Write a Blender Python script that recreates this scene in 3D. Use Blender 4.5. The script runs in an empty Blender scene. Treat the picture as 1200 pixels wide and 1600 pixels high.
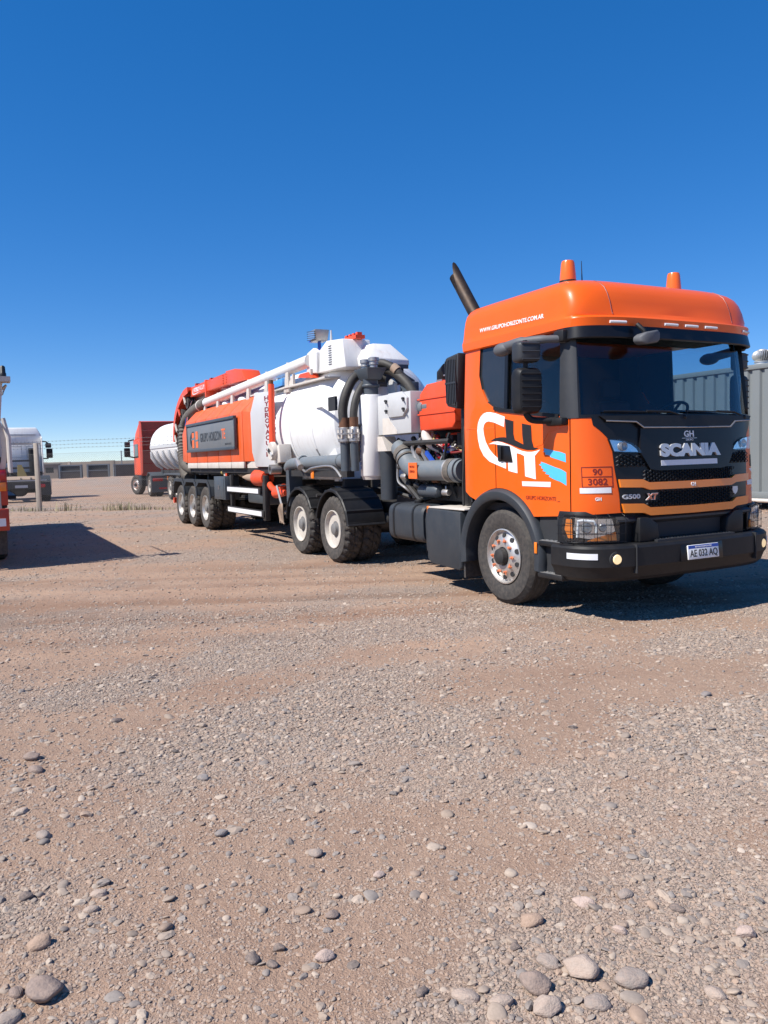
import bpy, bmesh, math, random
import numpy as np
from mathutils import Vector, Matrix, Euler

random.seed(7)
rng = np.random.default_rng(11)
SC = bpy.context.scene
COL = SC.collection
R = math.radians
PI = math.pi

# ------------------------------------------------------------------ camera
CAM_H = 1.581
cam_d = bpy.data.cameras.new('camera')
cam = bpy.data.objects.new('camera', cam_d)
COL.objects.link(cam)
cam_d.sensor_fit = 'VERTICAL'
cam_d.sensor_height = 36.0
cam_d.lens = 36.0 * 1231.0 / 1600.0
cam_d.clip_start = 0.05
cam_d.clip_end = 12000
cam.location = (0, 0, CAM_H)
cam.rotation_euler = (Matrix.Rotation(R(90 - 3.99), 3, 'X') @ Matrix.Rotation(R(-1.633), 3, 'Z')).to_euler()
SC.camera = cam

# ------------------------------------------------------------------ light
SUN_EL = R(50)
SUN_AZ = math.atan2(-0.886, -0.463)          # clockwise from +Y
world = bpy.data.worlds.new('World')
SC.world = world
world.use_nodes = True
wn = world.node_tree
wn.nodes.clear()
sky = wn.nodes.new('ShaderNodeTexSky')
sky.sky_type = 'NISHITA'
sky.sun_disc = False
sky.sun_elevation = SUN_EL
sky.sun_rotation = SUN_AZ % (2 * PI)
sky.altitude = 2500
sky.air_density = 0.8
sky.dust_density = 0.0
sky.ozone_density = 4.0
bg = wn.nodes.new('ShaderNodeBackground')
bg.inputs['Strength'].default_value = 0.15
wo = wn.nodes.new('ShaderNodeOutputWorld')
gam = wn.nodes.new('ShaderNodeGamma')              # the phone's flatter, more saturated rendering of a clear sky
gam.inputs['Gamma'].default_value = 0.62
hs = wn.nodes.new('ShaderNodeHueSaturation')
hs.inputs['Saturation'].default_value = 1.68
hs.inputs['Value'].default_value = 1.40
hs.inputs['Hue'].default_value = 0.511
wn.links.new(sky.outputs[0], gam.inputs['Color'])
wn.links.new(gam.outputs[0], hs.inputs['Color'])
wn.links.new(hs.outputs[0], bg.inputs['Color'])
wn.links.new(bg.outputs[0], wo.inputs['Surface'])

sun_d = bpy.data.lights.new('sun', 'SUN')
sun_d.energy = 5.0
sun_d.angle = R(0.53)
sun_d.color = (1.0, 0.955, 0.88)
sun = bpy.data.objects.new('sun', sun_d)
COL.objects.link(sun)
S = Vector((math.sin(SUN_AZ) * math.cos(SUN_EL), math.cos(SUN_AZ) * math.cos(SUN_EL), math.sin(SUN_EL)))
sun.rotation_euler = S.to_track_quat('Z', 'Y').to_euler()
sun.location = S * 60

SC.view_settings.view_transform = 'Standard'
SC.view_settings.look = 'None'
SC.view_settings.exposure = 0.47
SC.view_settings.gamma = 1.0
SC.view_settings.use_curve_mapping = False
SC.render.engine = 'CYCLES'
SC.cycles.max_bounces = 8
SC.cycles.transparent_max_bounces = 12


# ------------------------------------------------------------------ materials
def _mix(nt, blend='MIX'):
    n = nt.nodes.new('ShaderNodeMix')
    n.data_type = 'RGBA'
    n.blend_type = blend
    return n


def mat(name, col, rough=0.5, metal=0.0, dirt=0.0, dirtcol=(0.30, 0.22, 0.16), vary=0.08, scale=6.0, coat=0.0,
        bump=0.0, bscale=60.0, low=0.0, lowz=(0.3, 1.1), spec=0.5):
    m = bpy.data.materials.new(name)
    m.use_nodes = True
    nt = m.node_tree
    b = nt.nodes['Principled BSDF']
    tc = nt.nodes.new('ShaderNodeTexCoord')
    n1 = nt.nodes.new('ShaderNodeTexNoise')
    n1.inputs['Scale'].default_value = scale
    n1.inputs['Detail'].default_value = 6
    n1.inputs['Roughness'].default_value = 0.65
    nt.links.new(tc.outputs['Object'], n1.inputs['Vector'])
    hsv = nt.nodes.new('ShaderNodeHueSaturation')
    hsv.inputs['Color'].default_value = (*col, 1)
    mr = nt.nodes.new('ShaderNodeMapRange')
    mr.inputs['From Min'].default_value = 0.25
    mr.inputs['From Max'].default_value = 0.75
    mr.inputs['To Min'].default_value = 1 - vary
    mr.inputs['To Max'].default_value = 1 + vary
    nt.links.new(n1.outputs['Fac'], mr.inputs['Value'])
    nt.links.new(mr.outputs['Result'], hsv.inputs['Value'])
    out = hsv.outputs['Color']
    if dirt > 0 or low > 0:
        n2 = nt.nodes.new('ShaderNodeTexNoise')
        n2.inputs['Scale'].default_value = scale * 1.7
        n2.inputs['Detail'].default_value = 8
        n2.inputs['Roughness'].default_value = 0.7
        nt.links.new(tc.outputs['Object'], n2.inputs['Vector'])
        rp = nt.nodes.new('ShaderNodeMapRange')
        rp.inputs['From Min'].default_value = 0.42
        rp.inputs['From Max'].default_value = 0.72
        rp.inputs['To Min'].default_value = dirt * 0.25
        rp.inputs['To Max'].default_value = dirt
        nt.links.new(n2.outputs['Fac'], rp.inputs['Value'])
        fac = rp.outputs['Result']
        if low > 0:
            sx = nt.nodes.new('ShaderNodeSeparateXYZ')
            nt.links.new(tc.outputs['Object'], sx.inputs[0])
            lr = nt.nodes.new('ShaderNodeMapRange')
            lr.inputs['From Min'].default_value = lowz[0]
            lr.inputs['From Max'].default_value = lowz[1]
            lr.inputs['To Min'].default_value = low
            lr.inputs['To Max'].default_value = 0.0
            nt.links.new(sx.outputs['Z'], lr.inputs['Value'])
            mu = nt.nodes.new('ShaderNodeMath')
            mu.operation = 'MULTIPLY'
            nt.links.new(lr.outputs['Result'], mu.inputs[0])
            nt.links.new(n2.outputs['Fac'], mu.inputs[1])
            ad = nt.nodes.new('ShaderNodeMath')
            ad.operation = 'ADD'
            ad.use_clamp = True
            nt.links.new(fac, ad.inputs[0])
            nt.links.new(mu.outputs[0], ad.inputs[1])
            fac = ad.outputs[0]
        mx = _mix(nt)
        nt.links.new(fac, mx.inputs['Factor'])
        nt.links.new(out, mx.inputs[6])
        mx.inputs[7].default_value = (*dirtcol, 1)
        out = mx.outputs[2]
        rr = nt.nodes.new('ShaderNodeMapRange')
        rr.inputs['To Min'].default_value = rough
        rr.inputs['To Max'].default_value = 0.85
        nt.links.new(fac, rr.inputs['Value'])
        nt.links.new(rr.outputs['Result'], b.inputs['Roughness'])
    else:
        rr = nt.nodes.new('ShaderNodeMapRange')
        rr.inputs['To Min'].default_value = max(0.02, rough - 0.08)
        rr.inputs['To Max'].default_value = min(1, rough + 0.08)
        nt.links.new(n1.outputs['Fac'], rr.inputs['Value'])
        nt.links.new(rr.outputs['Result'], b.inputs['Roughness'])
    nt.links.new(out, b.inputs['Base Color'])
    b.inputs['Metallic'].default_value = metal
    b.inputs['Specular IOR Level'].default_value = spec
    if coat > 0:
        b.inputs['Coat Weight'].default_value = coat
        b.inputs['Coat Roughness'].default_value = 0.06
    if bump > 0:
        n3 = nt.nodes.new('ShaderNodeTexNoise')
        n3.inputs['Scale'].default_value = bscale
        n3.inputs['Detail'].default_value = 4
        nt.links.new(tc.outputs['Object'], n3.inputs['Vector'])
        bp = nt.nodes.new('ShaderNodeBump')
        bp.inputs['Strength'].default_value = bump
        bp.inputs['Distance'].default_value = 0.01
        nt.links.new(n3.outputs['Fac'], bp.inputs['Height'])
        nt.links.new(bp.outputs['Normal'], b.inputs['Normal'])
    return m


def glass_mat(name, tint, rough=0.0, boost=1.0, dust=0.0):
    m = bpy.data.materials.new(name)
    m.use_nodes = True
    nt = m.node_tree
    nt.nodes.clear()
    o = nt.nodes.new('ShaderNodeOutputMaterial')
    t = nt.nodes.new('ShaderNodeBsdfTransparent')
    t.inputs['Color'].default_value = (*tint, 1)
    g = nt.nodes.new('ShaderNodeBsdfGlossy')
    g.inputs['Roughness'].default_value = rough
    g.inputs['Color'].default_value = (0.95 * boost, 0.97 * boost, boost, 1)
    f = nt.nodes.new('ShaderNodeFresnel')
    ge = nt.nodes.new('ShaderNodeNewGeometry')      # same reflectance from either face of a thin pane
    io = nt.nodes.new('ShaderNodeMapRange')
    io.inputs['To Min'].default_value = 1.5
    io.inputs['To Max'].default_value = 1 / 1.5
    nt.links.new(ge.outputs['Backfacing'], io.inputs['Value'])
    nt.links.new(io.outputs[0], f.inputs['IOR'])
    x = nt.nodes.new('ShaderNodeMixShader')
    nt.links.new(f.outputs[0], x.inputs[0])
    nt.links.new(t.outputs[0], x.inputs[1])
    nt.links.new(g.outputs[0], x.inputs[2])
    if dust > 0:
        tc = nt.nodes.new('ShaderNodeTexCoord')
        nz = nt.nodes.new('ShaderNodeTexNoise')
        nz.inputs['Scale'].default_value = 3.5
        nz.inputs['Detail'].default_value = 8
        nt.links.new(tc.outputs['Object'], nz.inputs['Vector'])
        mr = nt.nodes.new('ShaderNodeMapRange')
        mr.inputs['From Min'].default_value = 0.35
        mr.inputs['From Max'].default_value = 0.8
        mr.inputs['To Min'].default_value = dust * 0.3
        mr.inputs['To Max'].default_value = dust * 1.6
        nt.links.new(nz.outputs['Fac'], mr.inputs['Value'])
        df = nt.nodes.new('ShaderNodeBsdfDiffuse')
        df.inputs['Color'].default_value = (0.45, 0.38, 0.32, 1)
        y = nt.nodes.new('ShaderNodeMixShader')
        nt.links.new(mr.outputs[0], y.inputs[0])
        nt.links.new(x.outputs[0], y.inputs[1])
        nt.links.new(df.outputs[0], y.inputs[2])
        nt.links.new(y.outputs[0], o.inputs['Surface'])
    else:
        nt.links.new(x.outputs[0], o.inputs['Surface'])
    return m


def emit_mat(name, col, strength):
    m = mat(name, col, 0.3)
    b = m.node_tree.nodes['Principled BSDF']
    b.inputs['Emission Color'].default_value = (*col, 1)
    b.inputs['Emission Strength'].default_value = strength
    return m


M = {}
M['orange'] = mat('orange_paint', (0.84, 0.112, 0.003), 0.36, dirt=0.05, dirtcol=(0.46, 0.20, 0.09), coat=0.32, vary=0.02, scale=3, low=0.14, lowz=(0.6, 1.5), spec=0.3)
M['trim'] = mat('orange_trim_paint', (0.90, 0.24, 0.015), 0.35, dirt=0.06, dirtcol=(0.40, 0.26, 0.16), coat=0.4, vary=0.03)
M['red'] = mat('red_orange_paint', (0.80, 0.075, 0.022), 0.42, dirt=0.15, dirtcol=(0.45, 0.2, 0.12), coat=0.1, vary=0.05, scale=3, spec=0.3)
M['panel'] = mat('orange_panel_paint', (0.78, 0.105, 0.018), 0.45, dirt=0.16, dirtcol=(0.55, 0.28, 0.17), vary=0.05, scale=2)
M['darkred_shade'] = mat('dark_red_and_shade_paint', (0.40, 0.030, 0.012), 0.5, dirt=0.2, vary=0.1)  # dark red fittings; also the far tractor's orange with shade put into the colour
M['white'] = mat('white_paint', (0.78, 0.77, 0.75), 0.38, dirt=0.12, dirtcol=(0.45, 0.38, 0.31), coat=0.2, vary=0.03, scale=2, low=0.0)
M['tankwhite'] = mat('tank_white_paint', (0.80, 0.80, 0.79), 0.42, dirt=0.10, dirtcol=(0.50, 0.43, 0.36), vary=0.03, scale=1.4)
def add_streaks(m, col, amt, sc=(9.0, 9.0, 0.5)):
    nt = m.node_tree
    b = nt.nodes['Principled BSDF']
    src = b.inputs['Base Color'].links[0].from_socket
    tc = nt.nodes.new('ShaderNodeTexCoord')
    mp = nt.nodes.new('ShaderNodeMapping')
    mp.inputs['Scale'].default_value = sc
    nz = nt.nodes.new('ShaderNodeTexNoise')
    nz.inputs['Scale'].default_value = 1.0
    nz.inputs['Detail'].default_value = 7
    nz.inputs['Roughness'].default_value = 0.7
    nt.links.new(tc.outputs['Object'], mp.inputs[0])
    nt.links.new(mp.outputs[0], nz.inputs['Vector'])
    r = nt.nodes.new('ShaderNodeMapRange')
    r.inputs['From Min'].default_value = 0.52
    r.inputs['From Max'].default_value = 0.75
    r.inputs['To Max'].default_value = amt
    nt.links.new(nz.outputs['Fac'], r.inputs['Value'])
    x = _mix(nt)
    nt.links.new(r.outputs[0], x.inputs['Factor'])
    nt.links.new(src, x.inputs[6])
    x.inputs[7].default_value = (*col, 1)
    nt.links.new(x.outputs[2], b.inputs['Base Color'])


add_streaks(M['tankwhite'], (0.42, 0.35, 0.29), 0.40)
add_streaks(M['white'], (0.45, 0.36, 0.28), 0.35)
add_streaks(M['panel'], (0.50, 0.22, 0.13), 0.35)
add_streaks(M['red'], (0.42, 0.10, 0.06), 0.35)
M['dirtywhite'] = mat('dirty_white_paint', (0.62, 0.58, 0.53), 0.55, dirt=0.45, dirtcol=(0.36, 0.28, 0.22), vary=0.06, scale=4)
M['palegrey'] = mat('pale_grey_paint', (0.50, 0.51, 0.52), 0.5, dirt=0.15, dirtcol=(0.35, 0.3, 0.26), vary=0.05, scale=4)
M['endgrey'] = mat('grey_and_shaded_white_paint', (0.56, 0.56, 0.57), 0.5, dirt=0.15, dirtcol=(0.42, 0.37, 0.33), vary=0.04, scale=2)  # on the white trailer end panel this grey stands in for shade
M['hubgrey'] = mat('hub_paint', (0.15, 0.155, 0.16), 0.55, dirt=0.4, dirtcol=(0.25, 0.2, 0.16), vary=0.1, scale=20)
M['jointdark'] = mat('panel_gap', (0.12, 0.03, 0.02), 0.7, vary=0.1)
M['bluegrey'] = mat('blue_grey_paint', (0.050, 0.066, 0.084), 0.45, dirt=0.2, dirtcol=(0.18, 0.155, 0.13), vary=0.1, scale=4)
M['pipegrey'] = mat('pipe_grey_paint', (0.125, 0.155, 0.18), 0.5, dirt=0.35, dirtcol=(0.24, 0.205, 0.17), vary=0.1, scale=8)
M['signgrey'] = mat('sign_grey_paint', (0.14, 0.155, 0.17), 0.5, dirt=0.25, dirtcol=(0.3, 0.26, 0.23), vary=0.06, scale=3)
M['black'] = mat('black_plastic', (0.009, 0.010, 0.012), 0.48, dirt=0.10, dirtcol=(0.10, 0.08, 0.065), vary=0.15, scale=5, low=0.16, lowz=(0.2, 0.8), spec=0.3)
M['blackgloss'] = mat('black_gloss_plastic', (0.007, 0.007, 0.009), 0.30, dirt=0.05, dirtcol=(0.09, 0.075, 0.06), vary=0.1, scale=5, spec=0.35)
M['greyplastic'] = mat('grey_plastic', (0.024, 0.027, 0.033), 0.5, dirt=0.08, dirtcol=(0.14, 0.12, 0.1), vary=0.08, scale=7)
M['mirrorarm'] = mat('sun_faded_plastic', (0.085, 0.09, 0.10), 0.6, dirt=0.12, dirtcol=(0.25, 0.22, 0.2), vary=0.08, scale=9)
M['chassis'] = mat('dark_chassis_paint', (0.014, 0.016, 0.018), 0.6, dirt=0.35, dirtcol=(0.09, 0.07, 0.055), vary=0.15, scale=7)
M['skirt'] = mat('dusty_skirt_plastic', (0.022, 0.029, 0.038), 0.55, dirt=0.20, dirtcol=(0.10, 0.09, 0.08), vary=0.1, scale=4)
M['rubber'] = mat('tyre_rubber', (0.020, 0.020, 0.021), 0.8, dirt=0.42, dirtcol=(0.17, 0.14, 0.115), vary=0.15, scale=14, bump=0.25, bscale=90)
M['rubberdusty'] = mat('dusty_tyre_rubber', (0.024, 0.024, 0.024), 0.85, dirt=0.6, dirtcol=(0.15, 0.125, 0.105), vary=0.15, scale=9, bump=0.25, bscale=90)
M['hose'] = mat('hose_rubber', (0.022, 0.022, 0.022), 0.6, dirt=0.3, dirtcol=(0.15, 0.125, 0.10), vary=0.12, scale=9)
M['corrhose'] = mat('corrugated_hose_rubber', (0.075, 0.07, 0.064), 0.75, dirt=0.6, dirtcol=(0.25, 0.21, 0.17), vary=0.15, scale=9)
M['steel'] = mat('worn_steel', (0.46, 0.45, 0.44), 0.42, metal=0.85, dirt=0.3, dirtcol=(0.32, 0.26, 0.2), vary=0.1, scale=12)
M['alloy'] = mat('dusty_alloy', (0.62, 0.60, 0.57), 0.38, metal=0.75, dirt=0.3, dirtcol=(0.40, 0.33, 0.27), vary=0.06, scale=12)
M['rimwhite'] = mat('rim_cream_paint', (0.55, 0.52, 0.47), 0.45, dirt=0.5, dirtcol=(0.38, 0.31, 0.25), vary=0.08, scale=9)
M['rust'] = mat('rusty_steel', (0.12, 0.055, 0.032), 0.8, metal=0.3, dirt=0.5, dirtcol=(0.22, 0.11, 0.06), vary=0.3, scale=18)
M['exhaust'] = mat('heat_brown_steel', (0.045, 0.036, 0.031), 0.5, metal=0.7, dirt=0.4, dirtcol=(0.14, 0.09, 0.06), vary=0.2, scale=10)
M['nutorange'] = mat('orange_nut_plastic', (0.66, 0.19, 0.08), 0.5, dirt=0.2, vary=0.1)
M['reflector'] = mat('white_reflective_tape', (0.74, 0.75, 0.78), 0.35, dirt=0.12, dirtcol=(0.5, 0.46, 0.42), vary=0.04, scale=20)
M['decalwhite'] = mat('white_vinyl', (0.83, 0.83, 0.82), 0.4, vary=0.02)
M['decalblack'] = mat('black_vinyl', (0.018, 0.016, 0.016), 0.4, vary=0.02)
M['decalblue'] = mat('sky_blue_vinyl', (0.085, 0.48, 0.80), 0.4, vary=0.03)
M['decalred'] = mat('dark_red_vinyl', (0.20, 0.015, 0.012), 0.45, vary=0.04)
M['decalorange'] = mat('orange_vinyl', (0.85, 0.15, 0.03), 0.45, vary=0.03)
M['plateblue'] = mat('plate_blue', (0.02, 0.08, 0.42), 0.4, vary=0.02)
M['silver'] = mat('silver_lettering', (0.62, 0.63, 0.65), 0.35, metal=0.35, vary=0.03, dirt=0.08)
M['interior'] = mat('cab_interior_plastic', (0.022, 0.023, 0.026), 0.75, vary=0.1)
M['seat'] = mat('seat_fabric', (0.035, 0.035, 0.04), 0.9, vary=0.15, scale=30)
M['lampchrome'] = mat('lamp_reflector', (0.8, 0.81, 0.83), 0.12, metal=0.9, vary=0.03)
M['amber'] = mat('amber_lens', (0.80, 0.20, 0.015), 0.25, vary=0.05, coat=0.4)
M['beacon'] = mat('beacon_amber_lens', (0.78, 0.15, 0.012), 0.25, vary=0.04, coat=0.5)
M['redlens'] = mat('red_lens', (0.45, 0.012, 0.015), 0.25, vary=0.05, coat=0.4)
M['foglit'] = emit_mat('lit_fog_lamp', (1.0, 0.74, 0.40), 0.42)
M['glass'] = glass_mat('windscreen_glass', (0.74, 0.83, 0.88), dust=0.006, boost=0.62)
M['sideglass'] = glass_mat('side_window_glass', (0.84, 0.90, 0.93), dust=0.006, boost=0.7)
M['darkglass'] = mat('privacy_glass', (0.020, 0.022, 0.026), 0.12, vary=0.03, spec=0.6, dirt=0.1, dirtcol=(0.1, 0.09, 0.085), scale=3)
M['lens'] = glass_mat('clear_lens', (0.92, 0.94, 0.95))
M['container'] = mat('grey_container_paint', (0.17, 0.19, 0.195), 0.5, dirt=0.22, dirtcol=(0.19, 0.18, 0.165), vary=0.05, scale=1.2)
M['vent'] = mat('galvanised_vent', (0.62, 0.61, 0.58), 0.35, metal=0.6, dirt=0.2, dirtcol=(0.35, 0.27, 0.2), vary=0.1)
M['post'] = mat('weathered_concrete', (0.46, 0.40, 0.33), 0.9, dirt=0.3, dirtcol=(0.25, 0.19, 0.14), vary=0.12, scale=8, bump=0.3)
M['wire'] = mat('galvanised_wire', (0.17, 0.17, 0.17), 0.6, metal=0.4, vary=0.1)
M['blockwall'] = mat('concrete_block', (0.26, 0.22, 0.185), 0.95, dirt=0.3, dirtcol=(0.22, 0.19, 0.16), vary=0.12, scale=0.8, bump=0.2)
M['skip'] = mat('faded_grey_skip_paint', (0.20, 0.23, 0.25), 0.7, dirt=0.35, dirtcol=(0.2, 0.16, 0.13), vary=0.12, scale=1.5)
M['skipdark'] = mat('dark_skip_panel', (0.09, 0.08, 0.075), 0.8, dirt=0.4, dirtcol=(0.13, 0.1, 0.08), vary=0.15, scale=1.5)
M['yellow'] = mat('faded_yellow_paint', (0.34, 0.26, 0.07), 0.6, dirt=0.3, vary=0.1)
M['bluecloth'] = mat('blue_plastic', (0.08, 0.30, 0.68), 0.5, vary=0.1)
M['strap'] = mat('tan_leather_strap', (0.36, 0.26, 0.19), 0.8, dirt=0.3, vary=0.15, scale=30)
M['weed'] = mat('dry_weed', (0.31, 0.275, 0.16), 0.9, vary=0.3, scale=3)


# ------------------------------------------------------------------ mesh builder
class MB:
    def __init__(s):
        s.v = []
        s.f = []

    def add(s, verts, faces):
        o = len(s.v)
        s.v += [tuple(p) for p in verts]
        s.f += [tuple(i + o for i in f) for f in faces]
        return s

    def box(s, x0, x1, y0, y1, z0, z1, top=None):
        # top=(dx0,dx1,dy0,dy1): inset of the upper face
        a = top or (0, 0, 0, 0)
        v = [(x0, y0, z0), (x1, y0, z0), (x1, y1, z0), (x0, y1, z0),
             (x0 + a[0], y0 + a[2], z1), (x1 - a[1], y0 + a[2], z1), (x1 - a[1], y1 - a[3], z1), (x0 + a[0], y1 - a[3], z1)]
        return s.add(v, [(0, 3, 2, 1), (4, 5, 6, 7), (0, 1, 5, 4), (1, 2, 6, 5), (2, 3, 7, 6), (3, 0, 4, 7)])

    def obox(s, c, size, rot=(0, 0, 0)):
        m = Euler(rot).to_matrix()
        hx, hy, hz = size[0] / 2, size[1] / 2, size[2] / 2
        v = [Vector(c) + m @ Vector(p) for p in
             [(-hx, -hy, -hz), (hx, -hy, -hz), (hx, hy, -hz), (-hx, hy, -hz), (-hx, -hy, hz), (hx, -hy, hz), (hx, hy, hz), (-hx, hy, hz)]]
        return s.add(v, [(0, 3, 2, 1), (4, 5, 6, 7), (0, 1, 5, 4), (1, 2, 6, 5), (2, 3, 7, 6), (3, 0, 4, 7)])

    def rings(s, rr, cap0=True, cap1=True, closed=False):
        n = len(rr[0])
        o = len(s.v)
        for r in rr:
            s.v += [tuple(p) for p in r]
        k = len(rr)
        for i in range(k if closed else k - 1):
            a, b = o + i * n, o + ((i + 1) % k) * n
            for j in range(n):
                j2 = (j + 1) % n
                s.f.append((a + j, a + j2, b + j2, b + j))
        if not closed:
            if cap0:
                s.f.append(tuple(o + j for j in reversed(range(n))))
            if cap1:
                s.f.append(tuple(o + (k - 1) * n + j for j in range(n)))
        return s

    def tube(s, pts, r, n=12, cap=True):
        pts = [Vector(p) for p in pts]
        rs = r if isinstance(r, (list, tuple)) else [r] * len(pts)
        t0 = (pts[1] - pts[0]).normalized()
        up = Vector((0, 0, 1)) if abs(t0.z) < 0.9 else Vector((1, 0, 0))
        nrm = t0.cross(up).normalized()
        rr = []
        for i, p in enumerate(pts):
            if i == 0:
                t = (pts[1] - pts[0])
            elif i == len(pts) - 1:
                t = pts[-1] - pts[-2]
            else:
                t = (pts[i + 1] - p).normalized() + (p - pts[i - 1]).normalized()
            t.normalize()
            nrm = (nrm - t * nrm.dot(t))
            if nrm.length < 1e-6:
                nrm = t.orthogonal()
            nrm.normalize()
            b = t.cross(nrm)
            rr.append([p + (nrm * math.cos(2 * PI * j / n) + b * math.sin(2 * PI * j / n)) * rs[i] for j in range(n)])
        return s.rings(rr, cap, cap)

    def cyl(s, p0, p1, r0, r1=None, n=20, cap=True):
        return s.tube([p0, p1], [r0, r0 if r1 is None else r1], n, cap)

    def lathe(s, prof, n=32, axis='y', c=(0, 0, 0), closed=False):
        # prof: list of (a, r) along the axis
        rr = []
        for a, r in prof:
            ring = []
            for j in range(n):
                t = 2 * PI * j / n
                u, w = r * math.cos(t), r * math.sin(t)
                p = {'y': (u, a, w), 'x': (a, u, w), 'z': (u, w, a)}[axis]
                ring.append((p[0] + c[0], p[1] + c[1], p[2] + c[2]))
            rr.append(ring)
        return s.rings(rr, not closed and prof[0][1] > 1e-4, not closed and prof[-1][1] > 1e-4, closed)

    def prism(s, poly, axis, a, b):
        def P(p, h):
            return {'x': (h, p[0], p[1]), 'y': (p[0], h, p[1]), 'z': (p[0], p[1], h)}[axis]
        return s.rings([[P(p, a) for p in poly], [P(p, b) for p in poly]])

    def sphere(s, c, r, n=12, m=8, sc=(1, 1, 1)):
        rr = []
        for i in range(1, m):
            t = PI * i / m
            rr.append([(c[0] + r * sc[0] * math.sin(t) * math.cos(2 * PI * j / n), c[1] + r * sc[1] * math.sin(t) * math.sin(2 * PI * j / n),
                        c[2] - r * sc[2] * math.cos(t)) for j in range(n)])
        return s.rings(rr)

    def build(s, name, m, parent=None, bevel=0.0, smooth=40, off=(0, 0, 0), label=None, seg=2):
        me = bpy.data.meshes.new(name)
        v = [(p[0] - off[0], p[1] - off[1], p[2] - off[2]) for p in s.v]
        me.from_pydata(v, [], s.f)
        bm = bmesh.new()
        bm.from_mesh(me)
        bmesh.ops.recalc_face_normals(bm, faces=bm.faces)
        if bevel > 0:
            bmesh.ops.remove_doubles(bm, verts=bm.verts, dist=1e-5)
            ed = [e for e in bm.edges if len(e.link_faces) == 2 and e.calc_face_angle(0) > R(32)]
            if ed:
                try:
                    bmesh.ops.bevel(bm, geom=ed, offset=bevel, offset_type='OFFSET', segments=seg, profile=0.5, affect='EDGES', clamp_overlap=True)
                except Exception:
                    pass
        bm.to_mesh(me)
        bm.free()
        return finish(me, name, m, parent, smooth, label)


def finish(me, name, m, parent=None, smooth=40, label=None):
    if smooth:
        me.shade_smooth()
        me.set_sharp_from_angle(angle=R(smooth))
    me.materials.append(M[m] if isinstance(m, str) else m)
    o = bpy.data.objects.new(name, me)
    COL.objects.link(o)
    if parent is not None:
        o.parent = parent
    if label:
        o['label'] = label
    return o


def tag(o, label=None, cat=None, group=None, kind=None):
    if label:
        o['label'] = label
    if cat:
        o['category'] = cat
    if group:
        o['group'] = group
    if kind:
        o['kind'] = kind
    return o


def empty(name, loc, rz=0.0):
    o = bpy.data.objects.new(name, None)
    COL.objects.link(o)
    o.empty_display_size = 0.2
    o.location = loc
    o.rotation_euler = (0, 0, rz)
    return o


def copy_tree(o, parent=None):
    c = o.copy()
    COL.objects.link(c)
    if parent is not None:
        c.parent = parent
    for ch in list(o.children):
        copy_tree(ch, c)
    return c


def stuff(o):
    o['kind'] = 'stuff'
    return o


def boolean(o, cutters, op='DIFFERENCE'):
    """apply boolean cuts to a mesh object and throw the cutters away"""
    cs = []
    for i, cb in enumerate(cutters):
        c = cb.build('cutter', 'black', o.parent, smooth=0)
        md = o.modifiers.new('b%d' % i, 'BOOLEAN')
        md.operation = op
        md.solver = 'EXACT'
        md.object = c
        cs.append(c)
    dg = bpy.context.evaluated_depsgraph_get()
    dg.update()
    me = bpy.data.meshes.new_from_object(o.evaluated_get(dg), preserve_all_data_layers=False, depsgraph=dg)
    o.modifiers.clear()
    old = o.data
    o.data = me
    bpy.data.meshes.remove(old)
    for c in cs:
        d = c.data
        bpy.data.objects.remove(c)
        bpy.data.meshes.remove(d)
    while len(me.materials) > 1:
        me.materials.pop(index=len(me.materials) - 1)
    me.polygons.foreach_set('material_index', [0] * len(me.polygons))
    me.shade_smooth()
    me.set_sharp_from_angle(angle=R(30))
    return o


def decal(name, polys, mapfn, m, parent, h0=0.0, h1=0.004, step=None, label=None, smooth=40):
    """flat polygons (lists of (u, v)) or (verts, faces) laid on a surface map (u, v, h) -> xyz, with thickness"""
    bm = bmesh.new()
    if isinstance(polys, tuple):
        vs = [bm.verts.new((p[0], p[1], 0)) for p in polys[0]]
        for f in polys[1]:
            try:
                bm.faces.new([vs[i] for i in f])
            except ValueError:
                pass
    else:
        for poly in polys:
            vs = [bm.verts.new((p[0], p[1], 0)) for p in poly]
            bm.faces.new(vs)
        bmesh.ops.triangulate(bm, faces=bm.faces[:])
    if step:
        us = [v.co.x for v in bm.verts]
        vv = [v.co.y for v in bm.verts]
        for lo, hi, n in ((min(us), max(us), (1, 0, 0)), (min(vv), max(vv), (0, 1, 0))):
            st = step if isinstance(step, float) else step[0 if n[0] else 1]
            k = lo + st
            while k < hi:
                bmesh.ops.bisect_plane(bm, geom=bm.verts[:] + bm.edges[:] + bm.faces[:], plane_co=(k * n[0], k * n[1], 0), plane_no=n, dist=1e-6)
                k += st
    bmesh.ops.dissolve_degenerate(bm, edges=bm.edges[:], dist=1e-6)
    bm.verts.index_update()
    n = len(bm.verts)
    uv = [(v.co.x, v.co.y) for v in bm.verts]
    V = [mapfn(u, v, h1) for u, v in uv] + [mapfn(u, v, h0) for u, v in uv]
    F = []
    for f in bm.faces:
        idx = [v.index for v in f.verts]
        F.append(idx)
        F.append([i + n for i in reversed(idx)])
    for e in bm.edges:
        if len(e.link_faces) == 1:
            a, b = e.verts[0].index, e.verts[1].index
            F.append([a, b, b + n, a + n])
    bm.free()
    mb = MB()
    mb.v = [tuple(p) for p in V]
    mb.f = [tuple(f) for f in F]
    return mb.build(name, m, parent, smooth=smooth, label=label)


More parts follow.
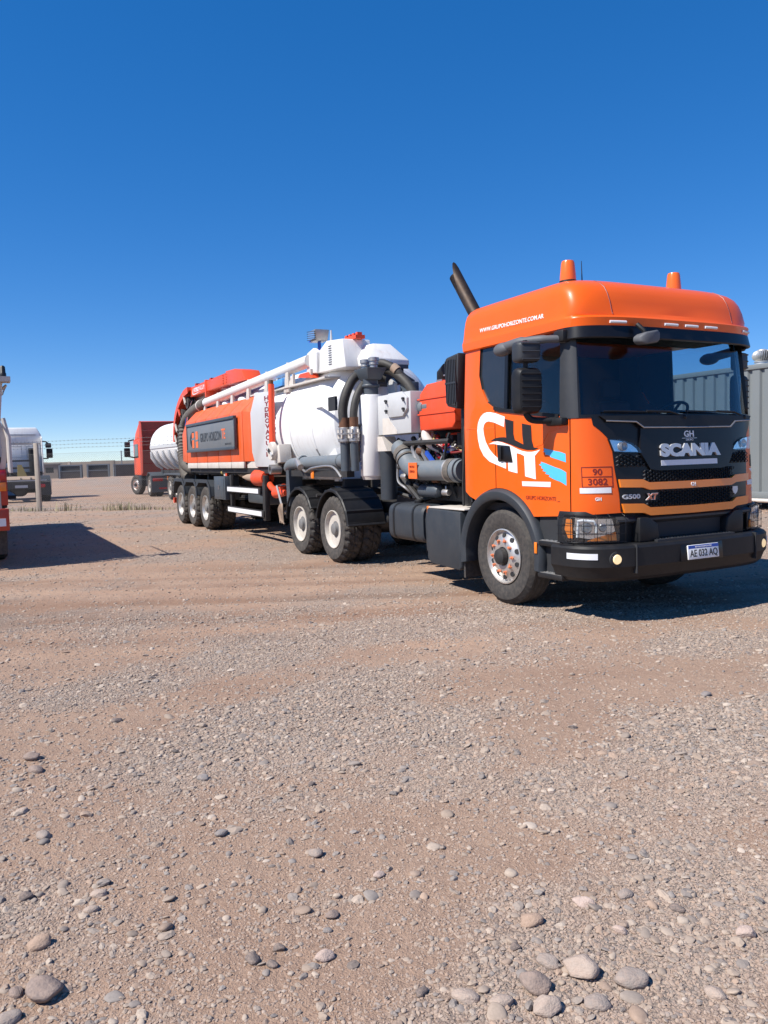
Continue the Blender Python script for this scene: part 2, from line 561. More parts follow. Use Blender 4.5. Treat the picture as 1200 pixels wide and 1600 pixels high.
def text2d(s, size=1.0, bold=0.0, align='CENTER', sx=1.0, shear=0.0, spacing=1.0):
    cu = bpy.data.curves.new('t', 'FONT')
    cu.body = s
    cu.size = size
    cu.align_x = align
    cu.align_y = 'CENTER'
    cu.offset = bold
    cu.shear = shear
    cu.space_character = spacing
    cu.resolution_u = 3
    o = bpy.data.objects.new('t', cu)
    COL.objects.link(o)
    dg = bpy.context.evaluated_depsgraph_get()
    dg.update()
    me = o.evaluated_get(dg).to_mesh()
    vs = [(v.co.x * sx, v.co.y) for v in me.vertices]
    fs = [tuple(p.vertices) for p in me.polygons]
    o.evaluated_get(dg).to_mesh_clear()
    bpy.data.objects.remove(o)
    bpy.data.curves.remove(cu)
    return vs, fs


def fit_text(s, u0, u1, v0, v1, bold=0.0, shear=0.0, spacing=1.0):
    """text stretched to fill the rectangle"""
    vs, fs = text2d(s, 1.0, bold, 'LEFT', 1, shear, spacing)
    a = np.array(vs)
    lo, hi = a.min(0), a.max(0)
    a = (a - lo) / (hi - lo) * np.array([u1 - u0, v1 - v0]) + np.array([u0, v0])
    return [tuple(p) for p in a], fs


def arc(c, r, a0, a1, n, plane='xz', k=0.0):
    out = []
    for i in range(n + 1):
        t = R(a0 + (a1 - a0) * i / n)
        u, w = c[0] + r * math.cos(t), c[1] + r * math.sin(t)
        out.append({'xz': (u, k, w), 'yz': (k, u, w), 'xy': (u, w, k)}[plane])
    return out


def bez(p, n=16):
    """smooth curve through the points"""
    p = [Vector(q) for q in p]
    out = []
    for i in range(len(p) - 1):
        p0, p1, p2, p3 = p[max(0, i - 1)], p[i], p[i + 1], p[min(len(p) - 1, i + 2)]
        for k in range(n):
            t = k / n
            out.append(0.5 * ((2 * p1) + (p2 - p0) * t + (2 * p0 - 5 * p1 + 4 * p2 - p3) * t * t + (3 * p1 - p0 - 3 * p2 + p3) * t ** 3))
    out.append(p[-1])
    return out


# ------------------------------------------------------------------ noise for the terrain
_PERM = rng.random((257, 257))


def vnoise(x, y):
    xi, yi = np.floor(x).astype(int), np.floor(y).astype(int)
    fx, fy = x - xi, y - yi
    fx, fy = fx * fx * (3 - 2 * fx), fy * fy * (3 - 2 * fy)
    a, b = xi % 256, yi % 256
    c, d = (xi + 1) % 256, (yi + 1) % 256
    return (_PERM[a, b] * (1 - fx) + _PERM[c, b] * fx) * (1 - fy) + (_PERM[a, d] * (1 - fx) + _PERM[c, d] * fx) * fy


def fbm(x, y, o=4):
    s, a, t = 0, 0.5, 0
    for i in range(o):
        s = s + a * vnoise(x * 2 ** i + 17.3 * i, y * 2 ** i + 5.1 * i)
        t += a
        a *= 0.5
    return s / t


def gravel_mask(x, y):
    """1 = loose grey gravel, 0 = packed pinkish sand; streaks drawn out by wheels"""
    u = x * 0.93 + y * 0.36
    w = -x * 0.36 + y * 0.93
    n = 0.55 * fbm(u * 0.5 + 3.1, w * 1.25 + 8.7, 4) + 0.45 * fbm(x * 1.1 + 40, y * 1.1 + 11, 4)
    k = np.clip((n - 0.43) / 0.15, 0, 1)
    far = np.clip((y - 5.6) / 3.0, 0, 1)
    return k * (1 - 0.5 * far) + 0.15 * far


def track_noise(x, y):
    yy = y - 0.035 * x - 0.012 * x * x
    n = fbm(x * 0.12 + 5, yy * 2.6, 4)
    win = np.exp(-((yy - 9.0) / 2.6) ** 2)
    return (n - 0.5) * win


def height(x, y):
    d = np.sqrt(x * x + y * y)
    near = np.clip(1 - (d - 9) / 60, 0, 1)
    h = 0.022 * (fbm(x * 0.55, y * 0.55, 3) - 0.5) + 0.012 * (fbm(x * 3.1 + 9, y * 3.1, 3) - 0.5) * near
    h = h + 0.055 * track_noise(x, y)
    h = h + 0.010 * (fbm(x * 14, y * 14, 2) - 0.5) * np.clip(1 - (d - 2) / 9, 0, 1)
    # low bank beyond the fence
    h = h + 0.55 * np.exp(-((y - 78 - 0.10 * x) / 9.0) ** 2) * np.clip((x + 46) / 20, 0, 1) * np.clip(fbm(x * 0.06, y * 0.05, 2) * 1.6, 0, 1)
    h = h + 0.05 * np.exp(-((y - 26.6 + 0.25 * (x + 9)) / 0.7) ** 2) * fbm(x * 1.3, y * 1.3, 2)
    return h


def gh(x, y):
    return float(height(np.array([float(x)]), np.array([float(y)]))[0])


# ================================================================== SETTING: ground, gravel, stones
def build_ground():
    radii = [0.0, 0.4, 0.8, 1.2]
    r = 1.5
    while r < 60:
        radii.append(r)
        r *= 1.0115
    while r < 9000:
        radii.append(r)
        r *= 1.12
    radii.append(9000)
    ang = []
    a = -PI
    # finer towards the yard in view
    while a < PI - 1e-6:
        ang.append(a)
        a += R(0.28) if abs(a) < R(42) else R(3.0)
    ang = np.array(ang)
    n = len(ang)
    X = [np.zeros(1)]
    Y = [np.zeros(1)]
    for q in radii[1:]:
        X.append(q * np.sin(ang))
        Y.append(q * np.cos(ang))
    X = np.concatenate(X)
    Y = np.concatenate(Y)
    Z = height(X, Y)
    dist = np.sqrt(X * X + Y * Y)
    Z = np.where(dist > 400, 0, Z)
    V = np.stack([X, Y, Z], 1)
    k = len(radii) - 1
    j = np.arange(n)
    j2 = (j + 1) % n
    tris = np.stack([np.zeros(n, int), 1 + j2, 1 + j], 1)
    quads = []
    for i in range(k - 1):
        b0, b1 = 1 + i * n, 1 + (i + 1) * n
        quads.append(np.stack([b0 + j, b0 + j2, b1 + j2, b1 + j], 1))
    quads = np.concatenate(quads)
    me = bpy.data.meshes.new('ground')
    nl = tris.size + quads.size
    me.vertices.add(len(V))
    me.vertices.foreach_set('co', V.ravel())
    me.loops.add(nl)
    me.loops.foreach_set('vertex_index', np.concatenate([tris.ravel(), quads.ravel()]))
    me.polygons.add(len(tris) + len(quads))
    ls = np.concatenate([np.arange(len(tris)) * 3, tris.size + np.arange(len(quads)) * 4])
    me.polygons.foreach_set('loop_start', ls)
    me.update(calc_edges=True)
    me.validate()
    me.shade_smooth()
    at = me.attributes.new('gravel', 'FLOAT', 'POINT')
    at.data.foreach_set('value', gravel_mask(X, Y))
    tr = me.attributes.new('track', 'FLOAT', 'POINT')
    tr.data.foreach_set('value', track_noise(X, Y) + 0.5)

    m = bpy.data.materials.new('gravel_ground')
    m.use_nodes = True
    nt = m.node_tree
    b = nt.nodes['Principled BSDF']
    b.inputs['Roughness'].default_value = 0.95
    b.inputs['Specular IOR Level'].default_value = 0.2
    tc = nt.nodes.new('ShaderNodeTexCoord')

    def noise(scale, det=6, ro=0.6):
        q = nt.nodes.new('ShaderNodeTexNoise')
        q.inputs['Scale'].default_value = scale
        q.inputs['Detail'].default_value = det
        q.inputs['Roughness'].default_value = ro
        nt.links.new(tc.outputs['Object'], q.inputs['Vector'])
        return q.outputs['Fac']

    def ramp(src, stops):
        q = nt.nodes.new('ShaderNodeValToRGB')
        e = q.color_ramp.elements
        while len(e) < len(stops):
            e.new(0.5)
        for el, (p, c) in zip(e, stops):
            el.position = p
            el.color = (*c, 1) if len(c) == 3 else c
        nt.links.new(src, q.inputs[0])
        return q.outputs[0]

    def mixc(f, a, c, blend='MIX'):
        q = _mix(nt, blend)
        if isinstance(f, float):
            q.inputs['Factor'].default_value = f
        else:
            nt.links.new(f, q.inputs['Factor'])
        nt.links.new(a, q.inputs[6])
        nt.links.new(c, q.inputs[7])
        return q.outputs[2]

    sand = ramp(noise(1.3, 8), [(0.3, (0.335, 0.205, 0.145)), (0.7, (0.45, 0.305, 0.225))])
    sand2 = ramp(noise(55, 4), [(0.3, (0.30, 0.192, 0.14)), (0.75, (0.47, 0.335, 0.255))])
    sand = mixc(0.5, sand, sand2)
    # fine pebbles: one colour per cell
    vo = nt.nodes.new('ShaderNodeTexVoronoi')
    vo.inputs['Scale'].default_value = 85
    nt.links.new(tc.outputs['Object'], vo.inputs['Vector'])
    sv = nt.nodes.new('ShaderNodeSeparateColor')
    nt.links.new(vo.outputs['Color'], sv.inputs[0])
    peb = ramp(sv.outputs[0], [(0.0, (0.19, 0.17, 0.16)), (0.35, (0.29, 0.24, 0.21)), (0.7, (0.36, 0.295, 0.255)), (1.0, (0.48, 0.40, 0.345))])
    gr = nt.nodes.new('ShaderNodeAttribute')
    gr.attribute_name = 'gravel'
    ga = nt.nodes.new('ShaderNodeMath')
    ga.operation = 'ADD'
    nt.links.new(gr.outputs['Fac'], ga.inputs[0])
    nf = nt.nodes.new('ShaderNodeMapRange')
    nf.inputs['To Min'].default_value = -0.45
    nf.inputs['To Max'].default_value = 0.45
    nt.links.new(noise(9, 6), nf.inputs['Value'])
    nt.links.new(nf.outputs[0], ga.inputs[1])
    gf = ramp(ga.outputs[0], [(0.25, (0.12, 0.12, 0.12)), (0.8, (0.85, 0.85, 0.85))])
    col = mixc(gf, sand, peb)
    # wheel-worn streaks
    ta = nt.nodes.new('ShaderNodeAttribute')
    ta.attribute_name = 'track'
    tf = ramp(ta.outputs['Fac'], [(0.36, (0.80, 0.74, 0.70)), (0.50, (1, 1, 1)), (0.64, (1.12, 1.10, 1.07))])
    col = mixc(1.0, col, tf, 'MULTIPLY')
    # broad damp / dry patches
    bp_ = ramp(noise(0.22, 5), [(0.3, (0.92, 0.88, 0.86)), (0.7, (1.05, 1.04, 1.02))])
    col = mixc(1.0, col, bp_, 'MULTIPLY')
    st = ramp(noise(2.1, 3), [(0.68, (1, 1, 1)), (0.78, (0.95, 0.70, 0.50))])
    col = mixc(0.55, col, st, 'MULTIPLY')
    tint = nt.nodes.new('ShaderNodeRGB')
    tint.outputs[0].default_value = (0.945, 0.965, 0.945, 1)
    col = mixc(1.0, col, tint.outputs[0], 'MULTIPLY')
    nt.links.new(col, b.inputs['Base Color'])
    # relief
    hgt = nt.nodes.new('ShaderNodeMath')
    hgt.operation = 'MULTIPLY_ADD'
    inv = nt.nodes.new('ShaderNodeMath')
    inv.operation = 'SUBTRACT'
    inv.inputs[0].default_value = 0.8
    nt.links.new(vo.outputs['Distance'], inv.inputs[1])
    nt.links.new(inv.outputs[0], hgt.inputs[0])
    nt.links.new(gf, hgt.inputs[1])
    nt.links.new(noise(140, 3), hgt.inputs[2])
    bump = nt.nodes.new('ShaderNodeBump')
    bump.inputs['Strength'].default_value = 0.85
    bump.inputs['Distance'].default_value = 0.010
    nt.links.new(hgt.outputs[0], bump.inputs['Height'])
    bump2 = nt.nodes.new('ShaderNodeBump')
    bump2.inputs['Strength'].default_value = 0.6
    bump2.inputs['Distance'].default_value = 0.05
    nt.links.new(noise(7, 7, 0.7), bump2.inputs['Height'])
    nt.links.new(bump.outputs[0], bump2.inputs['Normal'])
    nt.links.new(bump2.outputs[0], b.inputs['Normal'])
    me.materials.append(m)
    o = bpy.data.objects.new('ground', me)
    COL.objects.link(o)
    tag(o, kind='structure')
    return o


build_ground()


def pebble_mat():
    m = bpy.data.materials.new('pebble_stone')
    m.use_nodes = True
    nt = m.node_tree
    b = nt.nodes['Principled BSDF']
    b.inputs['Roughness'].default_value = 0.9
    b.inputs['Specular IOR Level'].default_value = 0.25
    at = nt.nodes.new('ShaderNodeAttribute')
    at.attribute_type = 'INSTANCER'
    at.attribute_name = 'pcol'
    tc = nt.nodes.new('ShaderNodeTexCoord')
    n = nt.nodes.new('ShaderNodeTexNoise')
    n.inputs['Scale'].default_value = 3.0
    n.inputs['Detail'].default_value = 5
    nt.links.new(tc.outputs['Object'], n.inputs['Vector'])
    mr = nt.nodes.new('ShaderNodeMapRange')
    mr.inputs['To Min'].default_value = 0.75
    mr.inputs['To Max'].default_value = 1.2
    nt.links.new(n.outputs['Fac'], mr.inputs['Value'])
    h = nt.nodes.new('ShaderNodeHueSaturation')
    nt.links.new(at.outputs['Color'], h.inputs['Color'])
    nt.links.new(mr.outputs[0], h.inputs['Value'])
    nt.links.new(h.outputs[0], b.inputs['Base Color'])
    return m


PAL = np.array([(0.33, 0.275, 0.23), (0.40, 0.325, 0.265), (0.27, 0.24, 0.215), (0.22, 0.21, 0.205), (0.17, 0.175, 0.18), (0.45, 0.375, 0.31),
                (0.40, 0.285, 0.215), (0.30, 0.225, 0.18), (0.53, 0.455, 0.385), (0.12, 0.12, 0.125), (0.25, 0.245, 0.24), (0.36, 0.29, 0.235)])
PALW = np.array([16, 16, 14, 9, 5, 12, 9, 8, 6, 2, 9, 14], float)
PALW /= PALW.sum()


def build_gravel():
    # loose pebbles, thick near the viewer and thinning out with distance
    P, SCL, ROT, CL = [], [], [], []

    def scatter(n, r0, r1, half, smin, smed, smax, bare):
        r = np.sqrt(rng.uniform(r0 * r0, r1 * r1, n))
        a = rng.uniform(-half, half, n)
        x, y = r * np.sin(a), r * np.cos(a)
        g = gravel_mask(x, y)
        keep = rng.random(n) < (bare + (1 - bare) * g)
        x, y, r = x[keep], y[keep], r[keep]
        s = np.clip(smed * np.exp(rng.normal(0, 0.42, len(x))), smin, smax)
        c = PAL[rng.choice(len(PAL), len(x), p=PALW)] * rng.uniform(0.82, 1.18, (len(x), 1))
        # dust takes the smallest towards the colour of the sand
        t = np.clip(1.30 - s / 0.010, 0.36, 0.74)[:, None]
        c = (c * 0.93 * (1 - t) + np.array([0.385, 0.272, 0.212]) * t) * np.array([0.965, 0.975, 0.955])
        P.append(np.stack([x, y, height(x, y) + s * 0.08], 1))
        SCL.append(np.stack([s * rng.uniform(0.8, 1.35, len(x)), s * rng.uniform(0.65, 1.0, len(x)), s * rng.uniform(0.34, 0.62, len(x))], 1))
        ROT.append(np.stack([rng.normal(0, 0.22, len(x)), rng.normal(0, 0.22, len(x)), rng.uniform(0, 6.28, len(x))], 1))
        CL.append(c)
    h = R(40)
    scatter(190000, 1.4, 4.2, h, 0.0020, 0.0040, 0.013, 0.22)
    scatter(190000, 4.2, 8.5, R(36), 0.0035, 0.0058, 0.015, 0.14)
    scatter(13000, 1.4, 5.5, h, 0.006, 0.0095, 0.020, 0.18)
    scatter(4500, 1.4, 8.5, h, 0.010, 0.015, 0.028, 0.25)
    scatter(50000, 8.5, 16, R(34), 0.006, 0.0085, 0.020, 0.25)
    scatter(25000, 16, 40, R(32), 0.012, 0.016, 0.04, 0.5)
    P, SCL, ROT, CL = map(np.concatenate, (P, SCL, ROT, CL))
    me = bpy.data.meshes.new('gravel')
    me.vertices.add(len(P))
    me.vertices.foreach_set('co', P.ravel())
    for nm, tp, d in (('psc', 'FLOAT_VECTOR', SCL), ('prot', 'FLOAT_VECTOR', ROT)):
        a = me.attributes.new(nm, tp, 'POINT')
        a.data.foreach_set('vector', d.ravel())
    a = me.attributes.new('pcol', 'FLOAT_COLOR', 'POINT')
    a.data.foreach_set('color', np.concatenate([CL, np.ones((len(CL), 1))], 1).ravel())
    o = bpy.data.objects.new('gravel', me)
    COL.objects.link(o)
    pm = pebble_mat()
    me.materials.append(pm)
    ng = bpy.data.node_groups.new('gravel_scatter', 'GeometryNodeTree')
    ng.interface.new_socket('Geometry', in_out='INPUT', socket_type='NodeSocketGeometry')
    ng.interface.new_socket('Geometry', in_out='OUTPUT', socket_type='NodeSocketGeometry')
    N = ng.nodes.new
    L = ng.links.new
    gi, go = N('NodeGroupInput'), N('NodeGroupOutput')
    g2i = N('GeometryNodeGeometryToInstance')
    for k in range(7):
        ic = N('GeometryNodeMeshIcoSphere')
        ic.inputs['Radius'].default_value = 1.0
        ic.inputs['Subdivisions'].default_value = 2
        sp = N('GeometryNodeSetPosition')
        nz = N('ShaderNodeTexNoise')
        nz.noise_dimensions = '4D'
        nz.inputs['Scale'].default_value = 0.85
        nz.inputs['W'].default_value = 3.7 * k
        sb = N('ShaderNodeVectorMath')
        sb.operation = 'SUBTRACT'
        sb.inputs[1].default_value = (0.5, 0.5, 0.5)
        ml = N('ShaderNodeVectorMath')
        ml.operation = 'SCALE'
        ml.inputs['Scale'].default_value = 1.7
        L(nz.outputs['Color'], sb.inputs[0])
        L(sb.outputs[0], ml.inputs[0])
        L(ic.outputs[0], sp.inputs['Geometry'])
        L(ml.outputs[0], sp.inputs['Offset'])
        sm = N('GeometryNodeSetMaterial')
        sm.inputs['Material'].default_value = pm
        L(sp.outputs[0], sm.inputs['Geometry'])
        if k % 2:
            ss = N('GeometryNodeSetShadeSmooth')
            L(sm.outputs[0], ss.inputs['Geometry'])
            L(ss.outputs[0], g2i.inputs[0])
        else:
            L(sm.outputs[0], g2i.inputs[0])
    iop = N('GeometryNodeInstanceOnPoints')
    L(gi.outputs[0], iop.inputs['Points'])
    L(g2i.outputs[0], iop.inputs['Instance'])
    iop.inputs['Pick Instance'].default_value = True
    for nm, sk in (('psc', 'Scale'), ('prot', 'Rotation')):
        na = N('GeometryNodeInputNamedAttribute')
        na.data_type = 'FLOAT_VECTOR'
        na.inputs['Name'].default_value = nm
        L(na.outputs['Attribute'], iop.inputs[sk])
    ri = N('FunctionNodeRandomValue')
    ri.data_type = 'INT'
    for s_ in ri.inputs:
        if s_.type == 'INT' and s_.name == 'Max':
            s_.default_value = 6
    L([q for q in ri.outputs if q.type == 'INT'][0], iop.inputs['Instance Index'])
    L(iop.outputs[0], go.inputs[0])
    md = o.modifiers.new('scatter', 'NODES')
    md.node_group = ng
    tag(o, 'loose grey and tan gravel spread over the dusty yard', kind='stuff')
    return o


build_gravel()

# individual stones: eight rock shapes, each shared by many stones
STONEMATS = {}
for k_, c_ in dict(d=(0.11, 0.10, 0.098), b=(0.215, 0.17, 0.15), u=(0.185, 0.19, 0.195), p=(0.40, 0.325, 0.27), g=(0.27, 0.235, 0.21), t=(0.36, 0.25, 0.18), w=(0.50, 0.39, 0.335)).items():
    STONEMATS[k_] = mat('stone_' + {'d': 'dark', 'b': 'brown', 'u': 'bluish', 'p': 'pale', 'g': 'grey', 't': 'tan', 'w': 'pinkish_white'}[k_], c_, 0.85,
                        dirt=0.75, dirtcol=(0.38, 0.27, 0.21), vary=0.22, scale=2.2, bump=0.5, bscale=9, spec=0.3)


def rock_mesh(seed, k, angular=0.0):
    bm = bmesh.new()
    bmesh.ops.create_icosphere(bm, subdivisions=3, radius=0.5)
    r = random.Random(seed)
    from mathutils import noise as mn
    off = Vector((r.uniform(0, 90), r.uniform(0, 90), r.uniform(0, 90)))
    for v in bm.verts:
        n = v.co.normalized()
        d = mn.noise(n * 1.1 + off) * 0.28 + mn.noise(n * 2.7 + off) * (0.06 + 0.10 * angular)
        v.co = n * 0.5 * (1 + d)
        if angular:
            for q in range(5):
                pl = Vector((math.sin(seed * 3.1 + q * 2.2), math.cos(seed * 1.7 + q * 1.3), math.sin(q * 2.9 + seed))).normalized()
                e = v.co.dot(pl) - 0.36
                if e > 0:
                    v.co -= pl * e * 0.85
    me = bpy.data.meshes.new('stone')
    bm.to_mesh(me)
    bm.free()
    me.shade_smooth()
    me.materials.append(STONEMATS[k])
    return me


ROCKS = {k: [rock_mesh(i * 7 + ord(k), k, 0.8 if k == 'w' else 0.15 * (i % 2)) for i in range(3)] for k in STONEMATS}


def stone(x, y, w, k, i, flat=0.6, rz=None, sink=None):
    o = bpy.data.objects.new('stone', ROCKS[k][i % 3])
    COL.objects.link(o)
    rr = random.Random(i * 13 + 5)
    o.scale = (w * 0.93, w * rr.uniform(0.62, 0.78), w * flat * rr.uniform(0.7, 0.95))
    o.rotation_euler = (rr.uniform(-0.15, 0.15), rr.uniform(-0.15, 0.15), rr.uniform(-0.9, 0.9) if rz is None else rz)
    o.location = (x, y, gh(x, y) + w * flat * (0.22 if sink is None else sink))
    return o


NAMED = [(-1.68, 4.75, 0.073, 'd', 'small dark rounded stone alone on pink sand, farthest of the left foreground stones'),
         (-1.94, 4.16, 0.102, 'b', 'flat brown stone at the left edge behind another flat brown one'),
         (-1.85, 4.0, 0.106, 'b', 'flat brown stone at the left edge in front of its flat twin'),
         (-0.94, 3.83, 0.072, 'u', 'thin slate blue stone lying flat in the left middle of the gravel'),
         (-0.39, 3.72, 0.049, 'd', 'dark round pebble standing proud near the middle of the gravel'),
         (-1.7, 3.51, 0.068, 'p', 'pale upright stone near the left edge with a dark shadow'),
         (-1.49, 3.26, 0.076, 'g', 'rounded grey stone just below the pale upright one at left'),
         (-0.73, 3.24, 0.066, 'u', 'slate blue rounded stone half sunk left of centre'),
         (-1.09, 2.8, 0.066, 'p', 'pale oval stone, upper of a touching pair at lower left'),
         (-1.08, 2.7, 0.057, 'p', 'pale flat stone, lower of a touching pair at lower left'),
         (-1.35, 2.78, 0.059, 'd', 'dark grey stone left of the pale touching pair'),
         (-1.18, 2.5, 0.088, 't', 'orange tan flat stone near the lower left corner'),
         (-0.23, 2.4, 0.073, 'w', 'angular pinkish white stone on sand near the bottom centre'),
         (-1.06, 2.26, 0.135, 'b', 'biggest stone of the yard, brownish grey boulder at lower left'),
         (-1.15, 2.27, 0.06, 'b', 'small brown stone leaning against the biggest brown boulder'),
         (-1.12, 2.15, 0.09, 'g', 'grey stone at the very bottom left corner'),
         (-0.38, 2.45, 0.048, 'd', 'dark pebble at the top of a dark cluster near the bottom centre'),
         (-0.46, 2.4, 0.059, 'd', 'dark flat stone at the left of the cluster near the bottom centre'),
         (-0.39, 2.37, 0.047, 'd', 'dark pebble at the bottom of the cluster near the bottom centre'),
         (-0.22, 2.63, 0.057, 'b', 'brown pebble touching a small blue one near the bottom centre'),
         (-0.23, 2.55, 0.037, 'u', 'tiny blue grey pebble touching a brown one near the bottom centre'),
         (-0.06, 2.88, 0.053, 'w', 'pinkish white rounded stone at the middle of the foreground'),
         (-0.31, 3.05, 0.07, 'g', 'grey stone sunk in the gravel left of the pinkish white one'),
         (0.66, 2.66, 0.092, 'w', 'pinkish white angular stone right of centre'),
         (0.46, 2.56, 0.084, 't', 'rounded tan stone half buried right of centre'),
         (0.56, 2.3, 0.12, 'p', 'large pale smooth oval stone at lower right'),
         (0.47, 2.34, 0.079, 'g', 'grey brown stone touching the large pale oval on its left'),
         (0.7, 2.25, 0.111, 'g', 'large flat grey stone right of the large pale oval'),
         (0.41, 2.23, 0.108, 'b', 'broad brown stone left below the large pale oval'),
         (0.2, 2.19, 0.088, 'p', 'pale oval stone lying left of two others along the bottom edge'),
         (0.3, 2.165, 0.074, 'p', 'upright pale egg shaped stone along the bottom edge'),
         (0.42, 2.13, 0.094, 'p', 'round pale stone right of the egg shaped one along the bottom'),
         (0.57, 2.15, 0.08, 'g', 'grey flat stone at the bottom below the large pale oval'),
         (0.92, 2.18, 0.069, 'p', 'pale rounded stone near the bottom right corner'),
         (1.14, 2.46, 0.077, 'w', 'pinkish white stone at the right edge'),
         (0.82, 2.7, 0.066, 'g', 'thin grey stone lying flat right of the white angular one'),
         (2.02, 4.93, 0.081, 'u', 'slate blue flat stone far right on the gravel'),
         (0.74, 2.49, 0.054, 'w', 'small pinkish white pebble between the tan stone and the right edge'),
         (0.97, 2.61, 0.057, 'd', 'dark grey stone below the right edge of the sand patch'),
         (0.07, 2.22, 0.049, 'd', 'small dark stone left of the pale row along the bottom'),
         (0.38, 2.42, 0.042, 'd', 'dark pebble left above the grey brown stone by the large oval')]
for i_, (x_, y_, w_, k_, l_) in enumerate(NAMED):
    tag(stone(x_, y_, w_, k_, i_, 0.60, None, (0.16, 0.24, 0.08)[i_ % 3]), l_, 'stone', 'larger stones lying on the gravel')
GRPL = {'d': 'small dark stone lying loose in the gravel', 'b': 'small brown stone lying loose in the gravel', 'u': 'small slate blue stone lying loose in the gravel',
        'p': 'small pale stone lying loose in the gravel', 'g': 'small grey stone lying loose in the gravel', 't': 'small tan stone lying loose in the gravel',
        'w': 'small pinkish white stone lying loose in the gravel'}
GRPN = {'d': 'small dark stones in the gravel', 'b': 'small brown stones in the gravel', 'u': 'small slate blue stones in the gravel', 'p': 'small pale stones in the gravel',
        'g': 'small grey stones in the gravel', 't': 'small tan stones in the gravel', 'w': 'small pinkish white stones in the gravel'}
cnt_ = 0
taken_ = [(a[0], a[1], a[2]) for a in NAMED]
while cnt_ < 250:
    r_ = math.sqrt(random.uniform(2.0 ** 2, 4.6 ** 2))
    a_ = random.uniform(-R(27), R(27))
    x_, y_ = r_ * math.sin(a_), r_ * math.cos(a_)
    w_ = r_ / 1231 * random.uniform(8.5, 14) * 0.95
    if any((x_ - t[0]) ** 2 + (y_ - t[1]) ** 2 < (0.55 * (w_ + t[2])) ** 2 for t in taken_):
        continue
    taken_.append((x_, y_, w_))
    k_ = random.choice('dbuppggggggbttpgpw')
    tag(stone(x_, y_, w_, k_, cnt_ + 100, random.uniform(0.32, 0.55), random.uniform(-1.5, 1.5), random.uniform(-0.15, 0.12)), GRPL[k_], 'stone', GRPN[k_])
    cnt_ += 1


# ================================================================== ORANGE TRACTOR TRUCK
# local frame: x forward, y to the truck's left, z up; origin under the front axle
TRK = Vector((2.272, 8.764, 0))
TRZ = math.atan2(-0.88627, 0.46318)
truck = empty('tractor_truck', TRK, TRZ)
tag(truck, 'orange tractor truck with black grille facing right, two amber beacons on its cab roof', 'truck')
HW = 1.2


def cw(z):
    return float(np.interp(z, [0, 2.0, 2.72], [1.2, 1.2, 1.165]))


def cxf(z):
    return float(np.interp(z, [0.9, 1.2, 1.5, 1.87, 2.6, 2.72], [1.43, 1.42, 1.395, 1.36, 1.24, 1.215]))


def frontx(y, z, p=3.2):
    return 0.92 + (cxf(z) - 0.92) * max(0.0, 1 - abs(y / cw(z)) ** p) ** (1 / p)


def plan(w, xf, xr, xs=0.92, p=3.2, nf=28, rc=0.10):
    """outline of the cab seen from above, counter-clockwise from the front centre to the left"""
    half = []
    for i in range(nf + 1):
        t = PI / 2 * i / nf
        half.append((xs + (xf - xs) * math.cos(t) ** (2 / p), w * math.sin(t) ** (2 / p)))
    for i in range(1, 8):
        half.append((xs + (xr + rc - xs) * i / 8, w))
    for i in range(1, 6):
        t = PI / 2 * i / 5
        half.append((xr + rc - rc * math.sin(t), w - rc + rc * math.cos(t)))
    right = [(x, -y) for x, y in reversed(half[1:])]
    return half + right


def side_r(u, v, h):          # right side of the cab
    return (u, -(cw(v) + h), v)


def side_l(u, v, h):
    return (-u, cw(v) + h, v)


def front_m(u, v, h):
    w = cw(v)
    y = max(-w * 0.9999, min(w * 0.9999, u))
    x = frontx(y, v)
    e = 1e-3
    ya, yb = max(-w, y - e), min(w, y + e)
    tx, ty = frontx(yb, v) - frontx(ya, v), yb - ya
    l = math.hypot(tx, ty)
    return (x + h * ty / l, y - h * tx / l, v)


# --- shell with real openings
XR = -0.70
zs = [0.90, 1.1, 1.3, 1.5, 1.7, 1.87, 2.1, 2.35, 2.6, 2.72]
mb = MB()
outer = [[(x, y, z) for x, y in plan(cw(z), cxf(z), XR)] for z in zs]
inner = [[(x, y, z) for x, y in plan(cw(z) - 0.05, cxf(z) - 0.06, XR + 0.05, xs=0.90)] for z in zs]
mb.rings(outer + inner[::-1], closed=True)
shell = mb.build('cab_shell', 'orange', truck, smooth=30)


def win_cut(poly, y0, y1):
    return MB().prism(poly, 'y', y0, y1)


WINR = [(-0.345, 2.70), (-0.30, 2.735), (0.972, 2.70), (0.985, 1.91), (0.03, 2.03), (-0.06, 2.055), (-0.20, 2.13), (-0.30, 2.27), (-0.355, 2.42)]
arch_c = MB().cyl((0, -1.6, 0.50), (0, -0.85, 0.50), 0.725, n=64)
arch_cl = MB().cyl((0, 1.6, 0.50), (0, 0.85, 0.50), 0.725, n=64)
low_f = MB().prism([(0.40, 0.5), (0.55, 0.955), (1.02, 0.985), (1.6, 1.03), (1.6, 0.5)], 'y', -1.5, 1.5)
low_r = MB().prism([(-1.0, 0.5), (-1.0, 1.24), (-0.72, 1.22), (-0.55, 1.12), (-0.42, 1.08), (-0.3, 0.5)], 'y', -1.5, 1.5)
wsc = MB().prism([(-1.148, 1.90), (1.148, 1.90), (1.125, 2.66), (-1.125, 2.66)], 'x', 0.96, 1.8)
DOOR = [(-0.05, 0.80), (-0.05, 2.80), (1.075, 2.80), (1.085, 0.80)]
DOORG = [(-0.062, 0.75), (-0.062, 2.9), (1.087, 2.9), (1.097, 0.75)]
door_src = shell.copy()
door_src.data = shell.data.copy()
COL.objects.link(door_src)
cuts = lambda: [win_cut(WINR, -1.5, -1.0), win_cut(WINR, 1.0, 1.5), arch_c, arch_cl, low_f, low_r, wsc]
boolean(shell, cuts() + [MB().prism(DOORG, 'y', -1.6, -0.99), MB().prism(DOORG, 'y', 0.99, 1.6)])
door_l = door_src.copy()
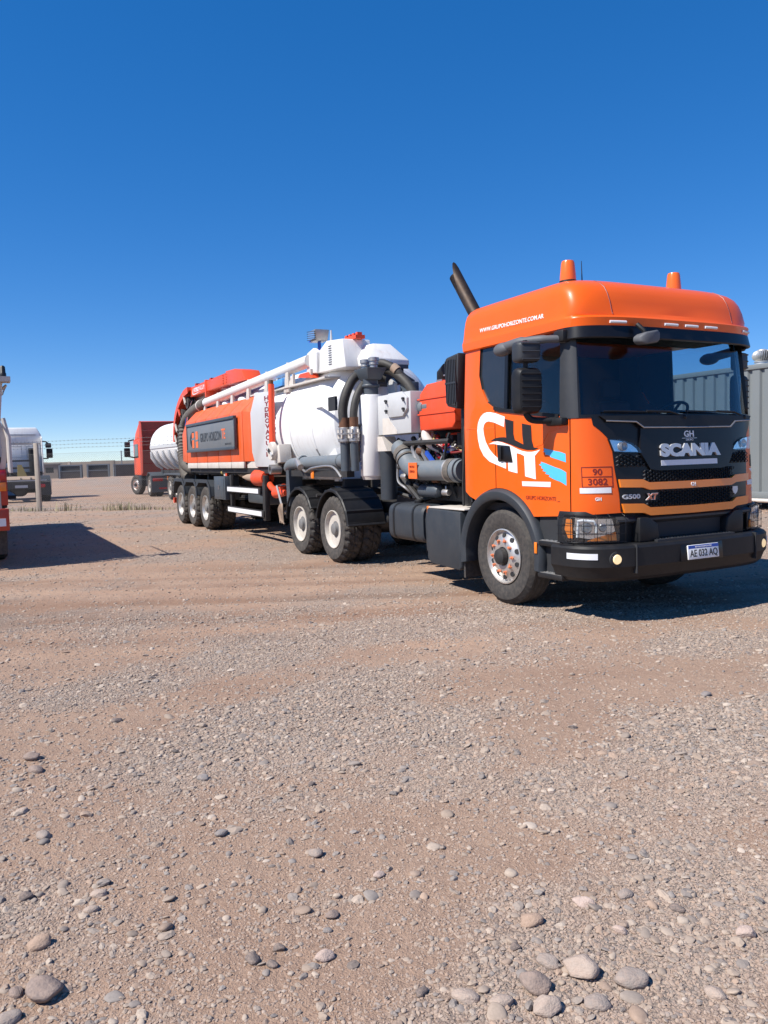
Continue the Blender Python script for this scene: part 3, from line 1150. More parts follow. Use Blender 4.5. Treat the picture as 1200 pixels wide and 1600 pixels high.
door_l.data = door_src.data.copy()
COL.objects.link(door_l)
boolean(door_src, cuts())
boolean(door_src, [MB().prism(DOOR, 'y', -1.6, -1.0)], 'INTERSECT')
boolean(door_l, cuts())
boolean(door_l, [MB().prism(DOOR, 'y', 1.0, 1.6)], 'INTERSECT')
for d_ in (door_src, door_l):
    d_.name = 'door'
    d_.parent = truck
door = door_src
# dark trim on the inside faces of the cab and doors
for d_ in (shell, door_src, door_l):
    d_.data.materials.append(M['interior'])
    for pg in d_.data.polygons:
        c_ = pg.center
        if abs(c_.y) < cw(c_.z) - 0.022 and c_.x < frontx(c_.y, c_.z) - 0.03 and c_.x > XR + 0.02 and c_.z > 1.0:
            pg.material_index = 1

# --- roof
mb = MB()
rr = []
for z, w, xf, xr, xs in [(2.702, 1.172, 1.225, -0.706, 0.92), (2.712, 1.19, 1.335, -0.712, 0.92), (2.785, 1.197, 1.345, -0.715, 0.92), (2.796, 1.195, 1.335, -0.715, 0.92), (2.812, 1.188, 1.275, -0.714, 0.91),
                         (2.85, 1.178, 1.245, -0.712, 0.9), (2.95, 1.168, 1.22, -0.708, 0.88), (3.03, 1.157, 1.188, -0.70, 0.85), (3.09, 1.140, 1.152, -0.69, 0.80),
                         (3.135, 1.108, 1.10, -0.672, 0.74), (3.17, 1.058, 1.03, -0.635, 0.66), (3.20, 0.97, 0.925, -0.555, 0.56), (3.222, 0.80, 0.78, -0.40, 0.44), (3.237, 0.48, 0.58, -0.1, 0.3)]:
    rr.append([(x, y, z) for x, y in plan(w, xf, xr, xs=xs, p=3.4 if z < 2.84 else 4.4)])
mb.rings(rr)
roof = mb.build('roof', 'orange', truck, smooth=24)
# raised centre panel of the roof front and corner seams
seam = MB()
for sgn in (-1, 1):
    pts_ = []
    for z, w, xf, xs in ((2.825, 1.186, 1.272, 0.91), (2.85, 1.178, 1.245, 0.9), (2.95, 1.168, 1.22, 0.88), (3.03, 1.157, 1.188, 0.85), (3.09, 1.140, 1.152, 0.80), (3.135, 1.108, 1.10, 0.74), (3.17, 1.058, 1.03, 0.66)):
        pts_.append((xs + (xf - xs) * (1 - (0.80 / w) ** (3.4 if z < 2.84 else 4.4)) ** (1 / (3.4 if z < 2.84 else 4.4)), sgn * 0.80, z))
    seam.tube(pts_, 0.005, 6)
seam.build('roof_seam', 'decalred', roof)
hatch = MB().box(0.05, 0.70, -0.38, 0.38, 3.225, 3.262, (0.03, 0.03, 0.03, 0.03))
hatch.build('roof_hatch', 'black', roof, bevel=0.01)


def visx(y, w=1.2, a=0.92, f=1.36, p=3.4):
    return a + (f - a) * max(0, 1 - abs(y / w) ** p) ** (1 / p)


# black sun visor hanging below the roof lip
mb = MB()
ring = []
N_ = 44
for i in range(N_ + 1):
    t = PI * (i / N_) - PI / 2
    y = 1.2 * math.copysign(abs(math.sin(t)) ** (2 / 3.4), math.sin(t))
    x0 = 0.94 + (1.345 - 0.94) * abs(math.cos(t)) ** (2 / 3.4)
    ring.append([(x0 - 0.012, y * 0.992, 2.711), (x0 + 0.010, y * 1.002, 2.608), (x0 + 0.004, y * 1.0, 2.598), (x0 - 0.025, y * 0.985, 2.600), (x0 - 0.05, y * 0.97, 2.711)])
mb.rings(ring)
visor = mb.build('sun_visor', 'blackgloss', truck, smooth=25)
for y in (-0.80, -0.17, 0.10, 0.37, 0.98):
    lw_ = 0.085
    pa, pb = [Vector((visx(q, 1.197, 0.92, 1.345), q, 2.742)) for q in (y - lw_, min(1.12, y + lw_))]
    MB().tube([pa, (pa + pb) / 2 + Vector((0.004, 0, 0)), pb], 0.013, 8).build('marker_light', 'reflector', visor)

# --- windows
decal('windscreen', [[(-1.165, 1.875), (1.165, 1.875), (1.142, 2.69), (-1.142, 2.69)]], front_m, 'glass', truck, -0.03, -0.024, (0.022, 0.2), smooth=60)
for mp, dr in ((side_r, door), (side_l, door_l)):
    sg = 1 if mp is side_r else -1
    q = [(0.12, 2.74), (0.99, 2.72), (1.0, 1.89), (0.12, 2.0)]
    decal('door_window', [[(sg * a, b) for a, b in q]], mp, 'sideglass', dr, -0.036, -0.03)
    q = [(-0.36, 2.75), (0.125, 2.745), (0.125, 1.99), (-0.10, 2.02), (-0.25, 2.12), (-0.37, 2.3)]
    decal('quarter_window', [[(sg * a, b) for a, b in q]], mp, 'darkglass', truck, -0.028, -0.02)
    q = [(0.095, 2.738), (0.145, 2.737), (0.145, 2.005), (0.095, 2.01)]
    decal('window_pillar', [[(sg * a, b) for a, b in q]], mp, 'blackgloss', dr, -0.02, -0.004)
    q = [(-0.07, 2.07), (0.02, 2.05), (0.60, 1.975), (0.955, 1.93), (0.955, 1.895), (0.6, 1.94), (0.02, 2.015), (-0.07, 2.04)]
    decal('window_sill', [[(sg * a, b) for a, b in q]], mp, 'black', dr, -0.03, 0.012)

# black pillars and cowl round the windscreen
def theta_map(sg):
    def f(u, v, h):           # u: metres along the outline from x = 0.92 on the side
        w, xf = cw(v), cxf(v)
        if u <= 0:
            return (0.92 + u, sg * (w + h), v)
        k = min(u / 0.45, 1.0) * PI / 2
        s_, c_ = math.sin(k), math.cos(k)
        x = 0.92 + (xf - 0.92) * s_ ** (2 / 3.2)
        y = w * c_ ** (2 / 3.2)
        nx, ny = (max(0, (x - 0.92) / (xf - 0.92))) ** 2.2 / (xf - 0.92), (y / w) ** 2.2 / w
        l = math.hypot(nx, ny)
        return (x + h * nx / l, sg * (y + h * ny / l), v)
    return f


for sg in (-1, 1):
    decal('windscreen_pillar', [[(0.010, 1.885), (0.112, 1.885), (0.116, 2.712), (0.010, 2.712)]], theta_map(sg), 'greyplastic', truck, -0.01, 0.008, (0.008, 0.2), smooth=50)

fo = [(-1.155, 1.882), (1.155, 1.882), (1.135, 2.71), (-1.135, 2.71)]
fi = [(-1.130, 1.912), (1.130, 1.912), (1.107, 2.64), (-1.107, 2.64)]
for i in range(4):
    k = (i + 1) % 4
    decal('windscreen_seal', [[fo[i], fo[k], fi[k], fi[i]]], front_m, 'blackgloss', truck, -0.06, 0.005, (0.02, 0.2), smooth=50)
# --- front panels: everything follows the curved nose
FP = [(-1.06, 1.888), (1.06, 1.888), (1.05, 1.815), (1.0, 1.77), (0.945, 1.71), (0.915, 1.66), (0.897, 1.57), (0.887, 1.42), (0.872, 1.30), (0.855, 1.19), (0.845, 1.02)]
FP = FP + [(-a, b) for a, b in reversed(FP[2:])]
nose = decal('front_panel', [FP], front_m, 'blackgloss', truck, -0.012, 0.006, (0.05, 0.16), smooth=50)
# centre panel carrying the lettering
decal('logo_panel', [[(-0.60, 1.80), (0.60, 1.80), (0.625, 1.56), (0.52, 1.40), (0.42, 1.385), (-0.42, 1.385), (-0.52, 1.40), (-0.625, 1.56)]], front_m, 'blackgloss', truck, 0.0, 0.028, 0.06, smooth=50)
decal('cowl', [[(-1.0, 1.895), (1.0, 1.895), (0.95, 1.855), (0.66, 1.845), (0.58, 1.79), (-0.58, 1.79), (-0.66, 1.845), (-0.95, 1.855)]], front_m, 'black', truck, 0.0, 0.04, 0.06, smooth=50)
cl = MB()
cl.tube([front_m(-0.95, 1.85, 0.045), front_m(-0.66, 1.838, 0.045), front_m(-0.58, 1.785, 0.045), front_m(0, 1.782, 0.045), front_m(0.58, 1.785, 0.045), front_m(0.66, 1.838, 0.045), front_m(0.95, 1.85, 0.045)], 0.007, 6)
cl.build('cowl_edge', 'steel', truck)


def strip(pts, name, m, h):
    decal(name, [pts], front_m, m, truck, -0.004, h, 0.06, smooth=50)


s1 = [(-0.86, 1.318), (-0.62, 1.310), (-0.55, 1.280), (0, 1.276), (0.55, 1.280), (0.62, 1.310), (0.86, 1.318), (0.85, 1.245), (0.62, 1.236), (0.55, 1.212), (0, 1.208), (-0.55, 1.212), (-0.62, 1.236), (-0.85, 1.245)]
s2 = [(-0.84, 1.095), (-0.62, 1.087), (-0.55, 1.050), (0, 1.043), (0.55, 1.050), (0.62, 1.087), (0.84, 1.095), (0.82, 1.012), (0.62, 1.004), (0.55, 0.976), (0, 0.972), (-0.55, 0.976), (-0.62, 1.004), (-0.82, 1.012)]
strip(s1, 'grille_strip', 'trim', 0.035)
strip(s2, 'grille_strip', 'trim', 0.035)


# honeycomb meshes, one thin ring per cell
def honey(poly, name, cell=0.034):
    us = [p[0] for p in poly]
    vs = [p[1] for p in poly]

    def inside(u, v):
        c = False
        for i in range(len(poly)):
            a, b = poly[i], poly[i - 1]
            if (a[1] > v) != (b[1] > v) and u < (b[0] - a[0]) * (v - a[1]) / (b[1] - a[1]) + a[0]:
                c = not c
        return c
    mb = MB()
    r = 0
    v = min(vs)
    while v < max(vs):
        u = min(us) + (cell if r % 2 else 0)
        while u < max(us):
            if inside(u, v):
                ring0, ring1 = [], []
                for k in range(6):
                    t = PI / 3 * k
                    for lst, q, h in ((ring0, 1.0, 0.012), (ring1, 0.80, 0.026)):
                        lst.append(front_m(u + cell * 1.12 * q * math.cos(t), v + cell * 0.54 * q * math.sin(t), h))
                mb.rings([ring0, ring1], cap0=False, cap1=False)
            u += cell * 2
        r += 1
        v += cell * 0.52
    o = mb.build(name, 'greyplastic', nose, smooth=0)
    return stuff(o)


honey([(-0.60, 1.385), (0.60, 1.385), (0.57, 1.292), (-0.57, 1.292)], 'grille_mesh')
honey([(-0.44, 1.20), (0.58, 1.20), (0.56, 1.062), (-0.58, 1.062), (-0.56, 1.10), (-0.44, 1.10)], 'grille_mesh')
for s in (-1, 1):
    honey([(s * 0.875, 1.545), (s * 0.64, 1.525), (s * 0.55, 1.425), (s * 0.86, 1.43)], 'grille_mesh')

# emblem lettering
def put(s, rect, mp, m, parent, h0, h1, bold=0.0, step=None, shear=0.0, spacing=1.0, name='lettering'):
    return decal(name, fit_text(s, *rect, bold=bold, shear=shear, spacing=spacing), mp, m, parent, h0, h1, step, smooth=30)


put('SCANIA', (-0.40, 0.40, 1.508, 1.632), front_m, 'silver', truck, 0.026, 0.045, bold=0.065, step=0.08)
decal('reflective_strip', [[(-0.39, 1.428), (0.36, 1.428), (0.36, 1.478), (-0.39, 1.478)]], front_m, 'reflector', truck, 0.027, 0.031, 0.08)
put('GH', (-0.07, 0.06, 1.69, 1.75), front_m, 'decalwhite', truck, 0.026, 0.032, bold=0.02)
put('GRUPO', (-0.05, 0.05, 1.655, 1.672), front_m, 'decalwhite', truck, 0.026, 0.031)
decal('emblem_line', [[(-0.1, 1.677), (0.1, 1.677), (0.1, 1.681), (-0.1, 1.681)]], front_m, 'decalwhite', truck, 0.026, 0.031)
put('GH', (-0.03, 0.03, 1.225, 1.262), front_m, 'decalwhite', truck, 0.034, 0.039, bold=0.02)
put('G500', (-0.83, -0.645, 1.135, 1.178), front_m, 'silver', truck, 0.005, 0.016, bold=0.03)
put('XT', (-0.595, -0.455, 1.118, 1.180), front_m, 'silver', truck, 0.02, 0.034, bold=0.05, shear=0.25)
put('XT', (-0.590, -0.460, 1.122, 1.176), front_m, 'nutorange', truck, 0.03, 0.037, bold=0.02, shear=0.25)
decal('shield_badge', [[(0.59, 1.195), (0.67, 1.195), (0.675, 1.165), (0.66, 1.135), (0.63, 1.115), (0.60, 1.135), (0.585, 1.165)]], front_m, 'silver', truck, 0.004, 0.016, 0.03)

# upper lamps
for s in (-1, 1):
    ol = [(0.935, 1.685), (0.83, 1.678), (0.71, 1.640), (0.645, 1.595), (0.62, 1.552), (0.76, 1.557), (0.895, 1.565)]
    lp = decal('upper_lamp', [[(s * a, b) for a, b in ol]], front_m, 'blackgloss', truck, 0.0, 0.012, 0.05)
    inn = [(0.92, 1.677), (0.83, 1.668), (0.715, 1.632), (0.66, 1.592), (0.64, 1.562), (0.76, 1.566), (0.885, 1.574)]
    decal('lamp_reflector', [[(s * a, b) for a, b in inn]], front_m, 'lampchrome', lp, 0.008, 0.016, 0.03, smooth=0)
    cc = front_m(s * 0.80, 1.617, 0.02)
    MB().lathe([(0, 0.006), (0.012, 0.04), (0.016, 0.043), (0.02, 0.036), (0.014, 0.03), (0.004, 0.004)], 18, 'x', cc).build('lamp_ring', 'steel', lp)
    decal('lamp_lens', [[(s * a, b) for a, b in ol]], front_m, 'lens', lp, 0.042, 0.046, 0.05, smooth=60)

# --- bumper, lower nose, headlights
def bumpx(y, f=1.545, a=0.99, w=1.27, p=3.6):
    return a + (f - a) * max(0.0, 1 - abs(y / w) ** p) ** (1 / p)


def sweep_front(prof, f, a, w, p=3.6, n=56, t0=-PI / 2, t1=PI / 2):
    """prof: (offset outward, z) pairs swept along a bumper outline"""
    rr = []
    for i in range(n + 1):
        t = t0 + (t1 - t0) * i / n
        cy, cx = math.sin(t), math.cos(t)
        y = w * math.copysign(abs(cy) ** (2 / p), cy)
        x = a + (f - a) * max(0, cx) ** (2 / p)
        nx = max(1e-4, (x - a) / (f - a)) ** (p - 1) / (f - a)
        ny = math.copysign(abs(y / w) ** (p - 1) / w, y)
        l = math.hypot(nx, ny)
        rr.append([(x + d * nx / l, y + d * ny / l, z) for d, z in prof])
    return rr


bumper = MB().rings(sweep_front([(-0.03, 0.735), (0.0, 0.722), (0.018, 0.70), (0.018, 0.535), (-0.005, 0.50), (-0.03, 0.43), (-0.07, 0.395), (-0.16, 0.385), (-0.32, 0.42), (-0.32, 0.735)], 1.53, 0.92, 1.27)).build('bumper', 'black', truck, smooth=22)
for yq in (-0.80, 0.80):
    MB().obox((bumpx(yq, 1.53, 0.92) + 0.006, yq, 0.60), (0.05, 0.008, 0.26), (0, 0, 0)).build('bumper_seam', 'interior', bumper)

# body between bumper and grille
MB().rings(sweep_front([(0.0, 1.03), (0.02, 0.98), (0.01, 0.72), (-0.3, 0.72), (-0.3, 1.03)], 1.36, 0.95, 1.205)).build('lower_nose', 'black', truck, smooth=28)
MB().rings(sweep_front([(0.02, 0.975), (0.05, 0.95), (0.05, 0.93), (0.0, 0.90), (-0.04, 0.90), (-0.04, 0.975)], 1.38, 0.95, 1.2, t0=-0.62, t1=0.62, n=24)).build('nose_ledge', 'greyplastic', truck, smooth=28)
for s in (-1, 1):
    MB().prism([(s * 0.70, 0.965), (s * 0.58, 0.96), (s * 0.47, 0.90), (s * 0.44, 0.735), (s * 0.70, 0.735)], 'x', 1.22, 1.46).build('nose_upright', 'black', truck, bevel=0.018)
MB().box(1.18, 1.385, -0.45, 0.45, 0.76, 0.90).build('nose_recess', 'interior', truck)
# tread plate step on top of the bumper
stp = MB().box(1.30, 1.50, -0.52, 0.52, 0.730, 0.752)
for i in range(26):
    for j in range(3):
        stp.obox((1.36 + 0.05 * j, -0.49 + 0.039 * i, 0.755), (0.022, 0.008, 0.006), (0, 0, 0.6 if (i + j) % 2 else -0.6))
stp.build('bumper_step', 'greyplastic', truck)
# plate
plx = 1.553
plate = MB().obox((plx + 0.012, 0.0, 0.612), (0.014, 0.415, 0.135), (0, -0.10, 0)).build('licence_plate', 'decalwhite', truck, bevel=0.006)
MB().obox((plx - 0.004, 0.0, 0.612), (0.014, 0.56, 0.165), (0, -0.10, 0)).build('plate_holder', 'blackgloss', truck, bevel=0.005)


def plate_m(u, v, h):
    return (plx + 0.0195 + h - (v - 0.612) * -0.10 * -1, u, v)


decal('plate_band', [[(-0.2, 0.645), (0.2, 0.645), (0.2, 0.676), (-0.2, 0.676)]], plate_m, 'plateblue', plate, -0.002, 0.0015)
put('REPUBLICA ARGENTINA', (-0.11, 0.11, 0.654, 0.667), plate_m, 'decalwhite', plate, 0.001, 0.003)
put('AE 032 AQ', (-0.185, 0.185, 0.555, 0.635), plate_m, 'decalblack', plate, -0.001, 0.0025, bold=0.012)
for s in (-1, 1):
    yq = 0.985
    xq = bumpx(yq, 1.53, 0.92) + 0.012
    nx_, ny_ = max(1e-3, (xq - 0.92) / 0.61) ** 2.6 / 0.61, (yq / 1.27) ** 2.6 / 1.27
    nv = Vector((nx_, s * ny_ * 0.5, 0)).normalized()
    c0 = Vector((xq, s * yq, 0.605))
    fl = MB().tube([c0 - nv * 0.03, c0 + nv * 0.006], 0.074, 24).build('fog_lamp', 'interior', truck, bevel=0.004)
    MB().tube([c0 + nv * 0.004, c0 + nv * 0.014], [0.046, 0.040], 20).build('lamp_glass', 'foglit', fl)


def bump_m(u, v, h):
    return (bumpx(u, 1.545, 0.92) + h, u, v)


def bump_side(sg):
    def f(u, v, h):
        t = u
        p = 3.6
        y = sg * 1.27 * math.cos(t) ** (2 / p)
        x = 0.92 + (1.545 - 0.92) * math.sin(t) ** (2 / p)
        return (x + h * math.sin(t), y + sg * h * math.cos(t), v)
    return f


for s in (-1, 1):
    decal('reflective_strip', [[(0.14, 0.605), (0.62, 0.605), (0.62, 0.66), (0.14, 0.66)]], bump_side(s), 'reflector', truck, 0.004, 0.018, 0.06)
    cc = [1.02, s * 1.262, 0.60]
    MB().cyl((1.0, s * 1.24, 0.60), (1.0, s * 1.283, 0.60), 0.022).build('bumper_bolt', 'interior', truck)
    # headlight on the corner
    def hl_map(u, v, h, s=s):
        p = 3.6
        w, a, f = 1.215, 0.93, 1.385
        t = u
        y = s * w * math.cos(t) ** (2 / p)
        x = a + (f - a) * math.sin(t) ** (2 / p)
        nx, ny = max(1e-3, (x - a) / (f - a)) ** 2.6 / (f - a), (abs(y) / w) ** 2.6 / w
        l = math.hypot(nx, ny)
        return (x + h * nx / l, y + s * h * ny / l, v)
    hl = decal('headlight', [[(0.10, 1.005), (0.92, 0.985), (1.0, 0.93), (1.0, 0.745), (0.14, 0.745), (0.06, 0.85)]], hl_map, 'blackgloss', truck, 0.0, 0.024, (0.06, 0.1))
    decal('lamp_reflector', [[(0.30, 0.975), (0.90, 0.962), (0.94, 0.85), (0.80, 0.80), (0.55, 0.785), (0.36, 0.80), (0.27, 0.87)]], hl_map, 'lampchrome', hl, 0.024, 0.034, (0.05, 0.04), smooth=0)
    for tq, zq, rq in ((0.50, 0.885, 0.052), (0.76, 0.885, 0.04)):
        c0 = hl_map(tq, zq, 0.036)
        c1 = hl_map(tq, zq, 0.052)
        MB().tube([c0, c1], [rq, rq * 0.8], 16).build('lamp_ring', 'steel', hl)
        MB().sphere(c1, rq * 0.7, 14, 8).build('bulb_lens', 'lens', hl)
    decal('side_indicator', [[(0.14, 0.965), (0.24, 0.962), (0.25, 0.79), (0.17, 0.79), (0.11, 0.87)]], hl_map, 'amber', hl, 0.024, 0.036, 0.05)
    decal('indicator', [[(0.62, 0.79), (0.95, 0.84), (0.96, 0.765), (0.5, 0.765)]], hl_map, 'amber', hl, 0.024, 0.036, 0.05)
    decal('lamp_lens', [[(0.12, 0.99), (0.92, 0.975), (0.98, 0.93), (0.98, 0.76), (0.15, 0.76), (0.09, 0.85)]], hl_map, 'lens', hl, 0.058, 0.062, (0.06, 0.12), smooth=60)
    dr = MB()
    dr.tube([hl_map(a_, b_, 0.045) for a_, b_ in ((0.34, 0.80), (0.36, 0.95), (0.44, 0.955), (0.62, 0.945), (0.66, 0.90), (0.66, 0.84))], 0.011, 8)
    dr.build('daytime_lamp', 'decalwhite', hl)
    g = MB()
    us = [0.07 + i * 0.97 / 5 for i in range(6)]
    for u in us:
        g.tube([hl_map(u, 0.73, 0.02), hl_map(u, 0.76, 0.085), hl_map(u, 0.98, 0.085), hl_map(u, 1.01, 0.02)], 0.0032, 6)
    for v in (0.755, 0.83, 0.908, 0.985):
        g.tube([hl_map(0.05 + 1.0 * i / 24, v, 0.085) for i in range(25)], 0.0032, 6)
    stuff(g.build('wire_guard', 'blackgloss', hl, smooth=60))

# corner hazard label, strips
def corner_m(u, v, h):
    return front_m(u, v, h)


# the label wraps the nose corner: u measured along the outline
_ol = [(frontx(y, 1.3), y) for y in np.linspace(-1.199, -0.80, 500)]
_cum = [0.0]
for a, b in zip(_ol, _ol[1:]):
    _cum.append(_cum[-1] + math.hypot(b[0] - a[0], b[1] - a[1]))
_oy = [p[1] for p in _ol]


def corner_r(u, v, h):         # u = arc length from the side
    return front_m(float(np.interp(u, _cum, _oy)), v, h)


def corner_l(u, v, h):
    x, y, z = corner_r(-u, v, h)
    return (x, -y, z)


def arc_of(y):
    return float(np.interp(y, _oy, _cum))


ua, ub = arc_of(-1.143), arc_of(-0.908)
for cm, sg in ((corner_r, 1), (corner_l, -1)):
    a_, b_ = (ua, ub) if sg > 0 else (-ub, -ua)
    if sg > 0:
        for (p, q) in (((a_, 1.435), (b_, 1.435)), ((a_, 1.347), (b_, 1.347)), ((a_, 1.256), (b_, 1.256))):
            decal('label_border', [[(p[0], p[1] - 0.003), (q[0], q[1] - 0.003), (q[0], q[1] + 0.003), (p[0], p[1] + 0.003)]], cm, 'decalred', truck, 0.0, 0.003, 0.02)
        for p in (a_, b_ - 0.006):
            decal('label_border', [[(p, 1.256), (p + 0.006, 1.256), (p + 0.006, 1.435), (p, 1.435)]], cm, 'decalred', truck, 0.0, 0.0035, 0.05)
        w_ = b_ - a_
        put('90', (a_ + 0.36 * w_, a_ + 0.66 * w_, 1.362, 1.42), cm, 'decalred', truck, 0.0, 0.003, bold=0.012, step=0.02)
        put('3082', (a_ + 0.20 * w_, a_ + 0.82 * w_, 1.272, 1.332), cm, 'decalred', truck, 0.0, 0.003, bold=0.012, step=0.02)
    else:
        w_ = b_ - a_
        for i_ in range(4):
            decal('dark_bar', [[(a_ + w_ * (0.35 + 0.15 * i_), 1.38), (a_ + w_ * (0.43 + 0.15 * i_), 1.38), (a_ + w_ * (0.43 + 0.15 * i_), 1.50), (a_ + w_ * (0.35 + 0.15 * i_), 1.50)]], cm, 'decalblack', truck, 0.0, 0.003, 0.02)
        decal('white_chevron', [[(a_ + w_ * 0.2, 1.36), (b_, 1.36), (b_, 1.27)]], cm, 'decalwhite', truck, 0.0, 0.003, 0.02)
    decal('reflective_strip', [[(a_ - 0.02, 1.197), (b_ - 0.02, 1.197), (b_ - 0.02, 1.247), (a_ - 0.02, 1.247)]], cm, 'reflector', truck, 0.0, 0.004, 0.03)
    put('GH', (a_ + 0.40 * w_, a_ + 0.60 * w_, 1.128, 1.160), cm, 'decalwhite', truck, 0.0, 0.003, bold=0.03, step=0.02)

# --- door artwork
Cp = [(0.12, 1.957), (-0.045, 2.003), (-0.13, 2.018), (-0.20, 2.022), (-0.26, 2.010), (-0.305, 1.985), (-0.34, 1.95), (-0.365, 1.905), (-0.378, 1.842), (-0.369, 1.745), (-0.336, 1.648), (-0.268, 1.565), (-0.164, 1.502), (-0.039, 1.468), (0.126, 1.425),
      (0.128, 1.491), (0.03, 1.514), (-0.077, 1.568), (-0.16, 1.63), (-0.227, 1.713), (-0.258, 1.796), (-0.265, 1.85), (-0.255, 1.885), (-0.235, 1.908), (-0.20, 1.922), (-0.16, 1.924), (-0.07, 1.908), (0.102, 1.854)]
L1 = [(0.12, 1.935), (0.262, 1.904), (0.259, 1.776), (0.284, 1.704), (0.14, 1.731)]
L2 = [(0.399, 1.874), (0.543, 1.849), (0.552, 1.702), (0.582, 1.627), (0.422, 1.649), (0.404, 1.757)]
BW = [(-0.134, 1.717), (-0.085, 1.735), (-0.03, 1.746), (0.035, 1.75), (0.103, 1.749), (0.19, 1.736), (0.274, 1.717), (0.418, 1.666), (0.49, 1.645), (0.558, 1.633), (0.656, 1.627), (0.587, 1.608), (0.478, 1.610), (0.355, 1.632), (0.209, 1.672), (0.08, 1.703), (-0.043, 1.717)]
WW = [(-0.17, 1.685), (-0.077, 1.708), (-0.01, 1.71), (0.058, 1.699), (0.209, 1.661), (0.334, 1.619), (0.40, 1.602), (0.477, 1.592), (0.55, 1.590), (0.62, 1.598), (0.679, 1.610), (0.631, 1.576), (0.595, 1.549), (0.606, 1.322), (0.441, 1.351), (0.431, 1.552), (0.37, 1.572), (0.308, 1.582), (0.317, 1.38), (0.169, 1.404), (0.153, 1.598), (0.012, 1.672), (-0.078, 1.685)]
B1 = [(0.723, 1.623), (1.066, 1.562), (1.07, 1.484), (0.97, 1.499), (0.90, 1.518), (0.83, 1.535), (0.815, 1.55), (0.75, 1.562), (0.755, 1.58), (0.722, 1.587), (0.745, 1.602)]
B2 = [(0.656, 1.465), (0.69, 1.476), (0.685, 1.492), (0.75, 1.478), (1.072, 1.39), (1.07, 1.268), (0.857, 1.331), (0.80, 1.352), (0.815, 1.364), (0.746, 1.378), (0.765, 1.392), (0.71, 1.405), (0.73, 1.42), (0.69, 1.432), (0.70, 1.445)]
for nm, pl, mm, h in (('white_letter', Cp, 'decalwhite', 0.0025), ('black_letter_stroke', L1, 'decalblack', 0.003), ('black_letter_stroke', L2, 'decalblack', 0.003),
                      ('black_wave', BW, 'decalblack', 0.0035), ('white_wave', WW, 'decalwhite', 0.004), ('blue_stripe', B1, 'decalblue', 0.0025), ('blue_stripe', B2, 'decalblue', 0.0025)):
    for sgn, mp, dr in ((1, side_r, door), (-1, side_l, door_l)):
        if nm.startswith('white_l') or nm.startswith('bl') or nm.startswith('white_w'):
            def mp2(u, v, h, mp=mp, sgn=sgn):
                if u > 0.92:
                    p = theta_map(-1 if sgn > 0 else 1)((u - 0.92) * 0.21, v, h)
                    return p
                return mp(sgn * u, v, h)
            decal(nm, [pl], mp2, mm, dr, 0.0005, h, (0.03, 0.4))
decal('reflective_strip', [[(0.388, 1.3), (0.829, 1.3), (0.824, 1.251), (0.393, 1.253)]], side_r, 'reflector', door, 0.0005, 0.004)
put('GRUPO HORIZONTE', (0.446, 0.90, 1.122, 1.160), side_r, 'decalred', door, 0.0005, 0.003, bold=0.004)
put('.AR', (0.915, 0.955, 1.113, 1.122), side_r, 'decalred', door, 0.0005, 0.003)


def roofside(u, v, h):
    return (u, -(float(np.interp(v, [2.702, 2.712, 2.785, 2.796, 2.812, 2.85, 2.95], [1.172, 1.19, 1.197, 1.195, 1.188, 1.178, 1.168])) + h), v)


def url_m(u, v, h):
    return roofside(u, v - 0.02 * (u + 0.33), h)


put('WWW.GRUPOHORIZONTE.COM.AR', (-0.33, 0.73, 2.872, 2.915), url_m, 'decalwhite', roof, 0.0015, 0.005, bold=0.012)

# door handle in its recess, both sides
for s in (-1, 1):
    hd = MB().prism([(-0.01, 1.675), (0.17, 1.66), (0.20, 1.655), (0.245, 1.49), (0.0, 1.505)], 'y', s * 1.19, s * 1.216).build('door_handle', 'blackgloss', door if s < 0 else door_l, bevel=0.008)
    MB().box(0.04, 0.085, min(s * 1.21, s * 1.238), max(s * 1.21, s * 1.238), 1.52, 1.655).build('handle_grip', 'black', hd, bevel=0.008)
    # recess below the mirror foot
    MB().prism([(0.59, 1.915), (1.05, 1.86), (0.95, 1.79), (0.79, 1.757), (0.71, 1.655), (0.62, 1.64), (0.565, 1.72)], 'y', s * 1.198, s * 1.2035).build('door_scoop', 'orange', door if s < 0 else door_l, smooth=0)
# body crease along the door, rear wall fittings
for s in (-1, 1):
    MB().tube([(-0.58, s * 1.1995, 1.86), (-0.07, s * 1.1995, 1.852)], 0.0035, 6).build('body_crease', 'decalorange', truck)

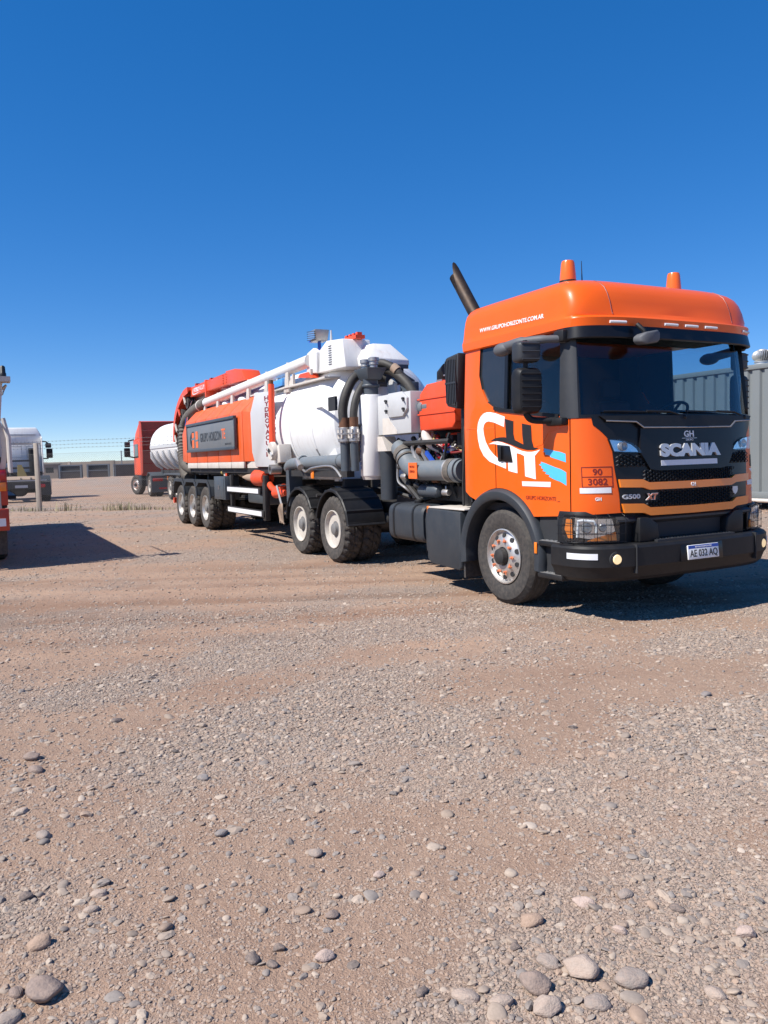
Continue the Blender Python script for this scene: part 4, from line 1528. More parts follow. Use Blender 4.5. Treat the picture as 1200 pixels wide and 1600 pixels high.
# --- mirrors
for s in (-1, 1):
    mr = MB().tube(bez([(1.02, s * 1.17, 2.615), (0.90, s * 1.33, 2.62), (0.70, s * 1.42, 2.62), (0.48, s * 1.44, 2.60)], 6), [0.035] * 6 + [0.04] * 6 + [0.05] * 7, 12)
    mr = mr.build('mirror_arm', 'mirrorarm', truck)
    MB().sphere((0.43, s * 1.44, 2.585), 0.085, 16, 10, (1.5, 0.8, 0.78)).build('corner_mirror', 'mirrorarm', mr)
    MB().obox((1.0, s * 1.19, 2.64), (0.14, 0.10, 0.11), (0, 0, 0)).build('mirror_bracket', 'black', mr, bevel=0.02)

    def house(name, zc, hgt, wid, par, nrib, mat_):
        mb = MB()
        rr = []
        for k, (dx, f) in enumerate([(-0.075, 0.93), (-0.05, 1.0), (0.03, 1.0), (0.075, 0.90), (0.09, 0.70)]):
            ring = []
            for i in range(28):
                t = 2 * PI * i / 28
                cy = math.copysign(abs(math.cos(t)) ** 0.35, math.cos(t))
                cz = math.copysign(abs(math.sin(t)) ** 0.35, math.sin(t))
                ring.append((0.81 + dx * 0.8 - 0.03 * cy * f, s * 1.455 + s * wid * cy * f * 0.97, zc + hgt * cz * f))
            rr.append(ring)
        mb.rings(rr)
        h_ = mb.build(name, mat_, par, smooth=35)
        for i in range(nrib):
            z = zc - hgt * 0.72 + 1.44 * hgt * i / (nrib - 1)
            r_ = []
            for q in range(9):
                cy = -0.80 + 1.6 * q / 8
                r_.append((0.81 + 0.070 - 0.03 * cy, s * (1.455 + wid * cy * 0.95), z))
            MB().tube(r_, 0.009, 8).build('rib', mat_, h_)
        gl = MB().box(0.708, 0.716, s * 1.455 - wid * 0.8, s * 1.455 + wid * 0.8, zc - hgt * 0.88, zc + hgt * 0.88)
        return h_
    house('upper_mirror', 2.512, 0.098, 0.108, truck, 3, 'greyplastic')
    house('lower_mirror', 2.155, 0.212, 0.122, truck, 6, 'black')
    st_ = MB().tube([(0.80, s * 1.46, 2.62), (0.80, s * 1.46, 1.92)], 0.022, 10)
    st_.tube(bez([(0.80, s * 1.46, 1.95), (0.82, s * 1.40, 1.885), (0.93, s * 1.22, 1.875)], 5), 0.032, 10)
    st_.build('mirror_stem', 'black', truck)
    MB().obox((0.95, s * 1.215, 1.862), (0.24, 0.11, 0.075), (0, 0, 0)).build('mirror_foot', 'black', truck, bevel=0.025)
# kerb mirror hanging in front of the windscreen
km = MB().rings([[(1.37, -0.69, 2.555), (1.47, -0.69, 2.545), (1.47, -0.69, 2.60), (1.37, -0.69, 2.60)], [(1.36, -0.64, 2.53), (1.50, -0.64, 2.52), (1.50, -0.64, 2.635), (1.36, -0.64, 2.625)], [(1.36, -0.50, 2.55), (1.50, -0.50, 2.545), (1.50, -0.50, 2.66), (1.36, -0.50, 2.645)], [(1.38, -0.445, 2.57), (1.47, -0.445, 2.57), (1.47, -0.445, 2.645), (1.38, -0.445, 2.635)]]).build('kerb_mirror', 'mirrorarm', truck, bevel=0.02, seg=3)
MB().tube([(1.36, -0.62, 2.72), (1.42, -0.60, 2.66), (1.43, -0.59, 2.62)], 0.022, 8).build('mirror_stem', 'black', km)

# --- wipers
for y0, y1 in ((-0.05, -0.98), (0.85, -0.02)):
    w_ = MB().tube([front_m(y0, 1.885, 0.03), front_m(y0 * 0.8 + y1 * 0.2, 1.93, 0.035), front_m((y0 + y1) / 2, 1.935, 0.03)], 0.010, 8)
    w_.tube([front_m(y0 * 0.75 + y1 * 0.25 + (y1 - y0) * t, 1.925 + 0.02 * t, 0.012) for t in np.linspace(-0.15, 0.72, 12)], 0.008, 6)
    w_.sphere(front_m(y0, 1.88, 0.03), 0.025, 10, 6)
    w_.build('wiper', 'black', truck)

# --- beacons and antenna
for s in (-1, 1):
    zr = 3.165
    b_ = MB().lathe([(0, 0.098), (0.05, 0.096), (0.075, 0.086), (0.10, 0.084)], 28, 'z', (0.56, s * 0.73, zr)).build('beacon', 'black', truck)
    MB().lathe([(0.09, 0.080), (0.14, 0.079), (0.27, 0.066), (0.292, 0.058), (0.30, 0.03), (0.302, 0.005)], 28, 'z', (0.56, s * 0.73, zr)).build('beacon_lens', 'beacon', b_)
MB().tube([(0.62, -0.60, 3.17), (0.61, -0.60, 3.46)], [0.008, 0.003], 6).build('antenna', 'black', truck)

# --- cab interior
MB().box(-0.64, 1.22, -1.10, 1.10, 0.98, 1.06).build('cab_floor', 'interior', truck)
dash = MB().prism([(0.72, 1.25), (0.70, 1.80), (0.80, 1.89), (1.05, 1.90), (1.22, 1.84), (1.20, 1.25)], 'y', -1.08, 1.08).build('dashboard', 'interior', truck, bevel=0.03)
for y in (-0.62, 0.58):
    st = MB().box(-0.10, 0.42, y - 0.25, y + 0.25, 1.38, 1.52).build('seat', 'seat', truck, bevel=0.05)
    MB().prism([(-0.16, 1.48), (-0.30, 2.12), (-0.26, 2.16), (-0.16, 2.14), (-0.02, 1.52)], 'y', y - 0.24, y + 0.24).build('seat_back', 'seat', st, bevel=0.04)
    MB().prism([(-0.31, 2.19), (-0.33, 2.38), (-0.27, 2.41), (-0.22, 2.38), (-0.21, 2.20)], 'y', y - 0.14, y + 0.14).build('headrest', 'seat', st, bevel=0.03)
    MB().box(-0.05, 0.35, y - 0.2, y + 0.2, 1.06, 1.38).build('seat_base', 'interior', st)
sw = MB()
cen, ax = Vector((0.60, 0.58, 1.92)), Vector((-0.62, 0, 0.78)).normalized()
e1 = Vector((0, 1, 0))
e2 = ax.cross(e1)
sw.rings([[cen + (e1 * math.cos(a) + e2 * math.sin(a)) * (0.235 + 0.017 * math.cos(b)) + ax * 0.017 * math.sin(b) for b in np.linspace(0, 2 * PI, 9)[:-1]] for a in np.linspace(0, 2 * PI, 41)[:-1]], closed=True)
for a in (0.4, PI - 0.4, -PI / 2):
    sw.tube([cen - ax * 0.03, cen + (e1 * math.cos(a) + e2 * math.sin(a)) * 0.23], 0.016, 6)
sw.cyl(cen - ax * 0.05, cen + ax * 0.01, 0.07)
sw.cyl(cen - ax * 0.4, cen - ax * 0.04, 0.04)
sw.build('steering_wheel', 'black', truck)
MB().box(-0.645, -0.62, -1.12, 1.12, 1.05, 2.72).build('cab_back_lining', 'interior', truck)
MB().box(-0.60, 0.10, -1.10, 1.10, 1.20, 1.42).build('bunk', 'seat', truck, bevel=0.04)
MB().box(-0.64, 1.0, -1.10, 1.10, 2.735, 2.76).build('cab_ceiling', 'interior', truck)
MB().box(0.6, 1.0, -1.0, 1.0, 2.66, 2.735).build('header_shelf', 'interior', truck, bevel=0.02)


# --- wheels: hub mesh with tyre, rim and nuts below it; axis along y, outer face towards -y
def tyre_mesh(rad, w, drive, m):
    """w = width; outer face at y = 0, inner at y = w"""
    n = 132
    prof = [(0.055, 0.285), (0.012, 0.300), (0.0, 0.335), (-0.012, 0.40), (-0.006, 0.455), (0.018, rad - 0.030), (0.036, rad - 0.008)]
    tw = w - 0.072
    nt_ = 11
    for i in range(nt_):
        prof.append((0.044 + (tw - 0.016) * i / (nt_ - 1), rad - 0.004 * (2 * i / (nt_ - 1) - 1) ** 2))
    for a, r in ((w - 0.036, rad - 0.008), (w - 0.018, rad - 0.030), (w + 0.006, 0.455), (w + 0.012, 0.40), (w, 0.335), (w - 0.012, 0.300), (w - 0.055, 0.285)):
        prof.append((a, r))
    np_ = len(prof)
    V = []
    for j in range(n):
        t = 2 * PI * j / n
        for k, (a, r) in enumerate(prof):
            i = k - 7
            if 0 <= i < nt_:
                if drive:
                    sgn = 1 if i < 5 else -1
                    ph = (j + sgn * (i if i < 5 else 10 - i) * 0.7) % 6
                    if (ph < 1.6 and i != 5) or i in (5,):
                        r -= 0.024
                else:
                    if i in (2, 5, 8):
                        r -= 0.013
                    elif i in (0, 10) and j % 3 == 0:
                        r -= 0.006
            elif k in (5, 6, 7 + nt_, 8 + nt_) and drive:
                ph = j % 6
                if ph < 2:
                    r -= 0.018
                    a += 0.010 if k < 7 else -0.010
            V.append((r * math.cos(t), a, r * math.sin(t)))
    F = []
    for j in range(n):
        j2 = (j + 1) % n
        for k in range(np_ - 1):
            F.append((j * np_ + k, j * np_ + k + 1, j2 * np_ + k + 1, j2 * np_ + k))
    mb = MB()
    mb.v, mb.f = V, F
    return mb, m


def wheel_kit(kind, rad=0.51, w=0.285, dusty=True):
    """returns a template wheel object (with children), at the origin, not shown"""
    if kind == 'steer':
        hub = MB().lathe([(-0.075, 0.001), (-0.072, 0.055), (-0.06, 0.080), (-0.035, 0.088), (0.03, 0.09), (0.04, 0.12), (0.05, 0.145), (0.20, 0.15), (0.2, 0.001)], 28).build('wheel', 'chassis')
        rim = MB().lathe([(0.055, 0.288), (0.0, 0.292), (-0.004, 0.280), (0.025, 0.268), (0.040, 0.255), (0.020, 0.215), (0.0, 0.185), (-0.012, 0.15), (-0.006, 0.10), (0.02, 0.088), (0.05, 0.10), (0.06, 0.24), (0.23, 0.25), (0.23, 0.288)], 60)
        rim = rim.build('rim', 'alloy', hub, smooth=35)
        holes = MB()
        for i in range(10):
            t = 2 * PI * (i + 0.5) / 10
            c = (0.222 * math.cos(t), 0.222 * math.sin(t))
            holes.tube([(c[0], 0.012, c[1]), (c[0] * 0.98, 0.030, c[1] * 0.98)], 0.026, 14)
        holes.build('hand_hole', 'interior', hub)
        for i in range(10):
            t = 2 * PI * i / 10
            c = (0.1675 * math.cos(t), 0.1675 * math.sin(t))
            nb = MB().lathe([(-0.040, 0.005), (-0.038, 0.010), (-0.02, 0.014), (0.0, 0.015)], 6, 'y', (c[0], 0, c[1]))
            a = t + 1.9 * (i % 2) + 0.4
            nb.add([(c[0] - 0.024 * math.sin(a), -0.024, c[1] + 0.024 * math.cos(a)), (c[0] + 0.024 * math.sin(a), -0.024, c[1] - 0.024 * math.cos(a)), (c[0] + 0.042 * math.cos(a), -0.022, c[1] + 0.042 * math.sin(a))], [(0, 1, 2)])
            nb.build('wheel_nut', 'nutorange', hub)
        mb, m = tyre_mesh(rad, w, False, 'rubber')
    elif kind == 'outer':
        hub = MB().lathe([(0.0, 0.001), (0.002, 0.07), (0.012, 0.085), (0.05, 0.092), (0.055, 0.125), (0.165, 0.135), (0.17, 0.001)], 24)
        for i in range(10):
            t = 2 * PI * i / 10
            hub.lathe([(0.12, 0.012), (0.17, 0.016)], 6, 'y', (0.14 * math.cos(t) * 1.19, 0, 0.14 * math.sin(t) * 1.19))
        hub = hub.build('wheel', 'hubgrey')
        MB().lathe([(0.055, 0.288), (0.0, 0.292), (-0.002, 0.280), (0.028, 0.270), (0.06, 0.262), (0.13, 0.25), (0.165, 0.225), (0.170, 0.12), (0.185, 0.12), (0.185, 0.25), (0.23, 0.288)], 56).build('rim', 'rimwhite', hub, smooth=35)
        mb, m = tyre_mesh(rad, w, True, 'rubberdusty' if dusty else 'rubber')
    else:
        hub = MB().lathe([(0.08, 0.001), (0.08, 0.15), (0.2, 0.15), (0.2, 0.001)], 20).build('wheel', 'chassis')
        MB().lathe([(0.055, 0.288), (0.0, 0.292), (0.03, 0.27), (0.06, 0.15), (0.20, 0.15), (0.23, 0.288)], 40).build('rim', 'rimwhite', hub, smooth=35)
        mb, m = tyre_mesh(rad, w, True, 'rubber')
    mb.build('tyre', m, hub, smooth=32)
    return hub


def set_wheel(kit, parent, x, y, z=0.505, flip=False, spin=0.0, steer=0.0):
    first = not kit.get('used')
    o = kit if first else copy_tree(kit)
    kit['used'] = 1
    if 'used' in o:
        del o['used']
    if first:
        kit['used'] = 1
    o.parent = parent
    o.location = (x, y, z)
    o.rotation_euler = Euler((0, spin, (PI if flip else 0) + steer), 'XYZ')
    return o


KITS = [wheel_kit('steer'), wheel_kit('outer'), wheel_kit('inner')]
set_wheel(KITS[0], truck, 0, -1.165)
set_wheel(KITS[0], truck, 0, 1.165, flip=True, spin=0.7)
for i, x in enumerate((-4.25, -5.59)):
    set_wheel(KITS[1], truck, x, -1.235, spin=0.3 + i)
    set_wheel(KITS[2], truck, x, -0.925, spin=1.1 + i)
    set_wheel(KITS[1], truck, x, 1.235, flip=True, spin=0.5 + i)
    set_wheel(KITS[2], truck, x, 0.925, flip=True, spin=0.2 + i)

# --- front fenders, steps
for s in (-1, 1):
    rr = []
    for i in range(49):
        a = R(-6 + 196 * i / 48)
        if a > PI / 2 + 0.9:
            pass
        c, q = math.cos(a), math.sin(a)
        row = []
        for r, y in ((0.600, 1.205), (0.605, 1.235), (0.63, 1.252), (0.69, 1.250), (0.715, 1.225), (0.722, 1.19), (0.70, 0.86), (0.63, 0.86)):
            k = r
            x, z = k * c, 0.50 + k * q
            if z < 0.50:
                x = k * (1 if c > 0 else -1) * 0.99
            row.append((x, s * y, z))
        rr.append(row)
    fd = MB().rings(rr).build('front_fender', 'skirt', truck, smooth=40)
    MB().obox((0.655, s * 1.256, 0.66), (0.04, 0.012, 0.11)).build('side_marker', 'amber', fd, bevel=0.004)
    # steps between wheel and bumper
    for z, x0, x1 in ((0.735, 0.68, 1.0), (0.425, 0.66, 1.02)):
        sp = MB().box(x0, x1, min(s * 0.95, s * 1.245), max(s * 0.95, s * 1.245), z - 0.05, z).build('cab_step', 'black', truck, bevel=0.012)
        tr = MB()
        for i in range(9):
            for j in range(6):
                tr.obox((x0 + 0.03 + (x1 - x0 - 0.06) * i / 8, s * (0.985 + 0.045 * j), z + 0.004), (0.026, 0.008, 0.008), (0, 0, 0.7 if (i + j) % 2 else -0.7))
        MB().box(x0 + 0.015, x1 - 0.015, min(s * 0.965, s * 1.24), max(s * 0.965, s * 1.24), z, z + 0.004).build('step_plate', 'hubgrey', sp)
        stuff(tr.build('step_tread', 'steel', sp, smooth=0))
    MB().box(0.62, 0.98, min(s * 0.93, s * 1.17), max(s * 0.93, s * 1.17), 0.42, 1.0).build('step_well', 'interior', truck)
    # mud flap behind the front wheel and arch liner
    MB().box(-0.70, -0.665, min(s * 0.86, s * 1.20), max(s * 0.86, s * 1.20), 0.20, 0.60).build('mud_flap', 'rubber', truck)

# --- chassis
ch = MB()
for s in (-1, 1):
    ch.box(-6.35, 1.15, s * 0.44 - 0.045, s * 0.44 + 0.045, 0.72, 1.0)
for x in (-0.9, -2.2, -3.4, -4.9, -6.3):
    ch.box(x - 0.06, x + 0.06, -0.40, 0.40, 0.76, 0.96)
ch.build('chassis_frame', 'chassis', truck)
ax_ = MB()
ax_.cyl((0, -0.95, 0.47), (0, 0.95, 0.47), 0.07)
for x in (-4.25, -5.59):
    ax_.cyl((x, -0.75, 0.505), (x, 0.75, 0.505), 0.11)
    ax_.sphere((x, 0, 0.505), 0.26, 14, 10)
    for s in (-1, 1):
        ax_.sphere((x + 0.45, s * 0.55, 0.62), 0.16, 12, 8, (1, 1, 0.8))
ax_.box(-5.4, -4.4, -0.62, -0.5, 0.62, 0.72)
ax_.box(-5.4, -4.4, 0.5, 0.62, 0.62, 0.72)
ax_.build('axles', 'chassis', truck)
MB().cyl((-3.9, 0, 0.6), (-0.6, 0, 0.8), 0.08).build('drive_shaft', 'chassis', truck)
MB().box(-0.6, 1.05, -0.42, 0.42, 0.45, 1.0).build('engine', 'chassis', truck, bevel=0.05)
MB().box(1.0, 1.3, -0.95, 0.95, 0.44, 0.72).build('bumper_beam', 'chassis', truck)
fw = MB().lathe([(1.02, 0.001), (1.02, 0.45), (1.08, 0.47), (1.1, 0.45), (1.1, 0.001)], 28, 'z', (-4.9, 0, 0)).build('fifth_wheel', 'chassis', truck)

# --- battery box / skirt behind the front wheel, fuel tank, air tank
for s in (-1, 1):
    lo, hi = min(s * 0.74, s * 1.225), max(s * 0.74, s * 1.225)
    sk = MB().prism([(-1.46, 0.34), (-1.38, 0.29), (-0.76, 0.27), (-0.72, 0.30), (-0.72, 0.94), (-1.46, 0.955)], 'y', lo, hi).build('side_skirt', 'skirt', truck, bevel=0.025)
    if s < 0:
        MB().box(-1.44, -0.66, lo + 0.02, hi, 0.955, 0.972).build('step_plate', 'dirtywhite', sk, bevel=0.004)
        MB().prism([(-1.60, 0.42), (-1.50, 0.36), (-1.44, 0.36), (-1.44, 0.94), (-1.58, 0.93), (-1.62, 0.80)], 'y', -1.16, -0.8).build('filter_housing', 'skirt', truck, bevel=0.03)
        MB().obox((-1.475, -1.18, 0.93), (0.05, 0.03, 0.09)).build('side_marker', 'amber', sk, bevel=0.006)
    tk = MB()
    rr = []
    for x, f in ((-2.52, 0.93), (-2.49, 1.0), (-1.66, 1.0), (-1.63, 0.93)):
        ring = []
        for i in range(36):
            t = 2 * PI * i / 36
            cy = math.copysign(abs(math.cos(t)) ** 0.42, math.cos(t))
            cz = math.copysign(abs(math.sin(t)) ** 0.42, math.sin(t))
            ring.append((x, s * 0.91 + 0.28 * cy * f, 0.735 + 0.24 * cz * f))
        rr.append(ring)
    tk = tk.rings(rr).build('fuel_tank', 'bluegrey' if s > 0 else 'skirt', truck, smooth=35)
    for x in (-2.36, -1.86):
        b_ = [[(x + dx, s * 0.91 + 0.286 * math.copysign(abs(math.cos(t)) ** 0.42, math.cos(t)), 0.735 + 0.246 * math.copysign(abs(math.sin(t)) ** 0.42, math.sin(t))) for t in np.linspace(0, 2 * PI, 37)[:-1]] for dx in (-0.02, 0.02)]
        MB().rings(b_, False, False).build('tank_strap', 'black', tk)
    MB().lathe([(0.975, 0.06), (1.01, 0.06), (1.02, 0.05), (1.022, 0.001)], 18, 'z', (-2.1, s * 0.95, 0)).build('filler_cap', 'black', tk)
at = MB().lathe([(-2.05, 0.001), (-2.03, 0.06), (-1.98, 0.085), (-1.62, 0.085), (-1.57, 0.06), (-1.55, 0.001)], 18, 'x', (0, -0.95, 1.14)).build('air_tank', 'bluegrey', truck)
MB().box(-3.1, -0.75, -0.62, 0.62, 1.0, 1.03).build('catwalk', 'steel', truck)

# --- drive-axle fenders: ribbed, one over each axle side
for s in (-1, 1):
    for k, x in enumerate((-4.25, -5.59)):
        mb = MB()
        rr = []
        a0, a1 = (6, 168) if k == 0 else (26, 176)
        ns = 54
        for i in range(ns + 1):
            a = R(a0 + (a1 - a0) * i / ns)
            rb = 0.017 if (i % 7) == 0 else 0.0
            row = []
            for r, y in ((0.550, 1.262), (0.578, 1.262), (0.592 + rb, 1.245), (0.597 + rb, 0.64), (0.575, 0.62), (0.568, 0.64), (0.564, 1.235), (0.545, 1.245)):
                row.append((x + r * math.cos(a) * 1.02, s * y, 0.53 + r * math.sin(a)))
            rr.append(row)
        fd = mb.rings(rr).build('wheel_fender', 'black', truck, smooth=25)
        if k == 0:
            MB().box(x + 0.572, x + 0.60, min(s * 0.64, s * 1.25), max(s * 0.64, s * 1.25), 0.58, 0.64).build('fender_edge', 'black', fd, bevel=0.006)
    MB().tube([(-4.92, s * 0.45, 0.95), (-4.92, s * 1.2, 1.0)], 0.03, 8).build('fender_bracket', 'chassis', truck)

# --- behind the cab: intake grille, exhaust
for s in (-1,):
    ps = [(-1.06, 2.14), (-1.09, 2.66), (-1.05, 2.70), (-0.79, 2.73), (-0.84, 2.10)]
    sn = MB().prism(ps, 'y', -1.16, -1.0).build('air_intake', 'greyplastic', truck, bevel=0.03)
    MB().prism([(-1.04, 2.17), (-1.065, 2.64), (-1.03, 2.675), (-0.82, 2.70), (-0.86, 2.14)], 'y', -1.166, -1.155).build('intake_recess', 'interior', sn)
    for i in range(7):
        x = -1.035 + 0.033 * i
        MB().obox((x, -1.168, 2.415), (0.014, 0.016, 0.50 - 0.008 * abs(i - 3)), (0, -0.03, 0)).build('slat', 'greyplastic', sn)
    MB().obox((-0.94, -1.172, 2.40), (0.23, 0.012, 0.02), (0, 0, 0)).build('slat', 'greyplastic', sn)
MB().box(-0.95, -0.75, -1.05, -0.85, 1.0, 2.15).build('intake_pipe', 'black', truck, bevel=0.04)
ex = MB().tube([(-0.98, -0.62, 1.0), (-0.98, -0.62, 3.0)], 0.07, 18)
ex = ex.build('exhaust_stack', 'exhaust', truck)
p0, p1 = Vector((-0.98, -0.62, 2.95)), Vector((-1.58, -0.72, 3.88))
d_ = (p1 - p0).normalized()
rr = []
for k in range(2):
    for j, t in enumerate(np.linspace(0, 1, 8)):
        r = 0.080 - 0.004 * k * 2
        ring = []
        b1 = d_.cross(Vector((0, 1, 0))).normalized()
        b2 = d_.cross(b1)
        for i in range(20):
            a = 2 * PI * i / 20
            pt = p0 + (p1 - p0) * t + (b1 * math.cos(a) + b2 * math.sin(a)) * r
            if t == 1:
                pt -= d_ * (0.40 + 0.40 * math.cos(a))
            ring.append(pt)
        rr.append(ring) if k == 0 else rr.insert(0, ring)
MB().rings(rr[8:] + rr[:8], False, False).build('exhaust_tip', 'exhaust', ex)
# cab rear suspension struts, hoses at the rear of the cab
cs = MB()
for s in (-1, 1):
    cs.cyl((-0.75, s * 0.7, 1.0), (-0.72, s * 0.75, 1.45), 0.04)
    cs.tube([(-0.80, s * 1.12, 1.0), (-0.80, s * 1.12, 1.25), (-0.78, s * 1.1, 1.9)], 0.014, 6)
cs.box(-0.82, -0.70, -1.0, 1.0, 1.38, 1.46)
cs.box(-1.12, -0.86, -0.75, 0.95, 1.0, 2.05)
cs.build('cab_suspension', 'chassis', truck)


# ================================================================== PUMP UNIT on the tractor chassis
pump = empty('vacuum_pump_unit', TRK, TRZ)
tag(pump, 'vacuum pump set behind the orange cab with red housing, white upright cylinder and black hoses', 'pump unit')
# red housing
rh = MB().prism([(-1.98, 1.90), (-2.0, 2.16), (-1.97, 2.36), (-1.80, 2.47), (-1.16, 2.49), (-1.16, 1.97), (-1.22, 1.90)], 'y', -0.98, 0.85).build('red_housing', 'red', pump, bevel=0.02)
sm_ = MB()
sm_.box(-2.012, -1.15, -0.992, -0.975, 2.285, 2.30)
sm_.box(-2.012, -1.15, -0.992, -0.975, 2.095, 2.11)
sm_.build('housing_ledge', 'red', rh)
MB().prism([(-1.75, 1.50), (-1.80, 1.86), (-1.50, 1.86), (-1.28, 1.50)], 'y', -0.72, 0.6).build('lower_housing', 'red', pump, bevel=0.02)
MB().box(-1.52, -1.44, -0.726, -0.718, 1.70, 1.78).build('sticker', 'decalwhite', pump)
MB().tube([(-2.02, -0.55, 2.40), (-2.02, -0.55, 2.62), (-1.93, -0.55, 2.66)], 0.12, 18).build('inlet_elbow', 'black', pump)
MB().box(-2.10, -1.98, -0.70, -0.45, 2.22, 2.40).build('inlet_filter', 'dirtywhite', pump, bevel=0.02)
tp = MB()
tp.cyl((-1.45, -0.75, 2.48), (-1.45, -0.75, 2.56), 0.02, n=8)
tp.box(-1.60, -1.28, -0.85, -0.60, 2.555, 2.57)
tp.box(-1.75, -1.62, -0.86, -0.70, 2.47, 2.52)
tp.build('rain_cap', 'steel', pump)
# white upright cyclone
cx_, cy_ = -3.10, -1.10
cyc = MB().lathe([(1.32, 0.001), (1.32, 0.158), (1.335, 0.168), (2.42, 0.168), (2.44, 0.158), (2.44, 0.001)], 36, 'z', (cx_, cy_, 0)).build('white_cylinder', 'white', pump)
MB().lathe([(1.275, 0.001), (1.275, 0.14), (1.32, 0.155)], 30, 'z', (cx_, cy_, 0)).build('cylinder_base', 'dirtywhite', cyc)


def cyl_m(u, v, h):
    a = -PI / 2 + u / 0.168
    return (cx_ + (0.168 + h) * math.cos(a), cy_ + (0.168 + h) * math.sin(a), v)


for i, t_ in enumerate('HYDROVACUUM'):
    z = 2.02 - 0.058 * i
    put(t_, (-0.06, -0.015, z - 0.022, z + 0.022), cyl_m, 'plateblue', cyc, 0.0005, 0.004, bold=0.03, name='letter')
MB().tube([(cx_, cy_, 2.44), (cx_, cy_, 2.70)], 0.105, 24).build('upper_pipe', 'bluegrey', pump)
MB().lathe([(2.545, 0.12), (2.555, 0.128), (2.575, 0.128), (2.585, 0.12)], 24, 'z', (cx_, cy_, 0)).build('pipe_flange', 'bluegrey', pump)
# hopper head and two couplings
MB().rings([[(cx_ - 0.12, cy_ - 0.10, 2.645), (cx_ + 0.14, cy_ - 0.10, 2.645), (cx_ + 0.14, cy_ + 0.10, 2.645), (cx_ - 0.12, cy_ + 0.10, 2.645)],
            [(cx_ - 0.22, cy_ - 0.15, 2.80), (cx_ + 0.22, cy_ - 0.15, 2.80), (cx_ + 0.22, cy_ + 0.15, 2.80), (cx_ - 0.22, cy_ + 0.15, 2.80)]]).build('hopper_head', 'bluegrey', pump, bevel=0.008)
for dx in (-0.14, 0.12):
    v_ = MB().lathe([(2.79, 0.055), (2.84, 0.055), (2.845, 0.068), (2.86, 0.068), (2.865, 0.06), (2.89, 0.06), (2.895, 0.075), (2.94, 0.075), (2.945, 0.055), (2.95, 0.001)], 20, 'z', (cx_ + dx, cy_, 0)).build('hose_coupling', 'strap' if dx > 9 else 'steel', pump)
# grey valve box with octagonal cover
vb = MB().box(-3.0, -2.03, -1.08, -0.72, 1.88, 2.41).build('valve_box', 'palegrey', pump, bevel=0.008)
oc = [(-2.56, 2.415), (-2.20, 2.415), (-2.07, 2.33), (-2.07, 2.19), (-2.19, 2.10), (-2.54, 2.10), (-2.66, 2.20), (-2.66, 2.33)]
MB().prism(oc, 'y', -1.115, -1.08).build('cover_plate', 'palegrey', vb, bevel=0.006)
for x in (-2.60, -2.13):
    for z in (2.19, 2.32):
        bt = MB()
        bt.tube([(x, -1.115, z), (x, -1.15, z)], 0.016, 8)
        bt.tube([(x, -1.14, z), (x + 0.035, -1.15, z - 0.035)], 0.011, 6)
        bt.build('cover_clamp', 'interior', vb)
MB().prism([(-2.40, 1.88), (-2.40, 1.92), (-2.64, 2.10), (-2.80, 2.10), (-2.80, 1.88)], 'y', -1.084, -1.078).build('gusset', 'dirtywhite', vb)
MB().prism([(-2.95, 1.66), (-2.95, 1.86), (-2.80, 1.86), (-2.66, 1.66)], 'y', -1.10, -0.90).build('bracket', 'dirtywhite', pump)
MB().cyl((-2.82, -1.0, 1.0), (-2.82, -1.0, 1.66), 0.115, n=20).build('support_column', 'skirt', pump)
MB().tube([(-2.10, -0.9, 2.20), (-1.80, -0.9, 2.20)], 0.085, 20).build('outlet_pipe', 'pipegrey', pump)
MB().lathe([(-2.02, 0.092), (-2.01, 0.098), (-1.93, 0.098), (-1.92, 0.092)], 20, 'x', (0, -0.9, 2.20)).build('pipe_sleeve', 'pipegrey', pump)
for z in (2.05, 1.98):
    MB().tube([(-1.95, -0.9, z - 0.02), (-1.80, -0.9, z - 0.02)], 0.05, 12).build('outlet_pipe', 'pipegrey', pump)
# dark steel structure and grey back plates
MB().box(-2.65, -1.2, -0.62, 0.62, 1.03, 1.96).build('pump_block', 'chassis', pump, bevel=0.02)
MB().box(-2.95, -2.70, -0.72, -0.55, 2.35, 2.60).build('silencer', 'bluegrey', pump, bevel=0.02)
MB().prism([(-3.20, 2.35), (-3.20, 2.62), (-3.08, 2.68), (-2.98, 2.60), (-2.98, 2.35)], 'y', -0.78, -0.74).build('back_plate', 'palegrey', pump)
rnd0 = random.Random(9)
fr = MB()
for a, b in (((-2.35, -1.0, 1.75), (-1.25, -1.0, 1.75)), ((-2.35, -0.95, 1.62), (-1.9, -0.95, 1.30)), ((-2.3, -0.9, 1.82), (-1.6, -0.9, 1.25)), ((-2.62, -0.9, 1.3), (-2.05, -0.9, 0.95)), ((-2.6, -0.8, 1.30), (-1.2, -0.8, 1.12))):
    fr.tube([a, b], 0.035, 6)
fr.box(-2.3, -1.15, -0.85, -0.55, 1.02, 1.2)
for q in range(22):
    x_, z_ = rnd0.uniform(-2.6, -1.1), rnd0.uniform(1.0, 1.32)
    fr.tube([(x_, -0.92 + 0.25 * rnd0.random(), z_), (x_ + rnd0.uniform(-0.3, 0.3), -0.92 + 0.25 * rnd0.random(), z_ + rnd0.uniform(-0.1, 0.25))], rnd0.uniform(0.012, 0.03), 6)
for q in range(6):
    x_ = -2.5 + 0.22 * q
    fr.box(x_, x_ + 0.12, -0.80, -0.62, 1.5, 1.75 + 0.02 * q)
fr.build('pump_frame', 'chassis', pump)
